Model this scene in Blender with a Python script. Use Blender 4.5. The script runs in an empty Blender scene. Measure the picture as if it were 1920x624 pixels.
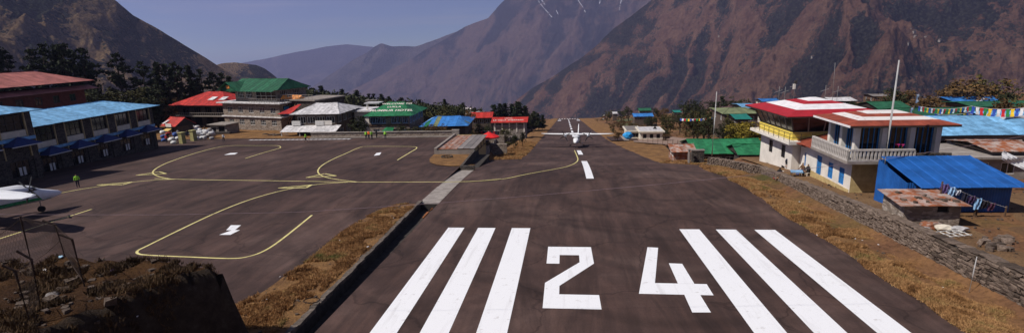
import bpy, bmesh, math, random
import numpy as np
from mathutils import Vector, Matrix, Euler
random.seed(7); RNG = np.random.RandomState(11)
S = bpy.context.scene; COL = S.collection
# ------------------------------------------------------------------ camera
PW, PH, PF = 1920, 624, 1000.0
CAMP = np.array([0.0, 0.0, 11.8])
YAW, PITCH, ROLL = math.radians(5.9), math.radians(13.0), math.radians(1.6)
def cam_axes():
    f0 = np.array([-math.sin(YAW), math.cos(YAW), 0]); r0 = np.array([math.cos(YAW), math.sin(YAW), 0]); up = np.array([0, 0, 1.0])
    f = f0*math.cos(PITCH) - up*math.sin(PITCH); u = up*math.cos(PITCH) + f0*math.sin(PITCH)
    return r0*math.cos(ROLL) - u*math.sin(ROLL), u*math.cos(ROLL) + r0*math.sin(ROLL), f
CR, CU, CF = cam_axes()
cd = bpy.data.cameras.new('camera'); cam = bpy.data.objects.new('camera', cd); COL.objects.link(cam)
cd.sensor_fit = 'HORIZONTAL'; cd.sensor_width = 36; cd.lens = 36*PF/PW; cd.clip_start = 0.1; cd.clip_end = 60000
M = Matrix.Identity(4)
for i in range(3): M[i][0], M[i][1], M[i][2], M[i][3] = CR[i], CU[i], -CF[i], CAMP[i]
cam.matrix_world = M; S.camera = cam
# ------------------------------------------------------------------ sky, sun, exposure
LDIR = Vector((1.0, 0.5, -1.3)).normalized()          # the way the sunlight travels
world = bpy.data.worlds.new('World'); S.world = world; world.use_nodes = True
wn, wl = world.node_tree.nodes, world.node_tree.links
sky = wn.new('ShaderNodeTexSky'); sky.sky_type = 'NISHITA'; sky.sun_disc = False
sky.sun_elevation = math.asin(-LDIR.z); sky.sun_rotation = math.atan2(-LDIR.x, -LDIR.y)
sky.altitude = 2800; sky.air_density = 0.65; sky.dust_density = 0.5; sky.ozone_density = 5.0
wn['Background'].inputs['Strength'].default_value = 0.068
# thin cirrus drawn out over the whole sky
_tc = wn.new('ShaderNodeTexCoord'); _mp = wn.new('ShaderNodeMapping'); _mp.inputs['Scale'].default_value = (2.2, 2.2, 34); wl.new(_tc.outputs['Generated'], _mp.inputs[0])
_no = wn.new('ShaderNodeTexNoise'); _no.inputs['Scale'].default_value = 1.6; _no.inputs['Detail'].default_value = 7; _no.inputs['Roughness'].default_value = .6; _no.inputs['Distortion'].default_value = .5; wl.new(_mp.outputs[0], _no.inputs['Vector'])
_rp = wn.new('ShaderNodeValToRGB'); _rp.color_ramp.elements[0].position = .49; _rp.color_ramp.elements[0].color = (0, 0, 0, 1); _rp.color_ramp.elements[1].position = .8; _rp.color_ramp.elements[1].color = (.6, .6, .6, 1); wl.new(_no.outputs[0], _rp.inputs[0])
_mx = wn.new('ShaderNodeMix'); _mx.data_type = 'RGBA'; wl.new(_rp.outputs[0], _mx.inputs[0]); wl.new(sky.outputs[0], _mx.inputs[6]); _mx.inputs[7].default_value = (6.0, 6.0, 6.6, 1); wl.new(_mx.outputs[2], wn['Background'].inputs['Color'])
sd = bpy.data.lights.new('sun', 'SUN'); sd.energy = 5.0; sd.angle = math.radians(0.53); sd.color = (1.0, 0.945, 0.87)
sun = bpy.data.objects.new('sun', sd); COL.objects.link(sun); sun.location = (-60, -30, 90)
sun.rotation_euler = LDIR.to_track_quat('-Z', 'Y').to_euler()
S.view_settings.view_transform = 'Standard'; S.view_settings.look = 'None'; S.view_settings.exposure = 0.12; S.view_settings.gamma = 1.0
S.view_settings.use_curve_mapping = False
# ------------------------------------------------------------------ pixel helpers (photo pixels -> directions)
def ray(x, y): return CF + CR*((x - PW/2)/PF) + CU*((PH/2 - y)/PF)
def atY(x, y, Y): d = ray(x, y); return CAMP + d*(Y/d[1])
def atX(x, y, X): d = ray(x, y); return CAMP + d*(X/d[0])
def atZ(x, y, Z): d = ray(x, y); return CAMP + d*((Z - 11.8)/d[2])
def near(x, y, z0=0.0): d = ray(x, y); return CAMP + d*((z0 - 11.8)/(d[2] + .053*d[1]))
def sst(a, b, v): t = np.clip((np.asarray(v, float) - a)/(b - a), 0, 1); return t*t*(3 - 2*t)
# ------------------------------------------------------------------ value noise
def _h(ix, iy, s):
    n = (ix.astype(np.int64)*374761393 + iy.astype(np.int64)*668265263 + s*974634777) & 0x7fffffff
    n = ((n ^ (n >> 13))*1274126177) & 0x7fffffff
    return ((n ^ (n >> 16)) & 0xffff)/65535.0
def vn(x, y, s=0):
    x, y = np.asarray(x, float), np.asarray(y, float)
    ix, iy = np.floor(x), np.floor(y); fx, fy = x - ix, y - iy
    fx = fx*fx*fx*(fx*(fx*6 - 15) + 10); fy = fy*fy*fy*(fy*(fy*6 - 15) + 10)
    a, b, c, d = _h(ix, iy, s), _h(ix + 1, iy, s), _h(ix, iy + 1, s), _h(ix + 1, iy + 1, s)
    return (a*(1 - fx) + b*fx)*(1 - fy) + (c*(1 - fx) + d*fx)*fy
def fbm(x, y, o=4, s=0, ridged=False):
    t, a, n = 0, 1, 0
    for i in range(o):
        v = vn(x, y, s + i)
        if ridged: v = 1 - abs(2*v - 1)
        t = t + a*v; n += a; a *= .5
        x, y = x*1.93 + y*.45 + 7.3, y*1.93 - x*.45 + 3.1
    return t/n
# ------------------------------------------------------------------ ground levels
_yy = np.arange(-60, 1201, 1.0)
_sl = .053 + .097*sst(47, 80, _yy) - .027*sst(115, 155, _yy)
_zz = -np.concatenate([[0], np.cumsum((_sl[1:] + _sl[:-1])/2)]); _zz -= np.interp(0, _yy, _zz)
def zr(Y): return np.interp(Y, _yy, _zz)
Y_END = None
for _y in np.arange(300, 900, 1.0):
    _d = np.array([3.0, _y, zr(_y)]) - CAMP
    if PH/2 - PF*(_d@CU)/(_d@CF) < 222.5: Y_END = float(_y); break
print('runway end at', Y_END)
def height(X, Y):
    X, Y = np.asarray(X, float), np.asarray(Y, float)
    n, r = -.053*Y, zr(Y)
    base = r
    right = r + 1.05*sst(21.5, 22.5, X)*sst(95, 70, Y) + .044*np.maximum(0, X - 26)*sst(60, 130, Y)
    right = right - 1.2*sst(70, 78, Y)*sst(18, 24, X)*sst(120, 90, Y)
    hill = r + .075*np.maximum(0, -X - 15) - .5
    hill = hill + 0.0
    left = n*(1 - sst(99.5, 122, Y)) + hill*sst(99.5, 122, Y) - 1.6*sst(99.0, 99.8, Y)*sst(135, 105, Y)*sst(-52, -44, X)
    left = left + .05*np.maximum(0, -X - 84)*sst(110, 60, Y)
    # the ground between the apron and the runway beyond the bridge slab
    wl_ = sst(-13.5, -14.5, X)
    gap = np.where(Y > 66, r - .8*sst(66.5, 70, Y)*sst(-8.5, -11, X)*sst(97, 90, Y), r)
    left = left*wl_ + gap*(1 - wl_)
    z = np.where(X > 0, right, left)
    # the spur ends: falls away behind the runway end and on the far sides
    e = Y_END + 6 + 40*sst(20, 300, abs(X)) - 190*sst(-60, -400, X)
    z = z - .75*np.maximum(0, Y - e - 14*vn(X/25, Y/25, 5)) 
    z = z - .5*np.maximum(0, -X - 330)*sst(80, 200, Y)
    z = z + (vn(X/9, Y/9, 2) - .5)*.9*sst(100, 220, Y)*sst(14, 30, abs(X))
    return z
def hz(x, y): return float(height(x, y))
def ground_px(x, y, Y0=20, Y1=700):
    d = ray(x, y); Ys = np.arange(Y0, Y1, .25); P = CAMP + np.outer(Ys/d[1], d)
    k = np.argmax(P[:, 2] < height(P[:, 0], P[:, 1])); return P[k]
# ------------------------------------------------------------------ materials
MAT = {}
def nodes(m): return m.node_tree.nodes, m.node_tree.links
def mat(name, col, rough=.8, var=.25, scale=3.0, bump=0.0, bscale=40.0, metal=0.0, rnd=0.0, col2=None, spec=.3, fac=(.35, .65), stretch=None):
    """principled material: colour broken up by noise between two tones, optional per-object shift and fine relief"""
    if name in MAT: return MAT[name]
    m = bpy.data.materials.new(name); m.use_nodes = True; N, L = nodes(m); b = N['Principled BSDF']
    b.inputs['Roughness'].default_value = rough; b.inputs['Metallic'].default_value = metal; b.inputs['Specular IOR Level'].default_value = spec
    tc = N.new('ShaderNodeTexCoord'); src = tc.outputs['Object']
    if stretch:
        mp = N.new('ShaderNodeMapping'); mp.inputs['Scale'].default_value = stretch; L.new(src, mp.inputs[0]); src = mp.outputs[0]
    no = N.new('ShaderNodeTexNoise'); no.inputs['Scale'].default_value = scale; no.inputs['Detail'].default_value = 6; no.inputs['Roughness'].default_value = .62
    L.new(src, no.inputs['Vector'])
    cr = N.new('ShaderNodeValToRGB'); cr.color_ramp.elements[0].position = fac[0]; cr.color_ramp.elements[1].position = fac[1]
    c2 = col2 or tuple(min(1, c*(1 + var)) for c in col); c1 = col if col2 else tuple(c*(1 - var) for c in col)
    cr.color_ramp.elements[0].color = (*c1, 1); cr.color_ramp.elements[1].color = (*c2, 1)
    L.new(no.outputs[0], cr.inputs[0]); out = cr.outputs[0]
    if rnd:
        oi = N.new('ShaderNodeObjectInfo'); mr = N.new('ShaderNodeMapRange'); mr.inputs[3].default_value = 1 - rnd; mr.inputs[4].default_value = 1 + rnd
        L.new(oi.outputs['Random'], mr.inputs[0]); hs = N.new('ShaderNodeHueSaturation'); L.new(mr.outputs[0], hs.inputs['Value']); L.new(out, hs.inputs['Color']); out = hs.outputs[0]
    L.new(out, b.inputs['Base Color'])
    if bump:
        n2 = N.new('ShaderNodeTexNoise'); n2.inputs['Scale'].default_value = bscale; n2.inputs['Detail'].default_value = 4; L.new(tc.outputs['Object'], n2.inputs['Vector'])
        bp = N.new('ShaderNodeBump'); bp.inputs['Strength'].default_value = bump; bp.inputs['Distance'].default_value = .05; L.new(n2.outputs[0], bp.inputs['Height']); L.new(bp.outputs[0], b.inputs['Normal'])
    MAT[name] = m; return m
def ramp(N, L, src, stops):
    r = N.new('ShaderNodeValToRGB'); els = r.color_ramp.elements
    while len(els) < len(stops): els.new(.5)
    for e, (p, c) in zip(els, stops): e.position = p; e.color = (*c, 1) if len(c) == 3 else c
    L.new(src, r.inputs[0]); return r.outputs[0]
def noise(N, L, vec, scale, detail=6, rough=.6, dist=0.0):
    n = N.new('ShaderNodeTexNoise'); n.inputs['Scale'].default_value = scale; n.inputs['Detail'].default_value = detail; n.inputs['Roughness'].default_value = rough; n.inputs['Distortion'].default_value = dist
    L.new(vec, n.inputs['Vector']); return n.outputs[0]
def mixc(N, L, f, a, b, mode='MIX'):
    m = N.new('ShaderNodeMix'); m.data_type = 'RGBA'; m.blend_type = mode
    if isinstance(f, float): m.inputs[0].default_value = f
    else: L.new(f, m.inputs[0])
    for i, v in ((6, a), (7, b)):
        if isinstance(v, tuple): m.inputs[i].default_value = (*v, 1)
        else: L.new(v, m.inputs[i])
    return m.outputs[2]
def newmat(name, rough=.9, spec=.2):
    m = bpy.data.materials.new(name); m.use_nodes = True; N, L = nodes(m); b = N['Principled BSDF']; b.inputs['Roughness'].default_value = rough; b.inputs['Specular IOR Level'].default_value = spec
    tc = N.new('ShaderNodeTexCoord'); MAT[name] = m; return m, N, L, b, tc.outputs['Object']
def mapping(N, L, src, sc=(1, 1, 1), rot=(0, 0, 0)):
    mp = N.new('ShaderNodeMapping'); mp.inputs['Scale'].default_value = sc; mp.inputs['Rotation'].default_value = rot; L.new(src, mp.inputs[0]); return mp.outputs[0]
def bump(N, L, b, h, st=.5, dist=.1):
    bp = N.new('ShaderNodeBump'); bp.inputs['Strength'].default_value = st; bp.inputs['Distance'].default_value = dist; L.new(h, bp.inputs['Height']); L.new(bp.outputs[0], b.inputs['Normal'])
# asphalt: worn brown-grey, streaked along the runway by tyres, with paler dusty patches
m, N, L, b, oc = newmat('asphalt', .88, .25)
a1 = noise(N, L, oc, .09, 7, .65, .6); a2 = noise(N, L, mapping(N, L, oc, (.9, .06, 1)), 1.0, 5, .6, .8); a3 = noise(N, L, oc, 14.0, 3, .7)
base = ramp(N, L, a1, [(.32, (.046, .026, .022)), (.5, (.068, .040, .034)), (.68, (.105, .066, .056))])
st = ramp(N, L, a2, [(.36, (.72, .72, .72)), (.56, (1, 1, 1)), (.8, (1.2, 1.18, 1.16))])
c = mixc(N, L, 1.0, base, st, 'MULTIPLY'); c = mixc(N, L, .8, c, ramp(N, L, noise(N, L, mapping(N, L, oc, (1, .25, 1), (0, 0, .5)), .35, 8, .7, 1.5), [(.38, (.72, .72, .73)), (.5, (1, 1, 1)), (.63, (1.35, 1.3, 1.25))]), 'MULTIPLY'); c = mixc(N, L, .6, c, ramp(N, L, a3, [(.3, (.72, .72, .72)), (.7, (1.25, 1.25, 1.25))]), 'MULTIPLY')
# curved rubber marks where aircraft turn round
w = N.new('ShaderNodeTexWave'); w.wave_type = 'RINGS'; w.rings_direction = 'Z'; w.inputs['Scale'].default_value = .055; w.inputs['Distortion'].default_value = 7; w.inputs['Detail'].default_value = 4; w.inputs['Detail Scale'].default_value = .5
mp = N.new('ShaderNodeMapping'); mp.inputs['Location'].default_value = (-10, -52, 0); L.new(oc, mp.inputs[0]); L.new(mp.outputs[0], w.inputs['Vector'])
c = mixc(N, L, .5, c, ramp(N, L, w.outputs[1], [(.0, (.55, .55, .55)), (.12, (1, 1, 1)), (.9, (1, 1, 1)), (1, (1.2, 1.18, 1.16))]), 'MULTIPLY')
# cracks and joints
vc = N.new('ShaderNodeTexVoronoi'); vc.feature = 'DISTANCE_TO_EDGE'; vc.inputs['Scale'].default_value = .13
wv = mixc(N, L, .12, oc, noise(N, L, oc, .5, 6, .7)); sc_ = N.new('ShaderNodeVectorMath'); sc_.operation = 'MULTIPLY_ADD'; nz = N.new('ShaderNodeTexNoise'); nz.inputs['Scale'].default_value = .45; nz.inputs['Detail'].default_value = 6; L.new(oc, nz.inputs['Vector']); L.new(nz.outputs['Color'], sc_.inputs[0]); sc_.inputs[1].default_value = (3.2, 3.2, 0); L.new(oc, sc_.inputs[2]); L.new(sc_.outputs[0], vc.inputs['Vector'])
c = mixc(N, L, .55, c, ramp(N, L, vc.outputs[0], [(.0, (.35, .33, .33)), (.006, (.55, .53, .53)), (.012, (1, 1, 1))]), 'MULTIPLY')
# oil and damp stains, pale dust
c = mixc(N, L, .6, c, ramp(N, L, noise(N, L, oc, .28, 4, .5, .3), [(.27, (.5, .5, .5)), (.36, (1, 1, 1)), (.66, (1, 1, 1)), (.78, (1.5, 1.42, 1.32))]), 'MULTIPLY')
L.new(c, b.inputs['Base Color']); bump(N, L, b, a3, .25, .02)
m, N, L, b, oc = newmat('white_paint', .7, .3)
a = noise(N, L, oc, 2.2, 8, .7); a2 = noise(N, L, oc, 25, 3, .6); a4 = noise(N, L, mapping(N, L, oc, (1.3, .07, 1)), 1.6, 6, .65, .6)
c = mixc(N, L, .7, mixc(N, L, .5, ramp(N, L, a, [(.25, (.46, .43, .42)), (.41, (.80, .80, .82))]), ramp(N, L, a4, [(.28, (.62, .60, .59)), (.45, (1, 1, 1))]), 'MULTIPLY'), ramp(N, L, a2, [(.25, (.78, .76, .76)), (.45, (1, 1, 1))]), 'MULTIPLY'); L.new(c, b.inputs['Base Color'])
m, N, L, b, oc = newmat('yellow_paint', .7, .3)
a = noise(N, L, oc, 1.4, 8, .7); c = ramp(N, L, a, [(.28, (.34, .29, .13)), (.5, (.64, .56, .22)), (.7, (.74, .66, .34))]); L.new(c, b.inputs['Base Color'])
m, N, L, b, oc = newmat('concrete', .9)
a = noise(N, L, oc, 1.1, 8, .7); c = ramp(N, L, a, [(.3, (.17, .145, .13)), (.55, (.30, .265, .24)), (.75, (.40, .36, .33))]); L.new(c, b.inputs['Base Color']); bump(N, L, b, a, .4, .05)
# dry meadow
def grassy(name, dry, dirt, green, gthr, sc=1.0):
    m, N, L, b, oc = newmat(name, .95, .1)
    a = noise(N, L, oc, .55*sc, 8, .7); a2 = noise(N, L, oc, .16*sc, 6, .6); a3 = noise(N, L, oc, 9*sc, 5, .75)
    c = mixc(N, L, ramp(N, L, a, [(.38, (0, 0, 0)), (.62, (1, 1, 1))]), dirt, dry)
    c = mixc(N, L, ramp(N, L, a2, [(gthr, (0, 0, 0)), (gthr + .12, (.8, .8, .8))]), c, green)
    c = mixc(N, L, .85, c, ramp(N, L, a3, [(.28, (.4, .4, .4)), (.5, (1, 1, 1)), (.75, (1.5, 1.45, 1.35))]), 'MULTIPLY'); L.new(c, b.inputs['Base Color']); bump(N, L, b, a3, .9, .15)
    return m
grassy('dry_grass', (.28, .152, .062), (.15, .080, .040), (.085, .078, .026), .63)
grassy('meadow', (.22, .115, .052), (.135, .068, .040), (.055, .065, .02), .52, .35)
grassy('dirt', (.24, .145, .075), (.17, .098, .053), (.10, .085, .035), .72)
# forested dry mountains
def mountain_mat(name, bare, bare2, wood, f0, f1, sc=1.0, bd=22.0):
    m, N, L, b, oc = newmat(name, 1.0, .0)
    a = noise(N, L, oc, .0022*sc, 9, .72, .9); a2 = noise(N, L, oc, .010*sc, 9, .74, .4); a3 = noise(N, L, mapping(N, L, oc, (1, 1, .4)), .05*sc, 7, .8)
    v = N.new('ShaderNodeTexVoronoi'); v.inputs['Scale'].default_value = .09*sc; L.new(oc, v.inputs['Vector'])
    cb = mixc(N, L, ramp(N, L, a2, [(.40, (0, 0, 0)), (.60, (1, 1, 1))]), bare, bare2)
    cb = mixc(N, L, .9, cb, ramp(N, L, a3, [(.34, (.5, .5, .5)), (.5, (.97, .97, .97)), (.66, (1.45, 1.4, 1.32))]), 'MULTIPLY')
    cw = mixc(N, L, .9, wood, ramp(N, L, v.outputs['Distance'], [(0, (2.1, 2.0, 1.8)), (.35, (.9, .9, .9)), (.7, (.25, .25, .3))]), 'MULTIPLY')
    def madd(x, k, y):
        q = N.new('ShaderNodeMath'); q.operation = 'MULTIPLY_ADD'; L.new(x, q.inputs[0]); q.inputs[1].default_value = k; L.new(y, q.inputs[2]); return q.outputs[0]
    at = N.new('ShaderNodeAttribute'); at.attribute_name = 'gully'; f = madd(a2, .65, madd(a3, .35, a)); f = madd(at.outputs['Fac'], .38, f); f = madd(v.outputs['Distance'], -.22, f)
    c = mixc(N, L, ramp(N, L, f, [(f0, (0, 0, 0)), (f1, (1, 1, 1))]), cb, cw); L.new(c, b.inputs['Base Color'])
    bump(N, L, b, madd(v.outputs['Distance'], -.35, a3), 1.0, bd); return m
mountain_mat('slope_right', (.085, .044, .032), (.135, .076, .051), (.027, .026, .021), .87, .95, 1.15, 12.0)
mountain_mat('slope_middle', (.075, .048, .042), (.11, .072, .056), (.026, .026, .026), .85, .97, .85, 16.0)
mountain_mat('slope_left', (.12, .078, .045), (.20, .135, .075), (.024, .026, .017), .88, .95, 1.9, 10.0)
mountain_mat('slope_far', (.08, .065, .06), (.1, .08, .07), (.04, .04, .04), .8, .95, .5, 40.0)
# ------------------------------------------------------------------ object helpers
def link(o, parent=None):
    COL.objects.link(o)
    if parent is not None: o.parent = parent
    return o
def tag(o, label=None, cat=None, group=None, kind=None):
    if label: o['label'] = label
    if cat: o['category'] = cat
    if group: o['group'] = group
    if kind: o['kind'] = kind
    return o
def empty(name, loc, rz=0.0, label=None, cat=None, group=None):
    o = bpy.data.objects.new(name, None); o.empty_display_size = .5; link(o); o.location = [float(v) for v in loc]; o.rotation_euler = (0, 0, rz); return tag(o, label, cat, group)
def obj(name, me, m, parent=None):
    o = bpy.data.objects.new(name, me)
    if m is not None and not me.materials:
        for k in (m if isinstance(m, (list, tuple)) else [m]): me.materials.append(MAT[k] if isinstance(k, str) else k)
    return link(o, parent)
def mesh_grid(name, P, smooth=True):
    nr, nc = P.shape[:2]; idx = np.arange(nr*nc).reshape(nr, nc)
    F = np.stack([idx[:-1, :-1], idx[:-1, 1:], idx[1:, 1:], idx[1:, :-1]], -1).reshape(-1, 4)
    me = bpy.data.meshes.new(name); me.vertices.add(nr*nc); me.vertices.foreach_set('co', P.reshape(-1).astype(np.float32))
    me.loops.add(F.size); me.loops.foreach_set('vertex_index', F.reshape(-1).astype(np.int32))
    me.polygons.add(len(F)); me.polygons.foreach_set('loop_start', np.arange(0, F.size, 4, dtype=np.int32))
    me.update(calc_edges=True); me.validate()
    me.polygons.foreach_set('use_smooth', np.full(len(F), smooth)); return me
ORD = 'first second third fourth fifth sixth seventh eighth ninth tenth eleventh twelfth thirteenth fourteenth fifteenth sixteenth seventeenth eighteenth nineteenth twentieth'.split(); ORD += ['twenty-' + o_ for o_ in ORD[:9]] + ['thirtieth']
class MB:
    """collects shapes; build() links them as ONE mesh object"""
    def __init__(s): s.v, s.f, s.m = [], [], []
    def face(s, pts, mi=0):
        k = len(s.v); s.v += [tuple(float(c) for c in p) for p in pts]; s.f.append(tuple(range(k, k + len(pts)))); s.m.append(mi); return s
    def add(s, vs, fs, mi=0):
        k = len(s.v); s.v += [tuple(float(c) for c in p) for p in vs]; s.f += [tuple(i + k for i in f) for f in fs]; s.m += [mi]*len(fs); return s
    def box(s, x0, x1, y0, y1, z0, z1, mi=0):
        return s.add([(x0, y0, z0), (x1, y0, z0), (x1, y1, z0), (x0, y1, z0), (x0, y0, z1), (x1, y0, z1), (x1, y1, z1), (x0, y1, z1)],
                     [(3, 2, 1, 0), (4, 5, 6, 7), (0, 1, 5, 4), (1, 2, 6, 5), (2, 3, 7, 6), (3, 0, 4, 7)], mi)
    def bar(s, a, b, w, h=None, mi=0):
        a, b = Vector(a), Vector(b); d = (b - a).normalized(); h = h or w
        u = d.cross(Vector((0, 0, 1))); u = u.normalized() if u.length > 1e-4 else Vector((1, 0, 0)); n = u.cross(d)
        vs = [p + u*(sx*w/2) + n*(sy*h/2) for p in (a, b) for sx, sy in ((-1, -1), (1, -1), (1, 1), (-1, 1))]
        return s.add(vs, [(3, 2, 1, 0), (4, 5, 6, 7), (0, 1, 5, 4), (1, 2, 6, 5), (2, 3, 7, 6), (3, 0, 4, 7)], mi)
    def tube(s, pts, r, n=8, mi=0, cap=True):
        pts = [Vector(p) for p in pts]; rs = r if isinstance(r, (list, tuple)) else [r]*len(pts); k = len(s.v); last = None
        for i, p in enumerate(pts):
            d = (pts[min(i + 1, len(pts) - 1)] - pts[max(i - 1, 0)]).normalized()
            u = d.cross(last) if last is not None and d.cross(last).length > 1e-3 else d.cross(Vector((.03, .05, 1)) if abs(d.z) < .95 else Vector((1, 0, 0)))
            u.normalize(); w = d.cross(u); last = w if last is None else -u.cross(d) if False else last
            s.v += [tuple(p + (u*math.cos(2*math.pi*j/n) + w*math.sin(2*math.pi*j/n))*rs[i]) for j in range(n)]
        for i in range(len(pts) - 1):
            for j in range(n):
                j2 = (j + 1) % n; s.f.append((k + i*n + j, k + i*n + j2, k + (i + 1)*n + j2, k + (i + 1)*n + j)); s.m.append(mi)
        if cap:
            s.f.append(tuple(k + j for j in reversed(range(n)))); s.f.append(tuple(k + (len(pts) - 1)*n + j for j in range(n))); s.m += [mi, mi]
        return s
    def loft(s, rings, mi=0, cap=True):
        n = len(rings[0]); k = len(s.v)
        for r in rings: s.v += [tuple(float(c) for c in p) for p in r]
        for i in range(len(rings) - 1):
            for j in range(n):
                j2 = (j + 1) % n; s.f.append((k + i*n + j, k + i*n + j2, k + (i + 1)*n + j2, k + (i + 1)*n + j)); s.m.append(mi)
        if cap: s.f.append(tuple(k + j for j in reversed(range(n)))); s.f.append(tuple(k + (len(rings) - 1)*n + j for j in range(n))); s.m += [mi, mi]
        return s
    def slab(s, pts, t, mi=0):
        """polygon thickened downwards along z"""
        n = len(pts); lo = [(p[0], p[1], p[2] - t) for p in pts]
        return s.add(list(pts) + lo, [tuple(range(n)), tuple(reversed(range(n, 2*n)))] + [(i, i + n, (i + 1) % n + n, (i + 1) % n) for i in range(n)], mi)
    def mesh(s, name='mesh', smooth=False, fix=True):
        me = bpy.data.meshes.new(name); me.from_pydata(s.v, [], s.f); me.polygons.foreach_set('material_index', s.m)
        if fix:
            bm = bmesh.new(); bm.from_mesh(me); bmesh.ops.recalc_face_normals(bm, faces=bm.faces); bm.to_mesh(me); bm.free()
        if smooth: me.polygons.foreach_set('use_smooth', [True]*len(me.polygons))
        return me
    def build(s, name, m, parent=None, smooth=False, fix=True): return obj(name, s.mesh(name, smooth, fix), m, parent)
def copy_tree(o, parent=None):
    c = o.copy(); COL.objects.link(c); c.parent = parent
    for ch in o.children: copy_tree(ch, c)
    return c
# ------------------------------------------------------------------ the setting: mountains
def layer(name, sil, R, k, amp, wl_, m, nth=260, nr=120, front=2400, seed=0, jag=0.0, rfun=None):
    xs = np.array([p[0] for p in sil], float); ys = np.array([p[1] for p in sil], float)
    px = np.linspace(xs[0], xs[-1], nth); py = np.interp(px, xs, ys)
    py = py + (fbm(px/60, px*0 + seed, 5, seed) - .5)*jag
    D = CF[None] + np.outer((px - PW/2)/PF, CR) + np.outer((PH/2 - py)/PF, CU)
    hor = np.hypot(D[:, 0], D[:, 1]); dx, dy = D[:, 0]/hor, D[:, 1]/hor; te = D[:, 2]/hor
    Rr = R*np.ones(nth) if rfun is None else rfun(px)
    H = 11.8 + te*Rr
    s = np.concatenate([np.linspace(-front, 0, nr)*1.0, np.array([120., 400, 900])]); s = np.where(s < 0, -front*(np.abs(s)/front)**1.25, s)
    rr = Rr[None] + s[:, None]; X = dx[None]*rr; Y = dy[None]*rr
    kw = max(4, nth//14); kern = np.exp(-.5*(np.arange(-3*kw, 3*kw + 1)/kw)**2); kern /= kern.sum()
    Hs = np.convolve(np.pad(H, 3*kw, mode='edge'), kern, 'valid'); bl = np.exp(-np.maximum(0, -s)/(.22*wl_))[:, None]
    sh = (fbm(X/(wl_*1.2), Y/(wl_*1.2), 3, seed + 40) - .5)*wl_*1.1*(1 - bl)
    cidx = np.clip(np.arange(nth)[None] + sh/(Rr.mean()*abs(px[-1] - px[0])/PF/nth), 0, nth - 1)
    Hw = np.interp(cidx.ravel(), np.arange(nth), Hs).reshape(cidx.shape)
    w = 1 - np.exp(-np.maximum(0, -s)/(wl_*.5))
    n = fbm(X/wl_, Y/wl_, 7, seed, True); n2 = fbm(X/(wl_*2.3), Y/(wl_*2.3), 3, seed + 20)
    Z = H[None]*bl + Hw*(1 - bl) - k*np.maximum(0, -s)[:, None] - .6*np.maximum(0, s)[:, None] + amp*w[:, None]*((n - .62) + .7*(n2 - .5))
    arc = np.cumsum(np.hypot(np.gradient(dx*R), np.gradient(dy*R)))[None]; n3 = fbm(X/(wl_*.45), Y/(wl_*.45), 5, seed + 90) - .5; g = fbm((arc - .35*s[:, None] + wl_*(.6*n2 + .75*n3))/(wl_*.32), (arc*.1 + s[:, None] + wl_*.8*n3)/(wl_*.95), 6, seed + 60, True)
    g2 = fbm((arc + .2*s[:, None] + wl_*.5*n3)/(wl_*.11), (s[:, None] + wl_*.4*n3)/(wl_*.2) + arc*0, 5, seed + 70, True)
    Z = Z + w[:, None]*(.32*amp*(g - .6) + .13*amp*(g2 - .6))
    o = obj(name, mesh_grid(name, np.stack([X, Y, Z], -1)), m); tag(o, kind='structure'); at_ = o.data.attributes.new('gully', 'FLOAT', 'POINT'); at_.data.foreach_set('value', np.clip((.66 - g)*1.6 + (.5 - g2)*.4, -.5, .8).astype(np.float32).ravel()); return (X, Y, Z)
layer('far_hills', [(300, 135), (420, 122), (470, 115), (510, 107), (560, 97), (610, 87), (650, 84), (690, 88), (760, 92), (900, 70), (1000, 60)], 12500, .42, 500, 1800, 'slope_far', 160, 60, 5000, 3, 4)
layer('distant_mountain', [(470, 225), (560, 180), (610, 145), (650, 120), (690, 97), (703, 86), (715, 80), (735, 86), (778, 88), (800, 80), (840, 65), (870, 54), (960, 20), (1100, -30)], 8200, .5, 420, 1300, 'slope_far', 200, 80, 4000, 5, 5)
MID = layer('middle_mountain', [(560, 215), (620, 190), (655, 172), (700, 150), (740, 128), (775, 108), (800, 92), (830, 75), (870, 52), (915, 35), (935, 12), (947, 0), (985, -42), (1010, -30), (1050, -60), (1120, -55), (1200, -95), (1400, -130)], 7200, .62, 600, 1400, 'slope_middle', 460, 300, 4000, 9, 7)
BIG = layer('near_mountain', [(900, 250), (940, 215), (968, 188), (1000, 165), (1040, 142), (1090, 110), (1120, 84), (1150, 55), (1180, 32), (1212, 8), (1260, -30), (1350, -95), (1450, -150), (1600, -200), (1800, -230), (2100, -240), (2500, -230)], 3300, .58, 330, 620, 'slope_right', 760, 420, 2500, 13, 8)
layer('left_hill', [(-500, -150), (-200, -130), (-60, -110), (60, -75), (140, -38), (215, 0), (250, 29), (290, 52), (330, 75), (380, 104), (410, 124), (440, 144), (480, 172), (520, 200), (560, 225)], 1500, .55, 150, 330, 'slope_left', 420, 240, 1100, 17, 5)
layer('wooded_spur', [(330, 150), (380, 130), (415, 120), (440, 118), (480, 121), (497, 128), (512, 140), (540, 165), (580, 195)], 2100, .5, 90, 300, 'slope_left', 90, 50, 700, 19, 6)
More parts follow.
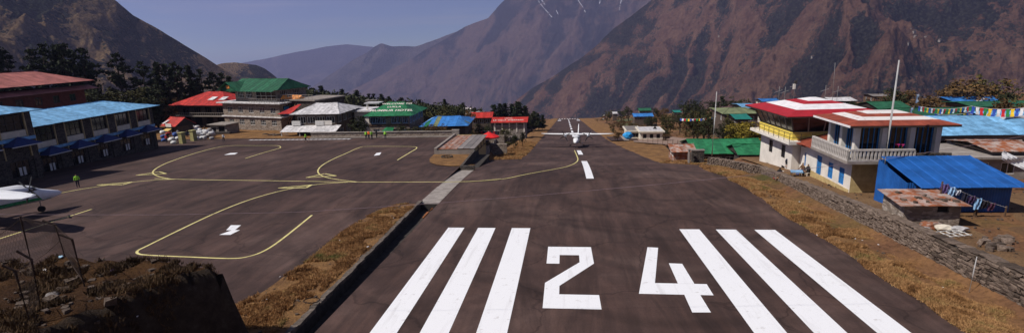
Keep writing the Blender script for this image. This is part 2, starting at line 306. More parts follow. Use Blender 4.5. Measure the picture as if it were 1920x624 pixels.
# snow left in the gullies of the middle mountain
def on_surface(G, x, y):
    X, Y, Z = G; D = ray(x, y); te = D[2]/math.hypot(D[0], D[1]); th = math.atan2(D[0], D[1])
    j = int(np.argmin(abs(np.arctan2(X[60], Y[60]) - th))); r = np.hypot(X[:, j], Y[:, j]); i = np.argmax(Z[:, j] > 11.8 + te*r)
    rr = r[i]; h = math.hypot(D[0], D[1]); return np.array([D[0]/h*rr, D[1]/h*rr, 11.8 + te*rr])
for pts in ([(1004, -6), (1012, 6), (1020, 16), (1029, 26), (1035, 33)], [(1014, -2), (1022, 10)], [(1080, -6), (1086, 4), (1093, 14), (1098, 24)], [(1043, 20), (1047, 28)], [(1126, -4), (1124, 8)], [(1166, -4), (1163, 10), (1161, 20)]):
    mb = MB(); pts = [(pts[i][0] + (pts[i + 1][0] - pts[i][0])*f, pts[i][1] + (pts[i + 1][1] - pts[i][1])*f) for i in range(len(pts) - 1) for f in np.linspace(0, 1, 7)[:-1]] + [pts[-1]]
    L_ = [CAMP + (on_surface(MID, *p) - CAMP)*.988 for p in pts]
    for i in range(len(L_) - 1):
        if random.random() < .12: continue
        q = Vector((2.0 + 3.0*random.random(), 0, .8)); a_, b_ = Vector(L_[i]), Vector(L_[i + 1]); mb.face([a_ - q, a_ + q, b_ + q*.9, b_ - q*.9])
    tag(mb.build('snow_gully', mat('snow', (.42, .42, .46), .8, .05), fix=False), kind='structure')
# ------------------------------------------------------------------ ground sheet
gx = np.unique(np.concatenate([np.arange(-560, -130, 6), np.arange(-130, -26, 2), np.arange(-26, 40, 1.0), np.arange(40, 130, 2.0), np.arange(130, 720, 6)])).astype(float)
gy = np.unique(np.concatenate([np.arange(-30, 20, 2.0), np.arange(20, 130, 1.0), np.arange(130, 330, 2.5), np.arange(330, Y_END + 160, 4)])).astype(float)
GX, GY = np.meshgrid(gx, gy); GZ = height(GX, GY)
paved = ((GX < 18.5) & (GY < 98.5)) | ((abs(GX - 3) < 12) & (GY < Y_END + 2)); paved &= ~((GX < -84))
GZ = GZ - np.where(paved, .45, 0.0)
chan = (GX > -13.6) & (GX < -11.4) & (GY < 70); GZ = np.where(chan, GZ - 1.3, GZ)
ter = np.interp(GY, [-30, 1.8, 2.3, 9, 17], [10.1, 10.1, 3.9, 3.0, -1.6]); GZ = np.where(GY < 17, np.maximum(ter, -2.2), GZ)
g = obj('ground', mesh_grid('ground', np.stack([GX, GY, GZ], -1)), 'meadow'); tag(g, kind='structure')
# ------------------------------------------------------------------ paved surfaces
def strip(name, Ys, xl, xr, zf, m, nx=8, parent=None, kind='structure'):
    Ys = np.asarray(Ys, float); t = np.linspace(0, 1, nx)
    X = xl(Ys)[:, None]*(1 - t) + xr(Ys)[:, None]*t; Y = np.repeat(Ys[:, None], nx, 1)
    o = obj(name, mesh_grid(name, np.stack([X, Y, zf(X, Y)], -1)), m, parent)
    if parent is None: tag(o, kind=kind)
    return o
RC = 3.05                                   # runway centre line
def wob(Y, s, a=.25): return (vn(np.asarray(Y)/2.2, np.asarray(Y)*0 + s, s) - .5)*a
_R = np.array([ground_px(x, y, 50, 620) for x, y in ((1312, 310), (1280, 307.6), (1240, 306), (1215, 297), (1190, 287), (1165, 275.5), (1143, 264.5), (1125, 253), (1108, 241), (1096, 231))])
_L = np.array([ground_px(x, y, 50, 620) for x, y in ((890, 312), (930, 309), (960, 303.5), (976, 298.5), (990, 288), (1003, 273), (1017, 257), (1030, 243), (1040, 231))])
print('right edge', _R[:, :2].round(1).tolist(), 'left edge', _L[:, :2].round(1).tolist())
def mono(T, head, tail):
    Y, X = list(head[0]), list(head[1])
    for p in T:
        if p[1] > Y[-1] + .3: Y.append(p[1]); X.append(p[0])
    return np.array(Y + [tail[0]]), np.array(X + [tail[1]])
_ly, _lx = mono(_L, ([10, 46, 65.3], [-11.75, -11.75, -11.75]), (900, _L[-1][0])); _ry, _rx = mono(_R, ([10, 60, 64.5], [17.7, 17.6, 17.0]), (900, _R[-1][0]))
def xl(Y): return np.interp(Y, _ly, _lx)
def xr(Y): return np.interp(Y, _ry, _rx)
Yr = np.concatenate([np.arange(12, 110, .5), np.arange(110, Y_END + 1, 2.0)])
strip('runway', Yr, lambda Y: xl(Y) - .0, lambda Y: xr(Y) + .3, lambda X, Y: zr(Y), 'asphalt', 12)
# apron: level with the upper runway; joins it at the bridge slab
mb = MB(); ap = [(-130, 10), (-13.55, 10), (-13.55, 94.6), (-130, 94.6)]
for i in range(30):
    for j in range(20):
        x0, x1 = -130 + 116.45*i/30, -130 + 116.45*(i + 1)/30; y0, y1 = 10 + 89.2*j/20, 10 + 89.2*(j + 1)/20
        mb.face([(x0, y0, -.053*y0), (x1, y0, -.053*y0), (x1, y1, -.053*y1), (x0, y1, -.053*y1)])
tag(mb.build('apron', 'asphalt', fix=False), kind='structure')
# concrete bridge slab over the drain, side by side cast sections
mb = MB(); slabo = None
for k in range(8):
    y0 = 46.4 + k*2.4; y1 = y0 + 2.385; e = .02 + .012*random.random()
    zA, zB = float(zr(y0)) + e, float(zr(y1)) + e
    o = MB().slab([(-13.6, y0, zA), (-11.7, y0, zA), (-11.7, y1, zB), (-13.6, y1, zB)], .32).build('bridge_section', 'concrete')
    if k == 0: slabo = o; o.name = 'bridge_slab'; tag(o, 'pale concrete slab bridging the drain between apron and runway', 'slab')
    else: o.parent = slabo
def xd(Y): return float(np.interp(Y, [10, 21, 46.4, 90], [-12.45, -12.7, -13.4, -13.4]))
# drain: stone side wall under the coping, floor
mb = MB()
for Ya, Yb in ((10, 46.4), (65.6, 80)):
    ys = np.arange(Ya, Yb + .01, (Yb - Ya)/24)
    for a, b in zip(ys[:-1], ys[1:]):
        za, zb = float(-.053*a), float(-.053*b)
        mb.face([(xd(a), a, za + .12), (xd(b), b, zb + .12), (xd(b) + .05, b, zb - .6), (xd(a) + .05, a, za - .6)])
        mb.face([(xd(a) - .1, a, za - .6), (xd(b) - .1, b, zb - .6), (-11.6, b, zb - .6), (-11.6, a, za - .6)])
        mb.face([(-11.75, a, zr(a) - .002), (-11.75, b, zr(b) - .002), (-11.8, b, zb - .61), (-11.8, a, za - .61)])
mb.box(-13.7, -11.7, 46.25, 46.4, -3.5, -2.5)
tag(mb.build('drain', mat('drain_stone', (.040, .034, .030), .95, .35, 2.5, .6, 12)), kind='structure')
tag(MB().tube([(-12.25, 46, -2.82), (-12.3, 44.5, -2.74), (-12.25, 43, -2.68)], .11, 8).build('drain_pipe', mat('rust', (.16, .055, .022), .85, .4, 4, col2=(.30, .11, .04)), smooth=True), 'rusty orange pipe lying in the drain below the concrete slab', 'pipe')
# coping stones along the drain
cope = empty('drain_coping', (-13.55, 28, -1.1), 0, 'low stone coping between the grass strip and the drain beside the runway', 'coping')
cs = [MB().box(-.22, .22, -.5, .5, -.14, .14).mesh('coping_stone') for _ in range(3)]
for me in cs:
    for v in me.vertices: v.co += Vector((random.uniform(-.05, .05), random.uniform(-.04, .04), random.uniform(-.04, .04)))
y = 14.0; mat('coping', (.11, .088, .072), .95, .35, 5, .5, 20, rnd=.25)
while y < 46:
    ln = random.uniform(.55, 1.0); o = obj('coping_stone', random.choice(cs), 'coping', cope)
    o.location = (xd(y) + 13.55 - .14 + random.uniform(-.04, .04), y + ln/2 - 28, -.053*(y + ln/2) + .10 + 1.1); o.scale = (random.uniform(.6, .85), ln, random.uniform(.6, 1.0)); o.rotation_euler = (-.053, random.uniform(-.06, .06), random.uniform(-.05, .05)); y += ln + .03
# ------------------------------------------------------------------ painted markings
def paint(name, polys, m, dz=.006, zf=None, seg=1.0, parent=None):
    mb = MB()
    for P in polys:
        ys = [p[1] for p in P]
        mb.face([(p[0], p[1], float((zf or zr)(p[1])) + dz) for p in P])
    return mb.build(name, m, parent, fix=False)
def quad_long(x0, x1, y0, y1, n=12): 
    ys = np.linspace(y0, y1, n + 1); return [[(x0, a), (x1, a), (x1, b), (x0, b)] for a, b in zip(ys[:-1], ys[1:])]
k = 0
side = {-1: 'left', 1: 'right'}; nth = ['outermost', 'middle', 'innermost']
for sgn, xs in ((-1, [(-9.13, -7.85), (-6.78, -5.42), (-4.15, -2.72)]), (1, [(8.42, 9.87), (11.05, 12.5), (13.8, 15.27)])):
    for i, (a, b) in enumerate(xs):
        q = i if sgn < 0 else 2 - i
        o = paint('threshold_stripe', quad_long(a, b, 13, 38.75, 16), 'white_paint'); tag(o, '%s white threshold stripe %s of the runway number' % (nth[q], side[sgn]), 'stripe', 'white threshold stripes')
yb, yt = 24.75, 34.4
def num(u, v): return yb + (yt - yb)*v
two = [[(-1.2, yb), (1.76, yb), (1.76, yb + 1.9), (-.42, yb + 1.9), (-1.2, yb + 3.2)][:4] and [(-1.2, yb), (1.76, yb), (1.74, yb + 1.75), (-.38, yb + 1.75), (-.38, yb + 2.9), (-1.2, yb + 3.3)],
       [(-1.2, yb + 3.3), (-.38, yb + 2.9), (1.72, yb + 6.5), (1.68, yb + 9.65), (.84, yb + 8.0), (.84, yb + 6.7)],
       [(.84, yb + 8.0), (1.68, yb + 9.65), (-1.22, yb + 9.65), (-1.22, yb + 6.4), (-.42, yb + 6.4), (-.42, yb + 8.0)]]
tag(paint('painted_number', two, 'white_paint'), 'white painted figure two, left digit of the runway number', 'number')
four = [[(4.02, yb + 2.05), (8.0, yb + 2.05), (8.0, yb + 3.75), (4.02, yb + 3.75)],
        [(4.02, yb + 3.75), (5.0, yb + 3.75), (6.22, yb + 9.65), (5.3, yb + 9.65)],
        [(6.12, yb + .0), (7.1, yb + .0), (7.1, yb + 2.05), (6.12, yb + 2.05)], [(6.12, yb + 3.75), (7.1, yb + 3.75), (7.1, yb + 6.9), (6.12, yb + 6.9)]]
FOURPX = [[(1198, 550), (1338, 553), (1325, 532), (1228, 530)], [(1198, 550), (1228, 530), (1234, 464), (1214, 463)], [(1298, 585), (1333, 585), (1313, 552.4), (1283, 551.8)], [(1271, 530.8), (1302, 531.4), (1279, 494), (1254, 493)]]
four = [[tuple(near(*p)[:2]) for p in P] for P in FOURPX]
tag(paint('painted_number', four, 'white_paint'), 'white painted figure four, right digit of the runway number', 'number')
# centre line dashes down the slope
gy_ = lambda x, y: float(ground_px(x, y, 50, 200)[1])
dz = [(gy_(1107, 335), gy_(1096, 302), .42), (gy_(1089, 290), gy_(1084, 282), .42)] + [(144 + 33*i, 144 + 33*i + 19, .42) for i in range(int((Y_END - 160)/33))]
for i, (a, b, w) in enumerate(dz):
    cx = 2.72
    lb = 'nearest long white centre line dash on the runway' if i == 0 else 'white centre line dash just in front of the landed aircraft' if i == 1 else '%s white centre line dash behind the aircraft, counting away' % ORD[i - 2]
    tag(paint('centre_line_dash', quad_long(cx - w, cx + w, a, b, 10), 'white_paint', .012), lb, 'dash', 'centre line dashes' if i > 1 else None)
for i, x in enumerate(np.linspace(-5.6, 11.6, 8)):
    tag(paint('far_threshold_mark', quad_long(x - .65, x + .65, Y_END - 22, Y_END - 5, 3), 'white_paint', .03), '%s white threshold mark from the left at the far runway end' % ORD[i], 'mark', 'far threshold marks')
for x in (-5.0, 10.6): tag(paint('aiming_mark', quad_long(x - 1.3, x + 1.3, Y_END - 95, Y_END - 70, 4), 'white_paint', .03), '%s white aiming block short of the far runway end' % ('left' if x < 0 else 'right'), 'mark')
# yellow guide lines
def smooth_path(P, n=6):
    P = [np.array(p[:2], float) for p in P]; out = []
    for i in range(len(P) - 1):
        p0, p1, p2, p3 = P[max(i - 1, 0)], P[i], P[i + 1], P[min(i + 2, len(P) - 1)]
        for t in np.linspace(0, 1, n, endpoint=False):
            out.append(.5*((2*p1) + (-p0 + p2)*t + (2*p0 - 5*p1 + 4*p2 - p3)*t*t + (-p0 + 3*p1 - 3*p2 + p3)*t**3))
    return out + [P[-1]]
def yline(name, px, w, label, dz=.006, zf=None, wpts=None, n=6):
    P = smooth_path(wpts if wpts else [near(*p) for p in px], n); polys = []
    for i in range(len(P) - 1):
        d = P[i + 1] - P[i]; l = np.hypot(*d)
        if l < 1e-6: continue
        e = P[min(i + 2, len(P) - 1)] - P[i + 1] if i + 2 < len(P) else d; nA = np.array([-d[1], d[0]])/l*w/2; e = e + d; nB = np.array([-e[1], e[0]])/np.hypot(*e)*w/2
        d0 = P[i] - P[max(i - 1, 0)] + d; nA = np.array([-d0[1], d0[0]])/np.hypot(*d0)*w/2
        polys.append([P[i] - nA, P[i + 1] - nB, P[i + 1] + nB, P[i] + nA])
    return tag(paint(name, polys, 'yellow_paint', dz, zf or (lambda Y: -.053*Y)), label, 'line')
yline('taxi_line', [(290, 334.5), (360, 336.5), (500, 338.5), (590, 340), (655, 341), (780, 341), (880, 340), (940, 335)], .175, 'long yellow taxi line across the apron towards the runway', .004)
yline('lead_in_line', None, .175, 'curved yellow line leading from the taxi line onto the runway', .048, lambda Y: float(zr(Y)), wpts=[near(880, 340), near(940, 335)] + [ground_px(x, y, 50, 150) for x, y in ((990, 327), (1040, 318), (1066, 312), (1080, 305), (1083.5, 299), (1081, 291), (1077, 282))])
yline('stand_line', [(652, 341.5), (610, 344), (565, 350), (515, 360.5), (460, 377), (400, 401), (330, 434), (275, 461), (259, 469), (259, 475), (280, 478), (360, 481.5), (430, 484), (463, 481), (495, 470), (530, 447), (585, 403)], .175, 'yellow aircraft stand outline nearest to the camera', .008)
yline('stand_line', [(320, 335.5), (300, 331.5), (287, 325), (290, 318), (305, 309), (330, 299), (370, 286), (410, 276), (436, 273), (480, 273), (518, 273), (526, 276), (520, 279), (490, 287.5), (460, 297)], .175, 'yellow aircraft stand outline far left on the apron', .008)
yline('stand_line', [(670, 341), (630, 336), (605, 330), (596, 321), (604, 310), (625, 298), (650, 287), (673, 277), (690, 274.5), (735, 274.5), (775, 275), (781, 278), (770, 285), (745, 300)], .175, 'yellow aircraft stand outline near the low stone wall', .008)
yline('stand_line', [(330, 336), (290, 337.5), (225, 344), (150, 355), (80, 369), (0, 388), (-80, 412)], .175, 'yellow line curving left towards the parked aircraft', .010)
yline('stand_line', [(172, 392), (90, 418), (0, 447), (-60, 466)], .175, 'short straight yellow line under the parked aircraft', .008)
for (x, y), ang, lb in (((286, 326), 1, 'far left stand'), ((603, 330), 1, 'stand by the stone wall'), ((222, 344.5), 0, 'line towards the parked aircraft'), ((562, 350), 0, 'nearest stand')):
    c = near(x, y)[:2]; h = 1.9
    if ang: T = [c + np.array(v) for v in ((-1.5, -.9), (1.8, .1), (-.3, 1.5))]
    else: T = [c + np.array(v) for v in ((-2.1, -.65), (.9, 1.0), (1.0, -.55))]
    polys = []
    for i in range(3):
        a, b = T[i], T[(i + 1) % 3]; d = (b - a)/np.hypot(*(b - a)); nn = np.array([-d[1], d[0]])*.13; polys.append([a - nn, b - nn, b + nn, a + nn])
    tag(paint('direction_arrow', polys, 'yellow_paint', .013, lambda Y: -.053*Y), 'small yellow triangle arrow on the ' + lb, 'arrow')
for P, lb in (([[(411, 440), (436, 431), (450, 431), (432, 440)], [(424, 431.5), (433, 422), (452, 422), (440, 431.5)]], 'white stand number painted on the nearest stand'),
              ([[(420, 290.5), (432, 287), (446, 286.5), (440, 289.5)]], 'white stand number painted on the far left stand'),
              ([[(701, 292), (706, 287), (715, 285.8), (712, 290.5)]], 'white stand number painted on the stand by the stone wall')):
    tag(paint('stand_number', [[tuple(near(*p)[:2]) for p in Q] for Q in P], 'white_paint', .012, lambda Y: -.053*Y), lb, 'number')
yb0, yb1 = 96.0, 96.8
for i in range(22):
    x = -61 + i*.93; Yc = 96.4 + .0*i
    tag(paint('boundary_mark', [[(x, Yc - .35), (x + .72, Yc - .35), (x + .9, Yc + .35), (x + .18, Yc + .35)]], 'white_paint', .02, lambda Y: -.053*Y), '%s block from the left in the broken white line at the apron edge' % ORD[i], 'mark', 'broken white line at the far apron edge')
# ------------------------------------------------------------------ verges
def vz(X, Y, h=.12, s=3): return zr(Y) + h + (vn(X/1.7, Y/1.7, s) - .5)*.22
Yv = np.concatenate([np.arange(12, 110, .4), np.arange(110, Y_END + 3, 1.5)])
def xrw(Y): return xr(Y) + wob(Y, 4, .5)
def xro(Y): return np.interp(Y, [10, 66, 72, 90, 600], [22.0, 22.0, 22.0, 23, 26])
def zrv(X, Y): t = sst(0, .5, X - xrw(Y)); return zr(Y) + .012 + t*(.10 + (vn(X/1.6, Y/1.6, 3) - .45)*.3) - .3*sst(18.6, 20.8, X)*sst(66, 60, Y)
strip('verge', Yv, xrw, xro, zrv, 'dry_grass', 16)
def xlw(Y): return xl(Y) - wob(Y, 8, .5)
def zlv(X, Y): t = sst(0, .5, xlw(Y) - X); return zr(Y) + .012 + t*(.08 + (vn(X/1.6, Y/1.6, 6) - .5)*.3) - .7*sst(4, 9, xlw(Y) - X)
strip('verge', np.concatenate([np.arange(66.4, 110, .4), np.arange(110, Y_END + 3, 1.5)]), lambda Y: np.interp(Y, [66, 72, 80, 90, 600], [-12.2, -12.5, -13.5, -15.5, -19]), xlw, zlv, 'dry_grass', 14)
def xg0(Y): return np.interp(Y, [10, 23, 30, 40, 44, 45.8, 46.3], [-17.4, -17.2, -16.9, -16.9, -16.3, -15.2, -13.9]) + wob(Y, 12, .45)
def zgs(X, Y): t = sst(0, .6, X - xg0(Y)); return -.053*Y + .012 + t*(.08 + (vn(X/1.2, Y/1.2, 9) - .5)*.14)
strip('grass_strip', np.arange(12, 46.3, .35), xg0, lambda Y: np.interp(Y, [10, 21, 46.4], [-12.6, -12.85, -13.5]), zgs, 'dry_grass', 14)
# dry meadow strip below the stone hotel
strip('grass_bank', np.arange(99.0, 122, .5), lambda Y: Y*0 - 92, lambda Y: Y*0 - 50, lambda X, Y: np.maximum(height(X, Y), -.053*Y) + .03 + .15*vn(X/2, Y/2, 3)*sst(99, 100, Y), 'dry_grass', 60)
# shade painted into the colour: darkened grass on top, near-black soil where steep
mB = MAT['dry_grass'].copy(); mB.name = 'bank_shaded'; MAT['bank_shaded'] = mB; N, L = nodes(mB); b = N['Principled BSDF']; srcs = b.inputs['Base Color'].links[0].from_socket; geo = N.new('ShaderNodeNewGeometry'); sx = N.new('ShaderNodeSeparateXYZ'); L.new(geo.outputs['True Normal'], sx.inputs[0])
tcb = N.new('ShaderNodeTexCoord'); shade_earth = ramp(N, L, noise(N, L, tcb.outputs['Object'], 2.5, 8, .75), [(.3, (.030, .022, .017)), (.55, (.058, .042, .031)), (.75, (.10, .08, .065))]); srcs = mixc(N, L, 1.0, srcs, (.30, .28, .29), 'MULTIPLY'); L.new(mixc(N, L, ramp(N, L, sx.outputs[2], [(.55, (0, 0, 0)), (.8, (1, 1, 1))]), shade_earth, srcs), b.inputs['Base Color'])  # soil tone by slope and the dimmed grass imitate shade on the bank
# foreground embankment with its shaded side
ex, ey = np.arange(-60, -9.9, .3), np.arange(3, 21.6, .3); EX, EY = np.meshgrid(ex, ey)
edge = np.interp(EY, [3, 9, 14, 20.3, 22], [-17.2, -18.6, -18.0, -15.0, -14.6]) + (fbm(EX*0 + 3, EY/2.2, 3, 2) - .5)*1.0
top = 2.82 + (fbm(EX/3, EY/3, 4, 31) - .5)*.9 + (fbm(EX/.9, EY/.9, 4, 35, True) - .6)*.45 + .02*np.maximum(0, -EX - 26) - .05*(20 - EY)*sst(18, 10, EY)
foot = -1.9; t = np.clip((EX - edge)/1.0, 0, 1); EZ = top*(1 - t) + foot*t + (fbm(EX/.8, EY/.8, 3, 8) - .5)*1.1*(t > 0)*(t < 1)
tb = np.clip((EY - 20.3 - (vn(EX/1.5, EX*0, 3) - .5)*.6)/.7, 0, 1); EZ = EZ*(1 - tb) + foot*tb
tag(obj('embankment', mesh_grid('embankment', np.stack([EX, EY, EZ], -1)), 'bank_shaded'), kind='structure')
def bank_z(x, y): return float(np.interp(x, ex, EZ[int(np.clip(round((y - 3)/.3), 0, len(ey) - 1))]))
# ------------------------------------------------------------------ right-hand yard
strip('yard', np.arange(12, 70, .5), lambda Y: Y*0 + 22.3, lambda Y: Y*0 + 60, lambda X, Y: height(X, Y) + .03 + (vn(X/2.5, Y/2.5, 14) - .5)*.3*sst(23, 25, X), 'dirt', 70)
def patch(name, C, m, n=10, dz=.3, y0=60):
    """a level patch of ground between four corners seen in the photo, laid on the terrain"""
    Q = [ground_px(x, y, y0, 600) for x, y in C]; u = np.linspace(0, 1, n); P = np.zeros((n, n, 3))
    for i, a_ in enumerate(u):
        for j, b_ in enumerate(u):
            q = (Q[0]*(1 - b_) + Q[1]*b_)*(1 - a_) + (Q[3]*(1 - b_) + Q[2]*b_)*a_; P[i, j] = (q[0], q[1], hz(q[0], q[1]) + dz)
    return tag(obj(name, mesh_grid(name, P), m), kind='structure')
patch('playing_field', ((1186, 253), (1335, 264), (1322, 279), (1188, 268)), mat('bare_field', (.19, .125, .095), .95, .3, .25, col2=(.30, .21, .165)), 24)
patch('side_taxiway', ((1136, 258.5), (1192, 257), (1196, 265), (1146, 266)), 'asphalt', 8, .34)
patch('side_taxiway_slab', ((1163, 257.5), (1171, 257.5), (1180, 266), (1170, 266)), 'concrete', 5, .4)
for C in (((1152, 226), (1200, 221), (1208, 225), (1160, 230)), ((1160, 233), (1205, 231), (1212, 236), (1168, 239)), ((1300, 243), (1365, 240), (1368, 249), (1302, 252)), ((1235, 223), (1290, 220), (1296, 225), (1240, 228))): patch('green_field', C, mat('green_field', (.05, .07, .02), .9, .3, .4, col2=(.12, .10, .04)), 8, .3, 100)
# ------------------------------------------------------------------ builders for houses
ZV = Vector((0, 0, 1))
def ubox(mb, O, U, Nn, x0, x1, n0, n1, z0, z1, mi=0):
    P = lambda x, n, z: O + U*x + Nn*n + ZV*z
    return mb.add([P(x0, n0, z0), P(x1, n0, z0), P(x1, n1, z0), P(x0, n1, z0), P(x0, n0, z1), P(x1, n0, z1), P(x1, n1, z1), P(x0, n1, z1)],
                  [(3, 2, 1, 0), (4, 5, 6, 7), (0, 1, 5, 4), (1, 2, 6, 5), (2, 3, 7, 6), (3, 0, 4, 7)], mi)
def facade(mb, O, U, Nn, w, z0, z1, ops, depth=.18, mi=0):
    xs = sorted({0.0, w, *[o[0] for o in ops], *[o[2] for o in ops]}); zs = sorted({z0, z1, *[o[1] for o in ops], *[o[3] for o in ops]})
    P = lambda x, z, n=0.0: O + U*x + ZV*z + Nn*n
    for a, b in zip(xs[:-1], xs[1:]):
        for c, d in zip(zs[:-1], zs[1:]):
            mx, mz = (a + b)/2, (c + d)/2
            if any(o[0] < mx < o[2] and o[1] < mz < o[3] for o in ops): continue
            mb.face([P(a, c), P(b, c), P(b, d), P(a, d)], mi)
    for o in ops:
        a, c, b, d = o[:4]
        for q in (((a, c), (b, c)), ((b, c), (b, d)), ((b, d), (a, d)), ((a, d), (a, c))):
            mb.face([P(*q[0]), P(*q[1]), P(*q[1], -depth), P(*q[0], -depth)], mi)
mat('glass_dark', (.012, .014, .017), .12, .3, .8, spec=.6); mat('glass_blue', (.02, .035, .06), .1, .3, .8, spec=.6); mat('interior', (.02, .018, .016), .9)
def window(par, O, U, Nn, o, fm='white_wood', pm='glass_dark', cols=2, rows=1, name='window', fw=.07):
    a, c, b, d = o[:4]; mb = MB()
    for x0, x1, z0, z1 in ((a, a + fw, c, d), (b - fw, b, c, d), (a + fw, b - fw, c, c + fw), (a + fw, b - fw, d - fw, d)): ubox(mb, O, U, Nn, x0, x1, -.13, -.04, z0, z1)
    for i in range(1, cols): x = a + (b - a)*i/cols; ubox(mb, O, U, Nn, x - fw*.4, x + fw*.4, -.12, -.05, c + fw, d - fw)
    for i in range(1, rows): z = c + (d - c)*i/rows; ubox(mb, O, U, Nn, a + fw, b - fw, -.118, -.052, z - fw*.4, z + fw*.4)
    w = mb.build(name, fm, par); g = MB(); P = lambda x, z: O + U*x + ZV*z - Nn*.10
    g.face([P(a + fw, c + fw), P(b - fw, c + fw), P(b - fw, d - fw), P(a + fw, d - fw)]).build('pane', pm, w, fix=False); return w
def door(par, O, U, Nn, o, m='blue_paint', fm=None):
    a, c, b, d = o[:4]; mb = MB(); ubox(mb, O, U, Nn, a, b, -.12, -.05, c, d); dd = mb.build('door', m, par)
    k = MB()
    for i in range(2):
        for j in range(2):
            w, h = (b - a)/2, (d - c)/2; ubox(k, O, U, Nn, a + i*w + .08, a + i*w + w - .08, -.05, -.03, c + j*h + .1, c + j*h + h - .1)
    k.build('door_panel', fm or m, dd); return dd
def roof_slope(par, A, B, C, D, m, sw=1.0, t=.035, name='roof_sheet', rib=.03, lift=.012):
    """sheets laid side by side from eave A-B up to ridge D-C (D over A, C over B)"""
    A, B, C, D = map(Vector, (A, B, C, D)); e = B - A; Lx = e.length; u = e/Lx; n = u.cross(D - A if (D - A).length > 1e-3 else C - A)
    n.normalize(); n = n if n.z > 0 else -n; up = n.cross(u); up = up if up.dot((C + D) - (A + B)) > 0 else -up
    cx = [((p - A).dot(u), (p - A).dot(up)) for p in (A, B, C, D)]
    poly = cx; S_ = cx[2][1]
    def top(x):
        best = S_
        dx, cx_ = cx[3][0], cx[2][0]
        if x < dx and dx > 1e-6: best = min(best, S_*x/dx)
        if x > cx_ and Lx - cx_ > 1e-6: best = min(best, S_*(Lx - x)/(Lx - cx_))
        return max(best, 0.0)
    N_ = max(1, int(round(Lx/sw)))
    for i in range(N_):
        x0, x1 = Lx*i/N_, Lx*(i + 1)/N_ + (.05 if i < N_ - 1 else 0); brk = [x for x in (cx[3][0], cx[2][0]) if x0 < x < x1]
        xs = [x0] + sorted(brk) + [x1]; f = random.random()*lift + (.006 if i % 2 else 0)
        P = lambda x, y, h: A + u*x + up*y + n*(h + f)
        low = random.uniform(-.03, .03); ring = [(x0, low), (x1, low)] + [(x, top(x)) for x in reversed(xs)]
        ring = [p for k, p in enumerate(ring) if k == 0 or (abs(p[0] - ring[k - 1][0]) + abs(p[1] - ring[k - 1][1])) > 1e-4]
        if len(ring) < 3: continue
        mb = MB(); k = len(ring); mb.add([P(*p, t) for p in ring] + [P(*p, 0) for p in ring], [tuple(range(k)), tuple(reversed(range(k, 2*k)))] + [(j, j + k, (j + 1) % k + k, (j + 1) % k) for j in range(k)])
        if rib and top(x0 + .04) > .3:
            y1 = top(x0 + .04) - .02; mb.add([P(x0 + .02, low, t), P(x0 + .10, low, t), P(x0 + .06, low, t + rib), P(x0 + .02, y1, t), P(x0 + .10, y1, t), P(x0 + .06, y1, t + rib)], [(0, 1, 2), (3, 5, 4), (0, 2, 5, 3), (1, 4, 5, 2)])
        mb.build(name, m, par)
def hip_roof(par, x0, x1, y0, y1, ze, zr_, m, inset=None, sw=1.0, gable=(False, False), **kw):
    """ridge along local x; inset = hip run at each end, 0 = gable"""
    ins = (y1 - y0)/2 if inset is None else inset; ia = 0 if gable[0] else ins; ib = 0 if gable[1] else ins; ym = (y0 + y1)/2
    R0, R1 = (x0 + ia, ym, zr_), (x1 - ib, ym, zr_); a, b, c, d = (x0, y0, ze), (x1, y0, ze), (x1, y1, ze), (x0, y1, ze)
    roof_slope(par, a, b, R1, R0, m, sw, **kw); roof_slope(par, c, d, R0, R1, m, sw, **kw)
    if ia: roof_slope(par, d, a, R0, R0, m, sw, **kw)
    if ib: roof_slope(par, b, c, R1, R1, m, sw, **kw)
    cap = MB().tube([Vector(R0) + ZV*.06, Vector(R1) + ZV*.06], .09, 6)
    for P_, q in ((R0, (a, d)), (R1, (b, c))):
        for c_ in q:
            if (ia if P_ is R0 else ib): cap.tube([Vector(c_) + ZV*.05, Vector(P_) + ZV*.06], .07, 6)
    cap.build('ridge_cap', m, par)
    # soffit and gable infill
    s = MB(); s.face([(x0 + .1, y0 + .1, ze - .02), (x1 - .1, y0 + .1, ze - .02), (x1 - .1, y1 - .1, ze - .02), (x0 + .1, y1 - .1, ze - .02)])
    for g, xx in ((gable[0], x0 + .35), (gable[1], x1 - .35)):
        if g: s.face([(xx, y0 + .3, ze), (xx, y1 - .3, ze), (xx, ym, zr_ - .06)])
    s.build('soffit', mat('dark_timber', (.035, .028, .024), .9), par)
SIDES = {'f': lambda w, d: (Vector((0, 0, 0)), Vector((1, 0, 0)), Vector((0, -1, 0)), w), 'r': lambda w, d: (Vector((w, 0, 0)), Vector((0, 1, 0)), Vector((1, 0, 0)), d),
         'b': lambda w, d: (Vector((w, d, 0)), Vector((-1, 0, 0)), Vector((0, 1, 0)), w), 'l': lambda w, d: (Vector((0, d, 0)), Vector((0, -1, 0)), Vector((-1, 0, 0)), d)}
def walls(par, w, d, z0, z1, m, ops={}, fm='white_wood', pm='glass_dark', cols=2, rows=1, dm='blue_paint', name='wall', off=(0, 0), skip=''):
    mb = MB(); todo = []
    for k, fn in SIDES.items():
        if k in skip: continue
        O, U, Nn, ln = fn(w, d); O = O + Vector((off[0], off[1], 0)); os_ = ops.get(k, []); facade(mb, O, U, Nn, ln, z0, z1, os_); todo.append((O, U, Nn, os_))
    o = mb.build(name, m, par)
    for O, U, Nn, os_ in todo:
        for q in os_:
            kd = q[4] if len(q) > 4 else 'w'
            if kd == 'w': window(par, O, U, Nn, q, fm, pm, cols, rows)
            elif kd == 'd': door(par, O, U, Nn, q, dm)
            elif kd == 'o':
                g = MB(); P = lambda x, z: O + U*x + ZV*z - Nn*.17; g.face([P(q[0], q[1]), P(q[2], q[1]), P(q[2], q[3]), P(q[0], q[3])]).build('opening', 'interior', par, fix=False)
    return o
